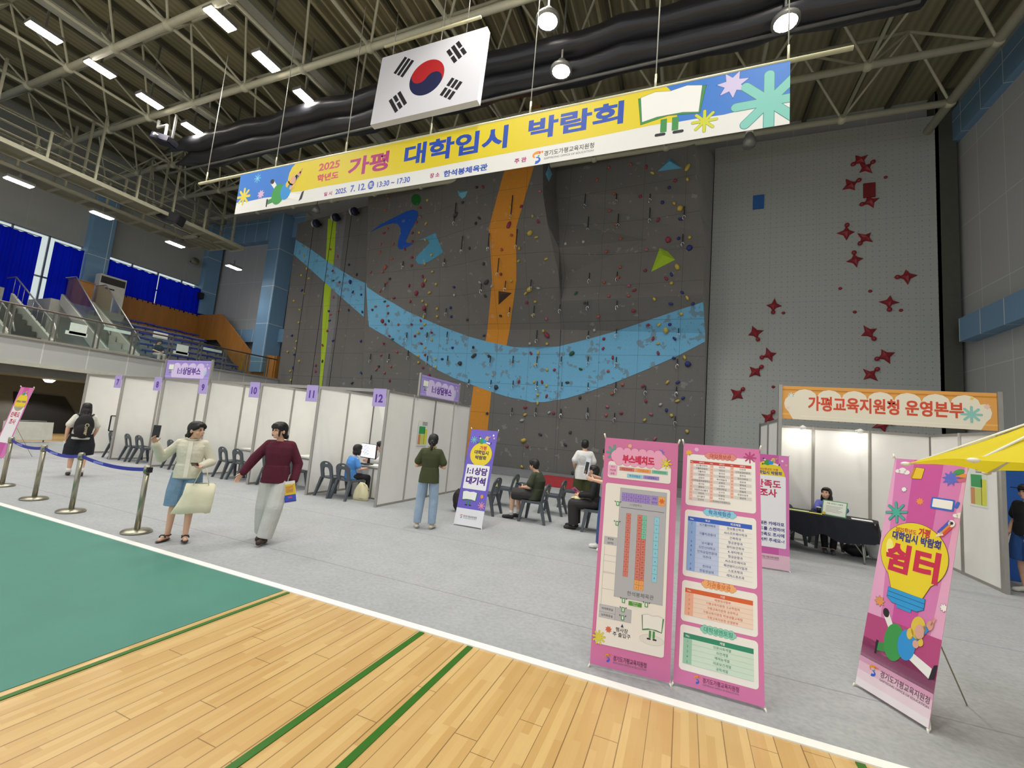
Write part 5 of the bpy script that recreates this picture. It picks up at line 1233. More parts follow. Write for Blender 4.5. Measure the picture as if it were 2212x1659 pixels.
# ------------------------------------------------------------------ printed banner stands
WPOLE = mat('#e9e7dc', .4, 0, .02)
def stand(label, BL, BR, TL, base, lean=6.0, z0=.03, W=None, H=None, O=None, R=None, TR=None):
    O = O or atZ(BL[0], BL[1], z0); R = R or atZ(BR[0], BR[1], z0); U = (R-O).normalized(); W = W or (R-O).length
    back = Vector((-U.y, U.x, 0)).normalized(); a = math.radians(lean); Vv = back*math.sin(a)+Vector((0, 0, math.cos(a)))
    if TL and not H:           # the backward tilt that brings the top corner where it stands
        best = None
        for k in range(5, 90):
            al = math.radians(k*.4); A = Art(O, U, back*math.sin(al)+Vector((0, 0, math.cos(al))), W, 1.8, base, .003); u = abs(A.at(*TL)[0])+(abs(A.at(*TR)[0]-W) if TR else 0)
            if best is None or u < best[0]: best = (u, al)
        Vv = back*math.sin(best[1])+Vector((0, 0, math.cos(best[1]))); print('lean', label[:30], math.degrees(best[1]), best[0])
    t = thing('banner_stand', label, 'banner stand', (O+U*W/2)*1.0); t.location.z = .008
    A = Art(O, U, Vv, W, H or 1.8, base, .003)
    if TL and not H:
        H = A.at(*TL)[1]; A.__init__(O, U, Vv, W, H, base, .003)
    def fin():
        A.build('sheet', t); b = t.location; Vn, N = A.V, A.N
        c = O+U*W/2+Vn*A.H*.45-N*.09
        for nm_, (u, v) in (('arm', (0, A.H)), ('arm', (W, A.H)), ('arm', (0, 0)), ('arm', (W, 0))):
            p = O+U*u+Vn*v; e = (p-c).normalized(); m = MB(); q = p+e*.03
            if v == 0: q = Vector((p.x, p.y, .014))
            m.tube([c-b, p-N*.012-b, q-b], .006, 6); o = m.build('support_arm', WPOLE, t)
            MB().tube([p-N*.01+N*.02-b, p+e*.035+N*.006-b], .007, 6).build('corner_hook', WPOLE, t)
        f = c-N*.45; f.z = .012; MB().tube([c-b, f-b], .005, 6).build('rear_leg', mat('#9a8f78', .5), t)
        MB().lathe([(0, -.03), (.03, -.03), (.03, .03), (0, .03)], 10, None, c-b).build('hub', BLACK, t)
    return A, fin
C5 = (1260, 920, 5.026); C6 = (1240, 1220, 4.8795); C8 = (1800, 960, 2.592); C4 = (940, 880, 4.879); C7 = (1600, 800, 3.614)
def pp(A, k, x, y): return A.at(k[0]+x/k[2], k[1]+y/k[2])
def rc(A, k, a, b, col, r=0, k2=None, line=None, lw=.003):
    p, q = pp(A, k, *a), pp(A, k2 or k, *b); A.rect(p[0], p[1], q[0], q[1], col, r, line, lw); return p, q
DKP = '#8a2f63'
# --- booth map
A, fin = stand('pink banner stand with the booth map, left of the two pink stands in front', (1274, 1433), (1447, 1475), (1308, 945), '#d878aa', TR=(1457, 957))
W, H = A.W, A.H
p = pp(A, C5, 345, 410); A.burst(*pp(A, C5, 335, 290), .06, 8, .016, '#5aa892', PI/2, '#3f7a6a', .003); A.z += 2
A.star(*pp(A, C5, 507, 218), .022, 8, '#efb49a', .6, 0, '#a8604a', .002); A.star(*pp(A, C5, 842, 292), .034, 8, '#7f74c8', .55); 
wl, wr = .04, W-.05
a1, b1 = pp(A, C5, 600, 405), pp(A, C5, 600, 600); A.rect(wl, b1[1]+.005, wr, a1[1]-.005, '#f0ece4', .02); A.z += 1
p, q = pp(A, C5, 350, 345), pp(A, C5, 855, 350); A.cloud(p[0], p[1]-.062, q[0], q[1]+.06, 6, '#efa9c9', True, True, '#b0527f', .003); A.z += 1
A.text('부스배치도', (p[0]+q[0])/2, p[1]-.002, .062, '#cf2f58', .03, 'C', (q[0]-p[0])*.68, fat=.002); A.burst(*pp(A, C5, 898, 410), .042, 8, .009, '#e8dc3c', PI/2, '#9a8a20', .002)
def lab(k, a, b, txt, col, tc, hh=.5, r=0, line=None, k2=None):
    p, q = rc(A, k, a, b, col, r, k2, line, .002); A.z += 1; ls = txt.split('|'); h = abs(p[1]-q[1]); n = len(ls)
    for i, s in enumerate(ls): A.text(s, (p[0]+q[0])/2, max(p[1], q[1])-h*(i+.5)/n, min(h/n*hh, .024), tc, .012)
    A.z -= 1
lab(C5, (278, 420), (364, 540), '부스|색상별|분류', '#efb3d2', '#b03f7f', .55, .008)
lab(C5, (396, 445), (554, 498), '대입정보관', '#d87a70', '#9a2f2f', .6, 0, '#8a5050'); lab(C5, (567, 462), (732, 516), '기관홍보관', '#f0a860', '#d8682a', .6, 0, '#9a6a40'); lab(C5, (746, 480), (914, 532), '대학생멘토링', '#7fc8ae', '#2f8a6a', .6, 0, '#4a8a74')
lab(C5, (479, 520), (641, 575), '학과체험관', '#92d2e6', '#2a62a8', .6, 0, '#5a90a4'); lab(C5, (653, 537), (821, 592), '1:1상담부스', '#a08ad2', '#4a2f8a', .6, 0, '#6a5a9a')
a2, b2 = pp(A, C5, 600, 655), pp(A, C6, 600, 905); A.rect(wl-.01, b2[1], wr, a2[1], '#f0ece4', .02); A.z += 1
hl_, hb = pp(A, C5, 405, 690)[0], pp(A, C6, 640, 372)[1]; ht, hr = pp(A, C5, 650, 700)[1], pp(A, C5, 905, 760)[0]
A.rect(hl_, hb, hr, ht, '#b7b9bf', 0, '#85868c', .003); A.z += 1
def grid(u0, v1, u1, v0, nc, nr, col, labs, line, tc, h=.014):
    A.rect(u0, v0, u1, v1, line); A.z += 1; k = 0
    for r in range(nr):
        for c in range(nc):
            x0, x1 = u0+(u1-u0)*c/nc, u0+(u1-u0)*(c+1)/nc; y1, y0 = v1+(v0-v1)*r/nr, v1+(v0-v1)*(r+1)/nr
            A.rect(x0+.0012, y0+.0012, x1-.0012, y1-.0012, col)
            if k < len(labs): A.z += 1; A.text(str(labs[k]), (x0+x1)/2, (y0+y1)/2, h, tc, .01); A.z -= 1
            k += 1
    A.z -= 1
g0, g1 = pp(A, C5, 420, 740), pp(A, C5, 728, 820); gt, gb = pp(A, C5, 570, 738)[1], pp(A, C5, 570, 832)[1]
grid(g0[0], gt, g1[0], gb, 6, 2, '#a08ad0', [1, 2, 3, 4, 5, 6, 7, 8, 9, 10, 11, 12], '#6a58a0', '#4a2f8a')
w0, w1 = pp(A, C5, 738, 800)[0], pp(A, C5, 808, 810)[0]; A.rect(w0, gb, w1, gt, '#a08ad0', 0, '#6a58a0', .002); A.z += 1; A.text('상담', (w0+w1)/2, gt-.02, .014, '#4a2f8a', .01); A.text('대기석', (w0+w1)/2, gb+.018, .014, '#4a2f8a', .01); A.z -= 1
w0, w1 = pp(A, C5, 817, 812)[0], pp(A, C5, 888, 820)[0]; A.rect(w0, gb, w1, gt, '#efa860', 0, '#a06a38', .002); A.z += 1; A.star((w0+w1)/2, (gt+gb)/2, .025, 6, '#d8702a'); A.z -= 1
A.text('1:1상담부스', pp(A, C5, 572, 862)[0], pp(A, C5, 572, 862)[1], .018, '#6a6a78', .006)
lv = pp(A, C5, 650, 913)[1]; A.rect(hl_+.012, lv-.002, hr-.014, lv+.002, '#5f6066')
RD, RL, RT = '#d87f72', '#9a4a42', '#8a2f2a'
def col_u(k, x0, x1, y): return pp(A, k, x0, y)[0], pp(A, k, x1, y)[0]
vt = pp(A, C5, 495, 950)[1]
u0, u1 = col_u(C5, 467, 520, 960); vb = pp(A, C6, 545, 125)[1]; grid(u0, vt, u1, vb, 1, 13, RD, list(range(13, 0, -1)), RL, RT)
u0, u1 = col_u(C5, 590, 640, 980); vb2 = pp(A, C6, 670, 160)[1]; grid(u0, vt, u1, vb2, 1, 12, RD, list(range(26, 14, -1)), RL, RT)
u2, u3 = u1, u1+(u1-u0); vg = pp(A, C5, 665, 1232)[1]; grid(u2, vt, u3, vg, 1, 5, '#7fc8ae', [1, 2, 3, 4, 5], '#4a8a74', '#2f7a5e'); grid(u2, vg, u3, vb2, 1, 8, RD, list(range(34, 26, -1)), RL, RT)
vo = pp(A, C6, 690, 270)[1]; grid(u0, vb2, u3, vo, 2, 2, '#efa860', [3, 1, 4, 2], '#a06a38', '#c8602a')
u0, u1 = col_u(C5, 771, 827, 1000); vb = pp(A, C6, 857, 187)[1]; grid(u0, vt, u1, vb, 1, 8, '#92d2e6', [1, 2, 3, 4, 5, 6, 7, 8], '#5a90a4', '#2a62a8')
p = pp(A, C6, 698, 322); A.text('한석봉체육관', p[0], p[1], .032, '#5f6066', .008); A.z -= 1
for k, x, y in ((C5, 375, 843), (C5, 367, 1057), (C6, 522, 375), (C6, 762, 420), (C6, 517, 472), (C6, 512, 557)):
    p = pp(A, k, x, y); A.z += 3; A.rect(p[0]-.012, p[1]-.018, p[0]+.012, p[1]+.018, '#3f9a58'); A.z += 1; A.rect(p[0]-.006, p[1]-.012, p[0]+.006, p[1]+.012, '#e8f0e8')
    for d in (-1, 1): A.poly([(p[0]+d*.03, p[1]+.02), (p[0]+d*.018, p[1]+.02), (p[0]+d*.018, p[1]+.008)], '#3a3538')
    A.z -= 4
A.z += 3; lab(C6, (576, 378), (712, 450), '운영본부 및|의료시설', '#4f9a38', '#eaf2e4', .55); A.z -= 3
lab(C5, (232, 1195), (360, 1300), '화장실|(남/여)', '#bdbec3', '#3a3a40', .5, 0, '#85868c')
q0 = pp(A, C6, 272, 412); q1 = pp(A, C6, 428, 578); qm = pp(A, C6, 345, 502)[1]; q2 = pp(A, C6, 598, 600)
A.rect(q1[0]+.002, q1[1], q2[0], q0[1], '#bdbec3', 0, '#85868c', .003)
for v0, v1, s_ in ((qm+.001, q0[1], '여자화장실'), (q1[1], qm-.001, '남자화장실')):
    A.rect(q0[0], v0, q1[0], v1, '#c3c4c9', 0, '#85868c', .003); A.z += 1; A.text(s_, (q0[0]+q1[0])/2, (v0+v1)/2, .017, '#3a3a40', .012); A.z -= 1
ul = pp(A, C5, 225, 1400)[0]
for y in (1405, 1470, 1590): v = pp(A, C5, 290, y)[1]; A.rect(ul, v-.001, hl_-.003, v+.001, '#a9a9a6')
for y in (85, 255): v = pp(A, C6, 350, y)[1]; A.rect(ul, v-.001, hl_-.003, v+.001, '#a9a9a6')
A.rect(ul, qm, ul+.002, pp(A, C5, 290, 1310)[1], '#a9a9a6')
p = pp(A, C6, 508, 642); A.poly([(p[0]-.012, p[1]-.012), (p[0]+.012, p[1]-.012), (p[0], p[1]+.014)], '#2f3a6a')
p = pp(A, C6, 503, 690); A.text('행사장', p[0], p[1], .03, '#33333c', .015); p = pp(A, C6, 500, 742); A.text('주 출입구', p[0], p[1], .03, '#33333c', .015)
A.star(*pp(A, C6, 364, 680), .028, 8, '#d8684a', .6); A.burst(*pp(A, C6, 262, 762), .046, 9, .013, '#e0d44a', PI/2, '#9a8f30', .002)
p = pp(A, C6, 825, 615); A.ell(p[0], p[1]-.12, .09, .035, '#e6e3dc', 0, '#b0aea8', .002); A.z += 1; book(A, p[0], p[1], .155, .125, .002); A.z -= 2
p = pp(A, C6, 318, 970); office_logo(A, p[0], p[1], .055, '#5a2a48', True, .25)
fin()
# --- exhibitor lists
A, fin = stand('pink banner stand with the exhibitor lists, right of the two pink stands in front', (1454, 1473), (1652, 1529), (1471, 957), '#d878aa', TR=(1641, 966))
W, H = A.W, A.H
A.star(*pp(A, C5, 1148, 292), .032, 8, '#e8b03a', .6); A.star(*pp(A, C5, 1230, 257), .024, 8, '#e8b4d4', .6, 0, '#a8608a', .002)
def listpanel(kt, yt, kb, yb, title, tcol, tline, ttc, head, hcol, cols, rows, alt, x=1490, heads=(), cfill=None, tc='#4a4648', hh=.018):
    v1 = pp(A, kt, x, yt)[1]; v0 = pp(A, kb, 1530 if kb is C6 else x, yb)[1]; A.z = 1
    A.rect(.035, v0, W-.035, v1, '#f0ede6', .025); A.z += 1
    cu = W*.5; A.cloud(cu-.11, v1-.03, cu+.11, v1+.03, 6, tcol, True, True, tline, .003); A.z += 1; A.text(title, cu, v1, .032, ttc, .015); A.z -= 1
    tv1 = v1-.055; tv0 = v0+.045; n = len(rows)+1; u0, u1 = .06, W-.065; hgt = (tv1-tv0)/n
    A.rect(u0, tv1-hgt, u1, tv1, hcol); A.z += 1
    for (c0, c1), hd in zip(cols, heads): A.text(hd, u0+(u1-u0)*(c0+c1)/2, tv1-hgt/2, min(hgt*.5, hh), '#f2efe8', .015)
    A.z -= 1
    for i, r in enumerate(rows):
        y1 = tv1-hgt*(i+1); y0 = y1-hgt
        for j, (c0, c1) in enumerate(cols):
            s_ = r[j] if j < len(r) else None
            if s_ is None: continue
            f = cfill[j] if cfill and cfill[j] else (alt[i % 2] if alt else None)
            if f: A.rect(u0+(u1-u0)*c0, y0, u0+(u1-u0)*c1, y1, f)
            if s_: A.z += 1; A.text(s_, u0+(u1-u0)*(c0+c1)/2, (y0+y1)/2, min(hgt*.55, hh), tc[j] if isinstance(tc, tuple) else tc, .004); A.z -= 1
        if not alt: A.z += 1; A.rect(u0+(u1-u0)*.13, y0-.0006, u1, y0+.0006, '#b8b8b4'); A.z -= 1
c1_ = ['ICT폴리텍대', '가톨릭관동대', '가톨릭대', '강남대', '강원대', '건국대(글로컬캠퍼스)', '경기대', '경동대', '국립한국교통대', '국민대', '남서울대', '단국대']
c2_ = ['대진대', '대진대', '동국대', '백석대', '백석예술대', '삼육대', '상명대', '신한대학교', '신구대', '안양대', '여주대', '연세대(미래캠퍼스)']
c3_ = ['인천대', '인하공업전문대', '중부대', '차의과학대', '청운대', '평택대', '한라대', '한림대', '한림성심대', '협성대']
rows = [(str(i+1), c1_[i], str(13+i), c2_[i], str(25+i) if i < 10 else None, c3_[i] if i < 10 else None) for i in range(12)]
PK = '#efc4b0'
listpanel(C5, 335, C5, 905, '대입정보관', '#e08a80', '#a85048', '#b83f38', None, '#c8403a', [(0, .06), (.06, .335), (.335, .395), (.395, .665), (.665, .725), (.725, 1)], rows, ('#f0ede6', '#d5d2cd'), heads=('No.', '대학교', 'No.', '대학교', 'No.', '대학교'), cfill=(PK, None, PK, None, PK, None), tc=('#c8705a', '#4a4648')*3, hh=.017)
b2 = [('1', 'ICT폴리텍대', '정보통신학과'), ('', '', 'AI소프트웨어학과'), ('2', '가톨릭관동대', '건축학과'), ('', '', '항공운항과'), ('3', '남서울대', '뷰티보건학과'), ('4', '신안산대학교', 'K-뷰티학과'), ('5', '인하공업전문대', '항공운항과'), ('6', '여주대', 'AI소프트웨어과'), ('', '', '패션뷰티스타일과'), ('7', '한라대', '스포츠학과'), ('8', '한림성심대', '레저스포츠과')]
listpanel(C5, 955, C6, 185, '학과체험관', '#8fd0e6', '#4a8aa8', '#2a62a8', None, '#2f5ec4', [(0, .135), (.135, .5), (.5, 1)], b2, None, heads=('No.', '학교', '학과체험'), cfill=('#8fb0e0', '#bccbe8', None), tc='#3a4a86', hh=.02)
listpanel(C6, 222, C6, 675, '기관홍보관', '#f0b070', '#b87838', '#d8682a', None, '#d8602a', [(0, .13), (.13, 1)], [('1', '해병대사령부'), ('2', '가평교육지원청 고교학점제'), ('3', '가평교육지원청 공유학교'), ('4', '가평교육지원청 학생생활교육팀'), ('5', '가평교육지원청 운영본부')], None, heads=('No.', '기관'), cfill=('#efb294', '#f2d8c4'), tc='#d0653a', hh=.022)
listpanel(C6, 705, C6, 1210, '대학생멘토링', '#8fd0ba', '#4a9a80', '#2f9a78', None, '#2a8a68', [(0, .13), (.13, 1)], [('1', '인문사회계열'), ('2', '자연계열'), ('3', '예체능계열'), ('4', '의료보건계열'), ('5', '공학계열')], None, heads=('No.', '계열'), cfill=('#9cc8ae', '#cfe4d2'), tc='#3f8a6a', hh=.024)
A.z = 3; A.burst(*pp(A, C5, 1808, 345), .045, 8, .011, '#b83f7a'); p = pp(A, C6, 1258, 1200); office_logo(A, p[0], p[1], .05, '#6a2f56', True, .24)
fin()
# --- rest area
A, fin = stand('pink banner stand with a big yellow light bulb under the parasol', (1848, 1476), (2006, 1574), (1933, 990), '#e6a9cb', 7, TR=(2100, 1012))
W, H = A.W, A.H
def st(x0a, x0b, x1a, x1b, col): A.poly([(W*x0a, H*.3), (W*x1a, H*.3), (W*x1b, H), (W*x0b, H)], col)
st(.2, .03, .86, .97, '#d87fb8'); A.z += 1; st(.36, .3, .68, .7, '#cb559f'); A.z += 1
A.poly([(0, H*.3), (W, H*.315), (W, H*.12), (0, H*.12)], '#b84a80')
for i in range(6): A.z += 0; A.rect(0, H*(.2-.034*(i+1)), W, H*(.2-.034*i), ('#c05f90', '#cc7fa6', '#d89fbc', '#e4bfd0', '#ecd6de', '#efe6e8')[i])
A.z += 2
bu = pp(A, C8, 492, 632); br_ = pp(A, C8, 687, 640)[0]-bu[0]; br_ = W*.455; bu = (W*.49, bu[1])
nk = pp(A, C8, 460, 850)[1]
A.poly([(bu[0]-W*.2, nk-.02), (bu[0]+W*.2, nk-.02), (bu[0]+W*.34, bu[1]-br_*.5), (bu[0]-W*.34, bu[1]-br_*.5)], '#ead32a', '#5a4a30', .006); A.ell(bu[0], bu[1], br_, br_*1.02, '#ead32a', 0, '#5a4a30', .006, 44); A.z += 1
A.poly([(bu[0]-W*.195, nk-.02), (bu[0]+W*.195, nk-.02), (bu[0]+W*.335, bu[1]-br_*.5), (bu[0]-W*.335, bu[1]-br_*.5)], '#ead32a')
A.ell(bu[0]-br_*.72, bu[1]+br_*.02, br_*.12, br_*.32, '#f2ec86', .15); A.poly([(bu[0]-W*.25, nk), (bu[0]-W*.25, nk-.075), (bu[0]-W*.17, nk-.105), (bu[0]+W*.17, nk-.105), (bu[0]+W*.25, nk-.075), (bu[0]+W*.25, nk)], '#2f9ad8', '#24567a', .005)
A.rect(bu[0]-W*.1, nk-.13, bu[0]+W*.1, nk-.104, '#2f9ad8'); A.z += 1
for d in (.03, .065): A.rect(bu[0]-W*.25, nk-d-.003, bu[0]+W*.25, nk-d, '#1f3a5a')
A.text('2025학년도', W*.35, pp(A, C8, 440, 490)[1], .036, '#c8303a', .015, 'C', W*.3); A.text('가평', W*.6, pp(A, C8, 535, 502)[1], .058, '#c8303a', .045, 'C', W*.155); A.text('대학입시 박람회', W*.5, pp(A, C8, 505, 545)[1], .062, '#3a3a86', .04, 'C', W*.66)
v = pp(A, C8, 490, 670)[1]; A.text('쉼터', W*.49, v, .2, '#c92a4e', .03, 'C', W*.72, fat=.003)
A.z += 1; a, b = pp(A, C8, 605, 500), pp(A, C8, 662, 447); A.cap(a, b, .05, '#d8503a'); d = (b[0]-a[0], b[1]-a[1]); A.z += 1; A.stroke([(a[0]-.012, a[1]+.012), (b[0]-.012, b[1]+.012)], .02, '#4a5ac8'); A.stroke([(a[0], a[1]), (b[0], b[1])], .014, '#e0922e'); A.ell(b[0]+.004, b[1]+.004, .022, .026, '#efeee8'); A.poly([(a[0]-.035, a[1]-.035), (a[0]-.004, a[1]+.02), (a[0]+.02, a[1]-.008)], '#efe0c8'); A.z += 1; A.ell(b[0]+.006, b[1]+.006, .009, .011, '#2a2a3a')
def cl_(x, y, s_): p = pp(A, C8, x, y); [A.ell(p[0]+dx*s_, p[1]+dy*s_, r*s_, r*s_*.8, '#efede8') for dx, dy, r in ((-.04, 0, .022), (0, .008, .035), (.04, -.005, .026))]
A.z = 4; cl_(388, 152, .9); cl_(715, 405, .8)
p = pp(A, C8, 470, 160); A.poly([(p[0]-.03, p[1]-.05), (p[0]+.04, p[1]-.045), (p[0]+.05, p[1]+.04), (p[0]-.012, p[1]+.045)], '#e8c42e', '#6a4a2a', .005); A.poly([(p[0]-.045, p[1]-.04), (p[0]-.03, p[1]-.05), (p[0]-.012, p[1]+.045), (p[0]-.028, p[1]+.04)], '#c8902a')
p = pp(A, C8, 700, 175); A.ell(p[0]+.0, p[1]+.025, .04, .022, '#3f9a4a', .5); A.ell(p[0]+.02, p[1]-.005, .045, .018, '#e0923a', .3); A.ell(p[0]+.02, p[1]-.03, .04, .018, '#c86a8a', .1); A.z += 1; A.star(*pp(A, C8, 660, 192), .062, 9, '#5f6ac8', .55); A.z -= 1
A.star(*pp(A, C8, 398, 252), .024, 8, '#f2efe8', .6, 0, '#7a6a8a', .003); A.star(*pp(A, C8, 487, 320), .032, 8, '#e8924a', .6)
p, q = pp(A, C8, 552, 300), pp(A, C8, 676, 372); A.rect(p[0], q[1]-.01, q[0], p[1]+.01, '#3a6ac8', .01); A.z += 1; A.rect(p[0]+.012, q[1]+.004, q[0]-.012, p[1]-.002, '#efeee8', .006); A.z -= 1; A.cap((q[0]+.012, q[1]+.03), (q[0]+.02, p[1]-.01), .022, '#3a6ac8')
A.burst(*pp(A, C8, 355, 380), .078, 8, .019, '#4aae98', .2, '#2f6a68', .004); A.star(*pp(A, C8, 262, 877), .042, 8, '#e09a58', .6, .2, '#8a5a3a', .003); A.star(*pp(A, C8, 622, 917), .03, 8, '#f2efe8', .6, 0, '#7a6a8a', .003)
p0 = pp(A, C8, 265, 1185); sx = W*.9/205; A.z = 6; student_figure(A, lambda x, y: (W*.11+x*sx, H*.155+y*.0034))
A.z = 5; p = pp(A, C8, 195, 1310); office_logo(A, W*.15, H*.085, .075, '#6a4a5a', True, .34)
fin()
# --- purple waiting area
A, fin = stand('purple banner stand for the consultation waiting seats', (980, 1131), (1040.5, 1141.5), (1019, 927), '#6f60c6', 5, TR=(1075, 930))
W, H = A.W, A.H
A.rect(0, 0, W, H*.165, '#e6e6ea'); A.z += 1; A.ell(W*.52, H*.735, W*.395, W*.40, '#ead032', 0, '#4a4030', .004, 40); A.z += 1
A.text('가평', W*.56, H*.805, .07, '#c8303a', .04); A.text('대학입시', W*.53, H*.755, .072, '#3a2f4a', .04, 'C', W*.52); A.text('박람회', W*.53, H*.7, .07, '#3a2f4a', .04, 'C', W*.4)
A.rect(W*.08, H*.365, W*.92, H*.62, '#efeef2', .02, '#8a80b8', .004); A.z += 1; A.text('1:1상담', W*.5, H*.555, .125, '#4f2a86', .04, 'C', W*.74); A.text('대기석', W*.5, H*.455, .125, '#4f2a86', .03, 'C', W*.7, fat=.003)
book(A, W*.38, H*.295, W*.52, .18, .004); A.burst(W*.17, H*.885, .065, 8, .016, '#6ab8c8'); A.burst(W*.86, H*.215, .065, 8, .014, '#e89aa8'); A.ell(W*.82, H*.305, .03, .035, '#e0a24a'); A.ell(W*.86, H*.95, .018, .02, '#e8e8f0'); A.star(W*.9, H*.92, .025, 7, '#e8a8a0')
student_figure(A, lambda x, y: (W*.26+x*.0016, H*.845+y*.0014)); office_logo(A, W*.16, H*.085, .06, '#4a4446', True, .27); fin()
# --- survey
A, fin = stand('pink survey banner stand half hidden behind the exhibitor lists', None, None, None, '#d87ab6', 4, O=Vector((1.0, 8.05, .03)), R=Vector((1.585, 8.09, .03)), W=.59, H=1.76)
W, H = A.W, A.H
A.rect(W*.3, 0, W*.75, H, '#cb5aa4'); A.z += 1; A.rect(0, 0, W, H*.12, '#e4bccb'); A.z += 1
A.ell(W*.5, H*.8, W*.4, W*.42, '#ead032', 0, None, 0, 40); A.z += 1; A.text('2025학년도 가평', W*.5, H*.865, .035, '#c8303a', .02); A.text('대학입시 박람회', W*.5, H*.835, .05, '#3a3a86', .035); student_figure(A, lambda x, y: (W*.3+x*.0014, H*.9+y*.0011)); A.star(W*.84, H*.95, .022, 6, '#f0eef0'); A.star(W*.93, H*.915, .024, 7, '#e8a890')
A.rect(W*.08, H*.18, W*.92, H*.81, '#f0eef0', .02); A.z += 1; A.text('만족도', W*.5, H*.735, .115, '#c92a5a', .025, fat=.001); A.text('조사', W*.5, H*.655, .115, '#c92a5a', .025, fat=.001)
for i, s_ in enumerate(('휴대폰 카메라로', 'QR코드를 스캔하여', '만족도 조사에', '참여해 주세요~!')): A.text(s_, W*.88, H*(.385-.048*i), .052, '#3a3a86', .03, 'R')
office_logo(A, W*.2, H*.09, .05, '#7a4a64'); fin()
# --- left edge
O_ = atY(36, 838, 5.6); O_ = Vector((O_.x-.6, O_.y, .03))
A, fin = stand('pink banner stand cut off by the left edge of the photo', None, None, None, '#d87ab6', 9, O=O_, R=O_+Vector((.59, .03, 0)), W=.6, H=O_.z+1.83)
W, H = A.W, A.H
A.rect(W*.3, 0, W*.7, H, '#cb5aa4'); A.z += 1; A.ell(W*.5, H*.78, W*.42, W*.4, '#ead032', 0, None, 0, 36); A.rect(W*.08, H*.2, W*.92, H*.72, '#f0eef0', .02); A.z += 1; A.text('만족도', W*.5, H*.6, .13, '#c92a5a', .025, fat=.001); A.text('조사', W*.5, H*.5, .13, '#c92a5a', .025, fat=.001); A.text('대학입시 박람회', W*.5, H*.79, .055, '#3a3a86', .03); student_figure(A, lambda x, y: (W*.3+x*.0014, H*.88+y*.0011)); fin()

# ------------------------------------------------------------------ parasol
PY = NT('yellow_parasol_cloth'); PYM = PY.done(PY.mix(PY.noise(PY.co, 3, 2), hexc('#e6d61e'), hexc('#efe02e')), .7)
_t = PY.t.nodes.new('ShaderNodeBsdfTranslucent'); _t.inputs[0].default_value = (*hexc('#e8d61c'), 1); _mx = PY.t.nodes.new('ShaderNodeMixShader'); _mx.inputs[0].default_value = .4
PY.t.links.new(PY.b.outputs[0], _mx.inputs[1]); PY.t.links.new(_t.outputs[0], _mx.inputs[2]); PY.t.links.new(_mx.outputs[0], [n for n in PY.t.nodes if n.type == 'OUTPUT_MATERIAL'][0].inputs[0])
R0 = atY(1957, 1002, 3.7); R1 = atY(2103, 994, 3.15); R7 = atY(2131, 1022, 4.45); AP = atY(2400, 845, 3.75)
cx_, cy_ = AP.x, AP.y; AP = Vector((cx_, cy_, AP.z)); rad = (Vector((R0.x, R0.y))-Vector((cx_, cy_))).length
rim = [R0, R1]
zc_ = (R0.z+R1.z+R7.z)/3; a0 = math.atan2(R0.y-cy_, R0.x-cx_)
for i in range(2, 7):
    a = a0+2*PI*i/8; rim.append(Vector((cx_+rad*math.cos(a), cy_+rad*math.sin(a), zc_)))
rim.append(R7)
t = thing('parasol', 'bright yellow parasol reaching in over the light bulb banner', 'parasol', (cx_, cy_, .008)); b = t.location.copy()
vs = [AP-b]; fs = []; k = 6
for i in range(8):
    p, q = rim[i], rim[(i+1) % 8]
    for j in range(4):
        e = p.lerp(q, j/4); e = e+(AP-e)*.05*math.sin(PI*j/4)
        for r in range(1, k+1): f = r/k; P_ = AP.lerp(e, f); P_.z -= .05*math.sin(PI*f)*(.6+.4*math.sin(PI*j/4)); vs.append(P_-b)
for i in range(32):
    a, c_ = 1+i*k, 1+((i+1) % 32)*k; fs.append((0, a, c_))
    for r in range(k-1): fs.append((a+r, a+r+1, c_+r+1, c_+r))
m = MB(); m.add(vs, fs, None, True); m.build('canopy', PYM, t)
for i in range(8):
    MB().tube([AP-b-Vector((0, 0, .02)), rim[i]-b-Vector((0, 0, .012))], .007, 5).build('rib', WPOLE, t); MB().ell(rim[i]-b, (.03, .018, .014), None, 10, 6).build('rib_tip', WPOLE, t)
MB().tube([(0, 0, .1), AP-b+Vector((0, 0, .06))], .02, 10).build('pole', WPOLE, t); MB().lathe([(0, 0), (.26, 0), (.25, .08), (.05, .12), (0, .12)], 20).build('base', mat('#5a5a58', .7), t)
# blue partition and cabinet seen past the headquarters booth
t = thing('blue_partition', 'blue folding partition behind the person at the right edge', 'partition', (5.75, 12.2, .008)); MB().box((0, 0, 1.0), (1.9, .06, 2.0), None, None, .01).build('panel', mat('#1d57a6', .5), t)
for x in (-.9, .9): MB().box((x, 0, 1.0), (.05, .1, 2.02)).build('post', STEEL, t)
t = thing('side_table', 'white table with a blue cloth front at the right edge', 'table', (5.5, 10.6, .008)); MB().box((0, 0, .78), (1.2, .6, .04)).build('tabletop', WHITEP, t); MB().box((0, -.28, .62), (1.18, .02, .28)).build('apron', WHITEP, t); MB().box((0, -.27, .26), (1.15, .02, .5)).build('cloth_front', mat('#2458a8', .8), t)
for x in (-.55, .55): MB().box((x, .2, .38), (.04, .04, .76)).build('leg', STEEL, t)
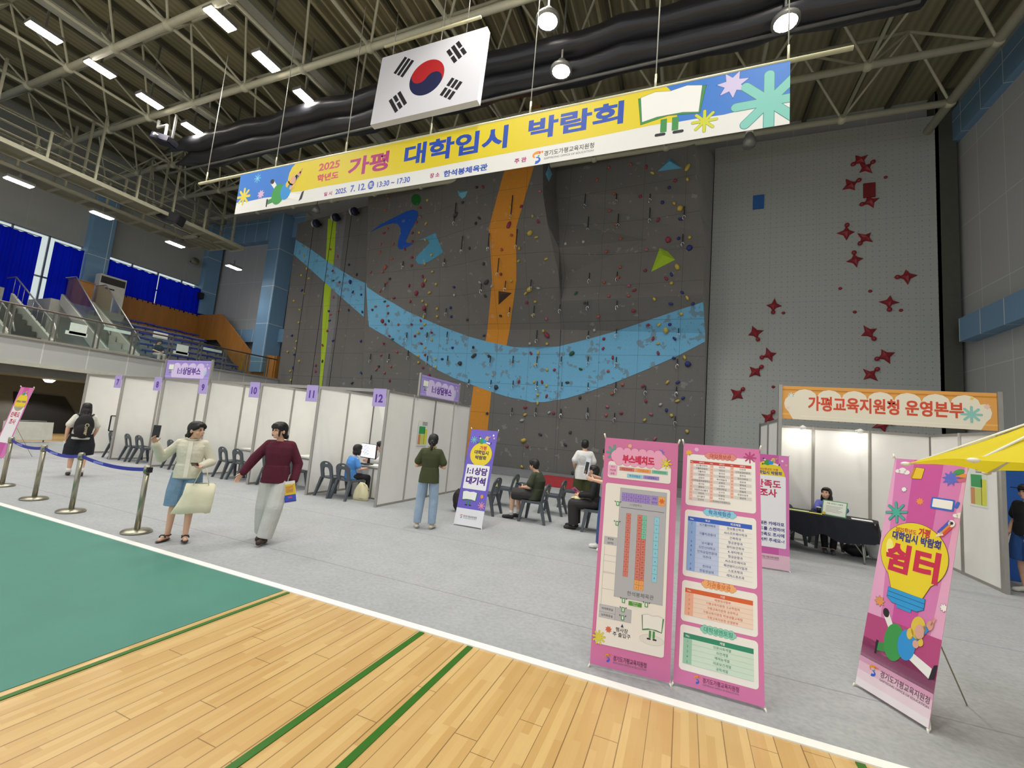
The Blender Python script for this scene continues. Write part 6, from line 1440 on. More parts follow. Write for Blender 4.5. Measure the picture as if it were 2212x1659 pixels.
# ------------------------------------------------------------------ people
SKIN = mat('#dcae92', .55, 0, .04, 8); HAIR = mat('#15110f', .55, 0, .1, 30)
def remesh(mb, name, material, voxel, parent, smooth=4):
    me = bpy.data.meshes.new(name); me.from_pydata(mb.v, [], mb.f); me.update()
    bm = bmesh.new(); bm.from_mesh(me); bmesh.ops.recalc_face_normals(bm, faces=bm.faces); bm.to_mesh(me); bm.free()
    o = bpy.data.objects.new(name, me); C.objects.link(o)
    r = o.modifiers.new('r', 'REMESH'); r.mode = 'VOXEL'; r.voxel_size = voxel
    if smooth: s = o.modifiers.new('s', 'SMOOTH'); s.iterations = smooth; s.factor = .5
    me2 = bpy.data.meshes.new_from_object(o.evaluated_get(bpy.context.evaluated_depsgraph_get()))
    bpy.data.objects.remove(o); bpy.data.meshes.remove(me)
    me2.name = name; me2.materials.clear(); me2.materials.append(material); me2.polygons.foreach_set('use_smooth', [True]*len(me2.polygons))
    o = bpy.data.objects.new(name, me2); C.objects.link(o); o.parent = parent; return o
def capsule(m, a, b, ra, rb, n=12):
    m.tube([a, b], [ra, rb], n); m.ell(a, (ra,)*3, None, n, 7); m.ell(b, (rb,)*3, None, n, 7)
def loft(m, rings, n=20):
    vs = []; fs = []
    for (c, rx, ry) in rings:
        for k in range(n):
            t = 2*PI*k/n; x, y = math.cos(t), math.sin(t); e = .85
            vs.append(Vector(c)+Vector((rx*math.copysign(abs(x)**e, x), ry*math.copysign(abs(y)**e, y), 0)))
    for i in range(len(rings)-1):
        for k in range(n): fs.append((i*n+k, i*n+(k+1) % n, (i+1)*n+(k+1) % n, (i+1)*n+k))
    fs += [tuple(range(n))[::-1], tuple((len(rings)-1)*n+k for k in range(n))]; m.add(vs, fs, None, True)
STAND = dict(head=(0, -.01, 1.575), neck=(0, .015, 1.42), chest=(0, .01, 1.24), waist=(0, .0, 1.07), pelvis=(0, .005, .93),
             shR=(-.165, .015, 1.385), shL=(.165, .015, 1.385), elR=(-.225, .03, 1.11), elL=(.225, .03, 1.11), wrR=(-.235, -.05, .87), wrL=(.235, -.05, .87),
             hipR=(-.088, .0, .92), hipL=(.088, .0, .92), knR=(-.1, -.015, .50), knL=(.1, -.015, .50), anR=(-.1, .02, .08), anL=(.1, .02, .08), toR=(-.12, -.13, .03), toL=(.12, -.13, .03))
SIT = dict(STAND, head=(0, -.02, 1.16), neck=(0, .02, 1.01), chest=(0, .05, .84), waist=(0, .07, .67), pelvis=(0, .05, .53), shR=(-.165, .03, .97), shL=(.165, .03, .97),
           elR=(-.22, -.02, .72), elL=(.22, -.02, .72), wrR=(-.1, -.24, .64), wrL=(.1, -.24, .64), hipR=(-.09, .03, .53), hipL=(.09, .03, .53), knR=(-.11, -.38, .50), knL=(.11, -.38, .50),
           anR=(-.11, -.36, .08), anL=(.11, -.36, .08), toR=(-.12, -.51, .03), toL=(.12, -.51, .03))
def hand(m, w, d, n, side, s=1.0, curl=.5, thumb=.6):
    """palm, four fingers of unequal length and a thumb; d along the forearm, n out of the palm"""
    d = Vector(d).normalized(); n = Vector(n); n = (n-d*n.dot(d)).normalized(); x = d.cross(n)*side; w = Vector(w)
    Mx = Matrix((x, d, n)).transposed(); m.ell(w+d*.045*s, (.037*s, .052*s, .015*s), None, 12, 8, Mx)
    for k, (off, L) in enumerate(((-.028, .068), (-.0095, .078), (.0095, .073), (.027, .058))):
        p = w+d*(.083-abs(k-1.3)*.004)*s+x*off*s; dd = d+x*off*1.5; dd.normalize(); r = .0085*s
        for j, f in enumerate((.45, .32, .23)):
            a = curl*(.55+.35*j)+.05*k; dd = (dd*math.cos(a)+n*math.sin(a)).normalized() if j else (dd*math.cos(a*.7)+n*math.sin(a*.7)).normalized()
            nn = n; q = p+dd*L*f*s; capsule(m, p, q, r, r*.92, 8); p = q; r *= .92
    p = w+d*.022*s-x*.03*s+n*.006*s; t = (d*.75-x*.75+n*thumb*.6).normalized(); q = p+t*.036*s; capsule(m, p, q, .0115*s, .0095*s, 8); t = (t+d*.5+n*thumb*.3).normalized(); capsule(m, q, q+t*.03*s, .0095*s, .008*s, 8)
def person(label, loc, rz, h, J=None, sit=False, top='#ffffff', sleeve='short', bottom=('trousers', '#333333'), shoes='#222222', hair='bob', hyaw=0.0, hpitch=0.0, female=True, vox=.008, curlR=.5, curlL=.5, nR=(.6, .3, 0), nL=(-.6, .3, 0), topmat=None, botmat=None, hemz=.0, wide=0.0, socks=None, glasses=False, build=1.0, sandals=False, loose=.012):
    j = dict(SIT if sit else STAND); j.update(J or {}); s = h/1.7; P = {k: Vector(v)*s for k, v in j.items()}
    P['head'].z = P['head'].z
    t = thing('person', label, 'person', (loc[0], loc[1], loc[2] if len(loc) > 2 else .008), rz)
    bw = (.93 if female else 1.05)*build; m = MB(); f = s
    def torso(mm, g):
        pv, wa, ch, nk = P['pelvis'], P['waist'], P['chest'], P['neck']; sh = (P['shR']+P['shL'])/2
        lo = pv+(pv-wa)*.45
        loft(mm, [(lo, (.10*bw+g)*f, (.08+g)*f), (pv, (.158*bw+g)*f, (.108+g)*f), (pv.lerp(wa, .55), (.148*bw+g)*f, (.102+g)*f), (wa, (.13*bw+g)*f, (.09+g)*f), (ch, (.155*bw+g)*f, (.108+g)*f), (ch.lerp(sh, .65), (.165*bw+g)*f, (.095+g)*f), (sh+(nk-sh)*.35, (.13*bw+g)*f, (.068+g)*f), (nk, (.062+g*.6)*f, (.058+g*.6)*f)])
        for a in ('shR', 'shL'):
            q_ = P[a].lerp(sh, .12)+Vector((0, 0, -.02*f)); capsule(mm, nk.lerp(q_, .25)+Vector((0, 0, -.035*f)), q_, (.045+g*.7)*f, (.046+g*.7)*f)
    torso(m, 0)
    # head
    hc = P['head']; HM_ = Matrix.Rotation(hyaw, 3, 'Z') @ Matrix.Rotation(hpitch, 3, 'X'); hs = .5*(1+s)
    def hp(x, y, z): return hc+HM_ @ (Vector((x, y, z))*hs)
    def he(mm, c, d, nu=16, nv=11, mt=None): mm.ell(hp(*c), tuple(a*hs for a in d), mt, nu, nv, HM_)
    he(m, (0, .012, .022), (.076, .094, .096)); he(m, (0, -.024, -.045), (.06, .066, .07)); he(m, (0, -.052, -.088), (.031, .03, .024)); he(m, (0, -.091, -.022), (.0105, .0135, .013)); he(m, (0, -.086, -.002), (.0075, .0105, .026)); he(m, (0, -.082, -.062), (.024, .012, .018))
    for sx in (-1, 1): he(m, (sx*.077, .012, -.014), (.012, .02, .032)); he(m, (sx*.036, -.058, -.034), (.029, .026, .028))
    capsule(m, P['neck']-Vector((0, 0, .03*f)), hp(0, .018, -.06), .054*f*(.95 if female else 1.08), .05*f*(.95 if female else 1.08))
    for a, sd, n_, cu in (('R', -1, nR, curlR), ('L', 1, nL, curlL)):
        sh, el, wr = P['sh'+a], P['el'+a], P['wr'+a]; capsule(m, sh+Vector((0, 0, -.012*f)), el, .043*f*bw, .036*f*bw); capsule(m, el, el.lerp(wr, .35), .037*f*bw, .036*f*bw); capsule(m, el.lerp(wr, .35), wr, .036*f*bw, .025*f*bw)
        hand(m, wr, wr-el, n_, sd, .96*f if female else 1.04*f, cu)
        hi, kn, an, to = (P[k+a] for k in ('hip', 'kn', 'an', 'to')); capsule(m, hi, kn, .078*f*bw, .052*f*bw); capsule(m, kn, kn.lerp(an, .3), .05*f*bw, .052*f*bw); capsule(m, kn.lerp(an, .3), an, .052*f*bw, .034*f)
        capsule(m, an-Vector((0, 0, .03*f)), to.lerp(an, .15)+Vector((0, 0, -.005)), .034*f, .026*f)
    body = remesh(m, 'body', SKIN, vox, t, 3)
    # face
    for sx in (-1, 1):
        e = MB(); he(e, (sx*.031, -.087, .006), (.0145, .008, .0065), 10, 7); e.build('eye', mat('#1c1512', .3), t)
        e = MB(); he(e, (sx*.032, -.089, .026), (.019, .006, .0035), 10, 6); e.build('eyebrow', HAIR, t)
    e = MB(); he(e, (0, -.0945, -.062), (.02, .006, .0055), 12, 6); e.build('mouth', mat('#a4585a', .5), t)
    if glasses:
        e = MB()
        for sx in (-1, 1): e.tube([hp(sx*.033+.024*math.cos(k*PI/6), -.099, .006+.017*math.sin(k*PI/6)) for k in range(13)], .0025, 5)
        e.tube([hp(-.01, -.1, .008), hp(.01, -.1, .008)], .0025, 5)
        for sx in (-1, 1): e.tube([hp(sx*.057, -.098, .008), hp(sx*.08, .01, .004)], .0025, 5)
        e.build('glasses', BLACK, t)
    # hair
    m = MB(); he(m, (0, .034, .024), (.089, .086, .104)); he(m, (0, .0, .074), (.083, .095, .056)); he(m, (0, -.066, .078), (.062, .036, .03))
    for sx in (-1, 1): he(m, (sx*.068, -.02, .04), (.019, .05, .045)); he(m, (sx*.074, .035, .0), (.016, .04, .06))
    if hair in ('bun', 'pony', 'bangbun'):
        for sx in (-1, 1): he(m, (sx*.06, -.062, .05), (.022, .028, .034))
        he(m, (0, .06, -.04), (.072, .055, .07))
        he(m, (0, .118, -.085), (.037, .036, .036)) if hair != 'pony' else (he(m, (0, .115, -.04), (.034, .034, .034)), he(m, (0, .12, -.12), (.026, .024, .075)))
        if hair == 'bangbun':
            he(m, (0, -.083, .052), (.056, .018, .03))
            for sx in (-1, 1): he(m, (sx*.066, -.05, -.03), (.011, .016, .06))
    elif hair == 'long':
        he(m, (0, .07, -.1), (.1, .07, .13)); he(m, (0, .1, -.22), (.115, .06, .15))
        for sx in (-1, 1): he(m, (sx*.078, .02, -.09), (.022, .045, .11))
    elif hair == 'bob':
        he(m, (0, .045, -.06), (.09, .065, .085)); he(m, (0, -.07, .05), (.056, .026, .032))
        for sx in (-1, 1): he(m, (sx*.08, .0, -.05), (.02, .05, .085))
    else:
        he(m, (0, -.078, .056), (.06, .024, .03)); he(m, (0, .06, -.04), (.07, .045, .055))
        for sx in (-1, 1): he(m, (sx*.072, .0, .012), (.016, .05, .04))
    hr = remesh(m, 'hair', HAIR, vox*.85, t, 2)
    # top
    m = MB(); g = loose
    torso(m, g)
    for a in ('R', 'L'):
        sh, el, wr = P['sh'+a], P['el'+a], P['wr'+a]
        if sleeve == 'short': capsule(m, sh.lerp((P['shR']+P['shL'])/2, .1)+Vector((0, 0, -.022*f)), sh.lerp(el, .72), (.047*bw+g*.7)*f, (.052*bw+g)*f)
        elif sleeve == 'long': capsule(m, sh.lerp((P['shR']+P['shL'])/2, .1)+Vector((0, 0, -.022*f)), el, (.046*bw+g*.7)*f, (.042*bw+g)*f); capsule(m, el, el.lerp(wr, .9), (.042*bw+g)*f, (.03+g*.8)*f)
    pv, wa = P['pelvis'], P['waist']; dn = (pv-wa).normalized()
    loft(m, [(pv+dn*(.05+hemz)*f, (.162*bw+g*1.3)*f, (.112+g*1.2)*f), (pv, (.162*bw+g)*f, (.112+g)*f), (wa, (.14*bw+g)*f, (.1+g)*f)])
    sh_ = remesh(m, 'top', topmat or mat(top, .8, 0, .06, 7, .15), vox*1.1, t, 3)
    # bottom
    kind, col = bottom; m = MB(); bm_ = botmat or mat(col, .8, 0, .07, 9, .12); g = .014+wide*.4
    loft(m, [(pv+(pv-wa)*.5, (.14*bw+g)*f, (.1+g)*f), (pv, (.16*bw+g)*f, (.11+g)*f), (pv.lerp(wa, .7), (.138*bw+g*.7)*f, (.096+g*.7)*f)])
    for a in ('R', 'L'):
        hi, kn, an = (P[k+a] for k in ('hip', 'kn', 'an'))
        if kind == 'trousers':
            capsule(m, hi, kn, (.082*bw+g)*f, (.058*bw+g+wide)*f); m.tube([kn, kn.lerp(an, .5), kn.lerp(an, .97)], [(.058*bw+g+wide)*f, (.052+g+wide)*f, (.048+g*.6+wide*1.15)*f], 16); m.ell(kn, ((.058*bw+g+wide)*f,)*3, None, 12, 8)
        elif kind == 'shorts': capsule(m, hi, hi.lerp(kn, .5), (.084*bw+g)*f, (.082*bw+g+wide)*f); m.tube([hi.lerp(kn, .5), hi.lerp(kn, 1.02)], [(.082*bw+g+wide)*f, (.078*bw+g+wide)*f], 16)
        elif kind == 'skirt': pass
    if kind == 'skirt':
        kc = (P['knR']+P['knL'])/2; loft(m, [(kc+Vector((0, 0, -.02)), .25*f, .19*f), (pv.lerp(kc, .5), .21*f, .16*f), (pv, .175*f, .125*f)])
    remesh(m, kind if kind != 'skirt' else 'skirt', bm_, vox*1.1, t, 3)
    # feet
    for a in ('R', 'L'):
        an, to, kn = P['an'+a], P['to'+a], P['kn'+a]; fw = Vector((to.x-an.x, to.y-an.y, 0)).normalized(); zb_ = min(an.z-.072*f, to.z-.025*f)
        if sandals:
            m = MB(); c = an.lerp(to, .45); q = Matrix((Vector((fw.y, -fw.x, 0)), fw, Vector((0, 0, 1)))).transposed(); tilt = math.atan2(an.z-.05*f-to.z, (to-an).length)
            m.ell(Vector((c.x, c.y, zb_+.012)), (.045*f, .128*f, .011), None, 16, 6, q @ Matrix.Rotation(-tilt, 3, 'X')); m.tube([an+Vector((0, 0, -.005))+q @ Vector((.04*math.cos(k*PI/8)*f, .045*math.sin(k*PI/8)*f, 0)) for k in range(17)], .007, 5)
            m.tube([an.lerp(to, .55)+q @ Vector((.042*math.cos(k*PI/8)*f, 0, .034*math.sin(k*PI/8)*f+.004)) for k in range(9)], .008, 5); m.build('sandal', mat('#2e2018', .6), t); continue
        m = MB(); capsule(m, an+Vector((0, 0, -.028*f)), to+Vector((0, 0, .002)), .043*f, .036*f); m.ell(an-fw*.02*f+Vector((0, 0, -.035*f)), (.042*f, .05*f, .038*f), None, 12, 8); m.ell(to-fw*.03+Vector((0, 0, -.004)), (.043*f, .06*f, .03*f), None, 12, 8)
        m.v = [(x, y, max(z, zb_)) for x, y, z in m.v]; remesh(m, 'shoe', mat(shoes, .6, 0, .05), .008, t, 1)
        if socks: MB().tube([an.lerp(kn, .0), an.lerp(kn, .22)], [.042*f, .045*f], 12).build('sock', mat(socks, .9), t)
    return t, P
def wpt(t, v):  # a point of a figure in the hall
    c_, s_ = math.cos(t.rotation_euler.z), math.sin(t.rotation_euler.z); return Vector((t.location.x+v.x*c_-v.y*s_, t.location.y+v.x*s_+v.y*c_, t.location.z+v.z))
SHEER = NT('sheer_cream_cloth'); SHEER.done(SHEER.mix(SHEER.noise(SHEER.co, 5, 4), hexc('#cfc9b4'), hexc('#dedac8')), .8, SHEER.noise(SHEER.co, 18, 3), .5); SHEER = SHEER.m
DENIM = NT('washed_denim'); DENIM.done(DENIM.mix(DENIM.noise(DENIM.co, 9, 5), hexc('#5f7f9e'), hexc('#86a2ba')), .85, DENIM.noise(DENIM.co, 60, 2), .3); DENIM = DENIM.m
DENIML = NT('light_denim'); DENIML.done(DENIML.mix(DENIML.noise(DENIML.co, 7, 5), hexc('#7f97b2'), hexc('#a9bccd')), .85, DENIML.noise(DENIML.co, 60, 2), .3); DENIML = DENIML.m
KNIT = NT('maroon_knit'); KNIT.done(KNIT.mix(KNIT.noise(KNIT.co, 14, 4), hexc('#4a1024'), hexc('#5e1830')), .9, KNIT.noise(KNIT.co, 120, 2), .4); KNIT = KNIT.m
GREYT = NT('pale_grey_jersey'); GREYT.done(GREYT.mix(GREYT.noise(GREYT.co, 6, 4), hexc('#b9b9b4'), hexc('#d0d0ca')), .9, GREYT.noise(GREYT.co, 12, 4), .5); GREYT = GREYT.m

# woman in the cream cardigan
t1, P1 = person('woman in a sheer cream cardigan and denim shorts holding up a phone', (-6.13, 3.88), .86, 1.575, dict(head=(.03, -.03, 1.565), elR=(-.34, .06, 1.14), wrR=(-.40, -.12, 1.36), elL=(.26, .06, 1.11), wrL=(.17, -.2, 1.07), knR=(-.10, -.02, .50), anR=(-.12, .03, .08), toR=(-.19, -.11, .03), knL=(.10, -.05, .5), anL=(.1, -.06, .085), toL=(.13, -.21, .05)),
    sleeve='long', hair='bun', hyaw=1.0, vox=.0062, topmat=SHEER, bottom=('shorts', '#5f7f9e'), botmat=DENIM, wide=.022, sandals=True, curlR=.45, nR=(.3, -.9, .2), nL=(.1, -.2, 1), curlL=.6, loose=.026, hemz=.0)
def phone(p, rz, tilt, label, col='#141416'):
    t = thing('smartphone', label, 'phone', p, rz); MB().box((0, 0, 0), (.078, .01, .155), None, (tilt, 0, 0), .004).build('body', mat(col, .35), t); MB().box((0, -.0055 if abs(tilt) < .8 else 0, .0 if abs(tilt) < .8 else .006), (.07, .002, .145), None, (tilt, 0, 0)).build('screen', mat('#050506', .15), t); return t
w = wpt(t1, P1['wrR']+Vector((-.0, -.045, .15))); phone(w, .7, -.1, 'black phone held up in the right hand of the woman in cream')
w = wpt(t1, P1['wrL']+Vector((-.055, -.08, .03))); phone(w, .9, 1.25, 'dark red phone held flat by the woman in cream', '#4a1a1c')
tp_ = [c_ for c_ in t1.children if c_.name.startswith('top')][0]
zb0, zb1 = P1['pelvis'].z-.03, P1['neck'].z-.01; pr_ = []
for k in range(15):
    z = zb0+(zb1-zb0)*k/14; ys_ = [v.co.y for v in tp_.data.vertices if abs(v.co.x) < .035 and abs(v.co.z-z) < .02]
    pr_.append((z, min(ys_) if ys_ else -.12))
pr_ = [(z, sum(b for _, b in pr_[max(0, k-1):k+2])/len(pr_[max(0, k-1):k+2])) for k, (z, y) in enumerate(pr_)]
m = MB(); vs = []
for z, y in pr_: vs += [(-.024, y+.004, z), (-.024, y-.009, z), (.024, y-.009, z), (.024, y+.004, z)]
m.add(vs, [(k*4+i, k*4+(i+1) % 4, k*4+4+(i+1) % 4, k*4+4+i) for k in range(14) for i in range(4)]+[(0, 1, 2, 3), (59, 58, 57, 56)]); m.build('button_placket', mat('#ebe6d6', .8), tp_)
m = MB(); m.tube([P1['neck']+Vector((.07*math.cos(k*PI/9), -.02-.055*math.sin(k*PI/9), .012+.012*math.cos(k*PI/4.5))) for k in range(10)], .011, 8); m.build('collar', SHEER, tp_)
# her tote bag hangs from the left forearm
fa = wpt(t1, P1['elL'].lerp(P1['wrL'], .8)); tb = thing('tote_bag', 'plain cream tote bag hanging from the arm of the woman in the cardigan', 'tote bag', fa-Vector((0, 0, .62)), .95)
m = MB(); n = 20; vs = []; fs = []
for k, (w0, w1, d, z) in enumerate(((-.26, .16, .03, 0), (-.22, .17, .05, .1), (-.17, .18, .05, .24), (-.15, .18, .035, .38))):
    for i in range(n):
        a = 2*PI*i/n; cx0 = (w0+w1)/2; hw = (w1-w0)/2; x = math.copysign(abs(math.cos(a))**.45, math.cos(a)); vs.append((cx0+hw*x, d*math.sin(a)*(1-.3*abs(x)), z+.01*math.sin(i*2.1+k)))
for k in range(3):
    for i in range(n): fs.append((k*n+i, k*n+(i+1) % n, (k+1)*n+(i+1) % n, (k+1)*n+i))
fs += [tuple(range(n))[::-1], tuple(3*n+i for i in range(n))]; m.add(vs, fs, None, True); m.build('bag', mat('#ebe5c8', .85, 0, .05, 9, .25), tb)
for y in (-.02, .02): MB().tube([(-.07, y, .36), (-.015, y*.7, .54), (0.0, 0, .66), (.05, y*.7, .56), (.1, y, .36)], .016, 6, flat=.35).build('handle', mat('#ebe5c8', .85, 0, .05, 9, .25), tb)

# woman in maroon
t2, P2 = person('woman in a maroon jumper and wide pale grey trousers walking with a booklet', (-5.27, 4.52), .72, 1.655, dict(head=(-.03, -.03, 1.57), elR=(-.30, .02, 1.16), wrR=(-.42, -.03, .94), elL=(.26, .05, 1.10), wrL=(.25, -.04, .86), knR=(-.1, .03, .5), anR=(-.10, .16, .1), toR=(-.12, .02, .035), knL=(.05, -.1, .5), anL=(-.02, -.12, .08), toL=(-.06, -.26, .055)),
    sleeve='long', hair='bangbun', hyaw=-.75, vox=.0062, topmat=KNIT, bottom=('trousers', '#c4c4be'), botmat=GREYT, wide=.03, shoes='#3a2a22', curlR=.5, nR=(.5, -.3, .3), curlL=.7, nL=(-.8, -.2, 0), loose=.03, hemz=.05, build=1.04)
w = wpt(t2, P2['wrL']+Vector((-.03, -.06, -.14))); bk = thing('booklet', 'yellow and blue booklet held low by the woman in maroon', 'booklet', w, .72); bk.rotation_euler = (0, -.2, .72)
A = MB(); A.box((0, .004, 0), (.15, .008, .30), mat('#e8e8e6', .6)); A.box((0, -.001, .035), (.146, .002, .15), mat('#e6c52a', .5)); A.box((0, -.001, -.085), (.146, .002, .1), mat('#3a56c0', .5)); A.box((0, -.0025, .04), (.09, .002, .09), mat('#d89a3a', .5)); A.box((0, -.0025, -.07), (.05, .002, .02), mat('#c0508a', .5)); A.box((0, -.0025, -.122), (.146, .002, .012), mat('#4a3a8a', .5)); A.build('cover', None, bk)

# woman in the green polo shirt, from behind
OLIVE = mat('#3f4426', .85, 0, .08, 8, .2)
t3, P3 = person('woman in an olive polo shirt and light jeans seen from behind', (-4.13, 6.68), -2.72, 1.645, dict(elR=(-.25, .0, 1.10), elL=(.25, 0, 1.10), wrR=(-.11, -.2, 1.12), wrL=(.11, -.2, 1.12), head=(0, -.045, 1.56), anR=(-.13, .02, .08), toR=(-.17, -.12, .03), anL=(.13, .03, .08), toL=(.16, -.11, .03), knR=(-.12, -.015, .5), knL=(.12, -.01, .5)),
    hair='pony', hpitch=.2, vox=.007, topmat=OLIVE, bottom=('trousers', '#8fa5bd'), botmat=DENIML, wide=.008, shoes='#c9c2ae', nR=(.5, .2, .6), nL=(-.5, .2, .6), loose=.022, hemz=.07, build=1.05)
m = MB(); nk = P3['neck']; m.tube([nk+Vector((.068*math.cos(PI*k/8), .062*math.sin(PI*k/8), .03)) for k in range(9)], .012, 6); m.build('collar', mat('#8a7a2a', .8), t3)
MB().ell(P3['head']+Vector((0, .13, -.02)), (.03, .02, .02), None, 10, 6).build('hair_clip', mat('#d8c8c0', .3, .3), t3)

# student with a backpack
t4, P4 = person('person with long black hair, white shirt and black backpack walking away', (-12.45, 5.5), -1.95, 1.62, dict(elL=(.25, .05, 1.1), wrL=(.25, .0, .86), elR=(-.24, .0, 1.1), wrR=(-.2, -.12, .9), anR=(-.1, .14, .1), knR=(-.1, -.02, .5), toR=(-.11, -.0, .03), anL=(.1, -.1, .08), toL=(.11, -.25, .03), knL=(.1, -.07, .5)),
    top='#d9d6ca', sleeve='short', hair='long', vox=.008, bottom=('shorts', '#14161f'), wide=.05, shoes='#3f2f26', socks='#e6e4de', loose=.025, hemz=.03, build=1.1, nR=(.6, -.2, 0), nL=(-.6, -.2, 0))
b = wpt(t4, Vector((0, .23, 1.12))); bp = thing('backpack', 'black backpack with pale lettering on the back of the person in white', 'backpack', b-Vector((0, 0, .28)), -1.95)
m = MB(); m.ell((0, 0, .27), (.165, .1, .27), None, 18, 12); m.ell((0, .05, .17), (.15, .09, .17), None, 16, 10); remesh(m, 'body', mat('#141416', .75, 0, .1), .012, bp)
m = MB(); 
for sx in (-1, 1): m.tube([(sx*.09, -.08, .5), (sx*.13, -.2, .53), (sx*.14, -.33, .42), (sx*.14, -.28, .2), (sx*.12, -.06, .1)], .018, 6)
m.build('strap', BLACK, bp); G_ = glyphs('Cover', .03); m = MB(); m.add([(-.045+(.38-y)*.09*-1*-1, .135+.004, .34-(x-G_['x0'])*.1) for x, y in G_['v']], G_['f'], mat('#b9b08a', .6)); m.build('lettering', None, bp)
MB().tube([(-.03, .0, .54), (0, 0, .58), (.03, 0, .54)], .01, 6).build('handle', BLACK, bp)
w = wpt(t4, P4['wrL']+Vector((0, -.03, -.16))); o = MB().box((0, 0, 0), (.06, .012, .19), None, (.1, 0, .2)).build('paper_roll', mat('#cfdde0', .6)); o.location = w; tag(o, 'white folded paper in the hand of the backpack wearer', 'paper')

# seated student in blue, booth twelve
t5, P5 = person('student in a bright blue shirt seated with back turned in booth twelve', (-6.9, 7.93), PI-.35, 1.58, dict(head=(.0, -.05, 1.17), wrL=(.08, -.34, .73), wrR=(-.08, -.34, .73), anL=(.1, -.2, .08), toL=(.1, -.34, .03)), True, '#4f8fd6', 'short', ('trousers', '#1e1d20'), '#d6d4cf', 'bob', .0, vox=.008, loose=.02, hemz=.02)
# consultant behind the desk
p = atY(826, 972, 9.02)
t6, P6 = person('man with glasses in a white shirt seated behind the desk of booth twelve', (p.x+.02, 8.95), -.75, 1.68, dict(head=(0, -.03, 1.17), wrR=(-.1, -.3, .80), wrL=(.12, -.28, .80), elR=(-.22, -.1, .80), elL=(.22, -.1, .80), knR=(-.1, -.25, .5), knL=(.1, -.25, .5), anR=(-.1, -.2, .08), anL=(.1, -.2, .08), toR=(-.1, -.34, .03), toL=(.1, -.34, .03)), True, '#d9dade', 'long', ('trousers', '#23242a'), '#1c1c1e', 'short', -.3, female=False, vox=.009, glasses=True, loose=.018)
place_chair(p.x-.0, 8.92, -.75, 'dark grey chair of the man behind the desk in booth twelve', bg)
# seated young man
t7, P7 = person('young man in a dark green shirt seated on a waiting chair with a phone', (-2.86, 8.72), -PI/2-.06, 1.70, dict(head=(0, -.03, 1.14), neck=(0, .045, 1.0), chest=(0, .1, .83), waist=(0, .1, .66), pelvis=(0, .06, .53), shR=(-.17, .05, .965), shL=(.17, .05, .965), elR=(-.21, -.02, .70), elL=(.21, -.02, .70), wrR=(-.06, -.22, .66), wrL=(.06, -.22, .66), knR=(-.1, -.38, .52), knL=(.13, -.40, .52), anR=(-.1, -.34, .08), anL=(.14, -.40, .08), toR=(-.1, -.48, .03), toL=(.16, -.56, .03)), True, '#353c28', 'short', ('shorts', '#33302f'), '#1f1e1f', 'short', -.12, .08, female=False, vox=.0075, wide=.02, socks='#cfcdc6', loose=.026, hemz=.04)
w = wpt(t7, Vector((0, -.31, .70))); phone(w, -PI/2, 1.2, 'black phone in the hands of the seated young man')
# boy in white seen from behind
p = atY(1265, 948, 10.75)
t8, P8 = person('young man in a white shirt with a round back print seen from behind', (p.x, p.y), -2.75, p.z/1.7*1.7*.985, dict(elR=(-.23, .02, 1.12), elL=(.24, .03, 1.12), wrR=(-.18, -.18, 1.0), wrL=(.18, -.16, .98)), False, '#d8d7d4', 'short', ('shorts', '#3a3f1c'), '#d0cec8', 'short', -.25, female=False, vox=.008, wide=.025, loose=.032, hemz=.12)
m = MB(); sc = p.z/1.7; m.tube([Vector((.06+.085*math.cos(k*PI/10), .158*sc+.004*abs(math.sin(k)), 1.2*sc+.09*math.sin(k*PI/10))) for k in range(21)], .006, 5, flat=.5); m.build('round_print', mat('#8f9298', .8), t8)
# person in black
t9, P9 = person('person in a black jumper seated with a pink leaflet and a cream bag', (-1.62, 8.74), -PI/2+.12, 1.66, dict(head=(0, -.02, 1.17), knR=(-.11, -.36, .5), knL=(.11, -.38, .5), anR=(-.1, -.33, .08), anL=(.12, -.35, .08), wrR=(-.1, -.27, .68), wrL=(.1, -.27, .68)), True, '#101013', 'long', ('trousers', '#2b2829'), '#241f1e', 'bob', .45, -.1, vox=.008, wide=.03, loose=.025)
w = wpt(t9, Vector((-.02, -.36, .74))); o = MB().box((0, 0, 0), (.2, .006, .13), None, (.9, 0, 0)).build('leaflet', mat('#d8689a', .6)); o.location = w; o.rotation_euler = (0, -.3, -PI/2+.5); tag(o, 'pink leaflet held by the person in black', 'leaflet'); q = MB().box((0, -.004, 0), (.12, .002, .05), mat('#8a3a8a', .6), (.9, 0, 0)).build('print', None, o)
w = wpt(t9, Vector((0, -.28, .60))); lb_ = thing('cloth_bag', 'cream cloth bag folded on the lap of the person in black', 'bag', w, -PI/2); m = blob(3, (.16, .1, .045), (14, 8)); m.build('body', mat('#d8d0a4', .85), lb_); MB().tube([(.05, -.08, .02), (.12, -.12, .0), (.16, -.06, .01)], .012, 5).build('handle', mat('#d8d0a4', .85), lb_)
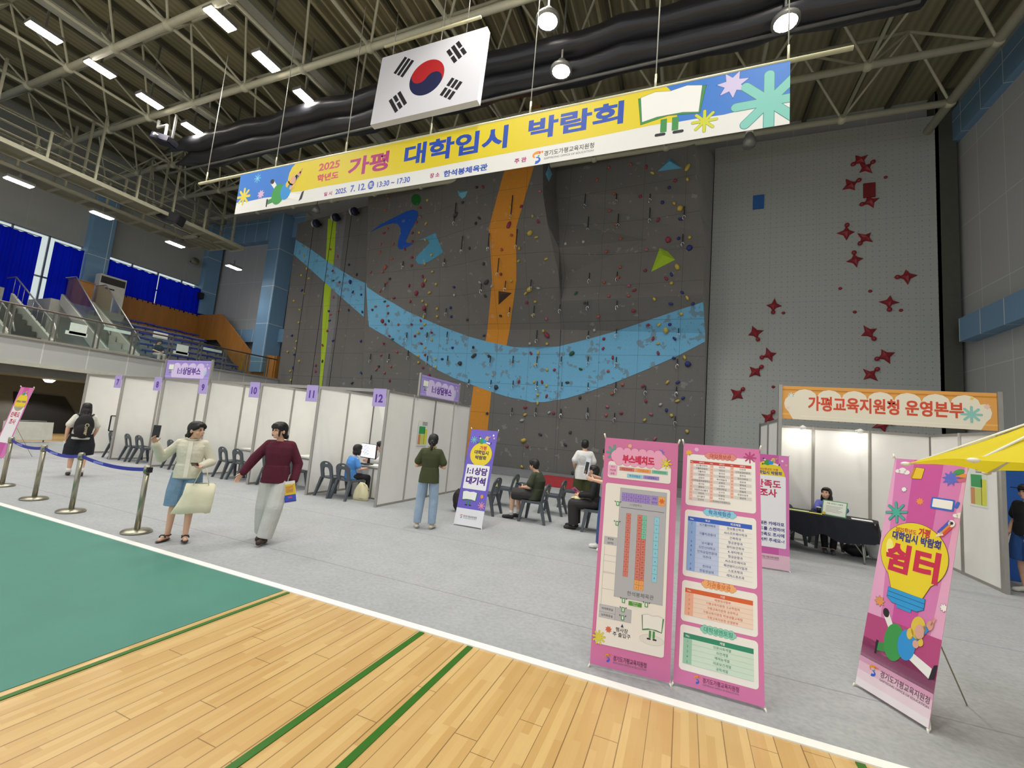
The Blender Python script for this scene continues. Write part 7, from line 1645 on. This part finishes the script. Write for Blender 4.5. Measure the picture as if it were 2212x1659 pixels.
# person in jeans behind the map stand
t10, P10 = person('person in blue jeans and white sneakers standing behind the booth map stand', (-1.14, 7.36), -PI/2+.25, 1.66, dict(anR=(-.1, -.06, .08), toR=(-.12, -.21, .03), knR=(-.1, -.04, .5), anL=(.1, .04, .08), toL=(.12, -.1, .03), elR=(-.22, .0, 1.12), wrR=(-.16, -.26, 1.2), elL=(.22, 0, 1.12), wrL=(.12, -.24, 1.15)), False, '#8a8d92', 'short', ('trousers', '#3a5a8a'), '#dddcd6', 'short', 0, female=False, vox=.009, wide=.012, loose=.02)
w = wpt(t10, P10['wrR']+Vector((.03, -.09, .14))); br = thing('brochure', 'white and black brochure held up beside the booth map stand', 'booklet', w, -PI/2+.6); MB().box((0, 0, 0), (.2, .008, .29), None, (-.15, 0, 0)).build('cover', mat('#d3dbe4', .5), br); MB().box((0, -.008, -.02), (.14, .003, .2), mat('#2a2c2c', .5), (-.15, 0, 0)).build('print', None, br); MB().box((.02, -.012, -.08), (.08, .003, .07), mat('#8fb05a', .5), (-.15, 0, 0)).build('picture', None, br)
# woman at the headquarters table
t11, P11 = person('woman with long black hair in a violet blue shirt seated at the black table', (2.74, 10.72), -.15, 1.6, dict(head=(-.02, -.02, 1.16), elL=(.3, -.08, .86), wrL=(.22, -.28, .80), elR=(-.2, -.12, .82), wrR=(-.05, -.28, .80), knL=(.1, -.34, .5), knR=(-.1, -.34, .5), anL=(.05, -.45, .08), toL=(.05, -.6, .03), anR=(-.08, -.42, .08), toR=(-.08, -.57, .03)), True, '#565aa8', 'long', ('trousers', '#18181b'), '#5a5a58', 'long', -.45, -.2, vox=.008, loose=.026)
# man at the right edge
t12, P12 = person('person in a black shirt and blue shorts by the blue partition', (5.02, 9.42), -1.2, 1.66, dict(wrR=(-.2, -.1, .9), wrL=(.2, -.16, .92), elR=(-.23, .05, 1.12), elL=(.23, .03, 1.12)), False, '#17171a', 'short', ('shorts', '#274f8c'), '#cfcdc4', 'short', 0, female=False, vox=.009, wide=.03, loose=.025, build=1.08)
m = MB(); m.ell(P12['head']+Vector((0, .01, .06)), (.092, .108, .075), None, 16, 10); m.box(P12['head']+Vector((0, -.13, .055)), (.13, .1, .012)); m.build('cap', BLACK, t12)
# person on the bleachers
t13, P13 = person('person in a dark shirt and pale trousers sitting on the lowest bleacher row', (-23.5, 12.6, 3.5), PI/2, 1.65, None, True, '#2f333a', 'short', ('trousers', '#b9b4ac'), '#8a8a88', 'short', .3, .25, female=False, vox=.011)
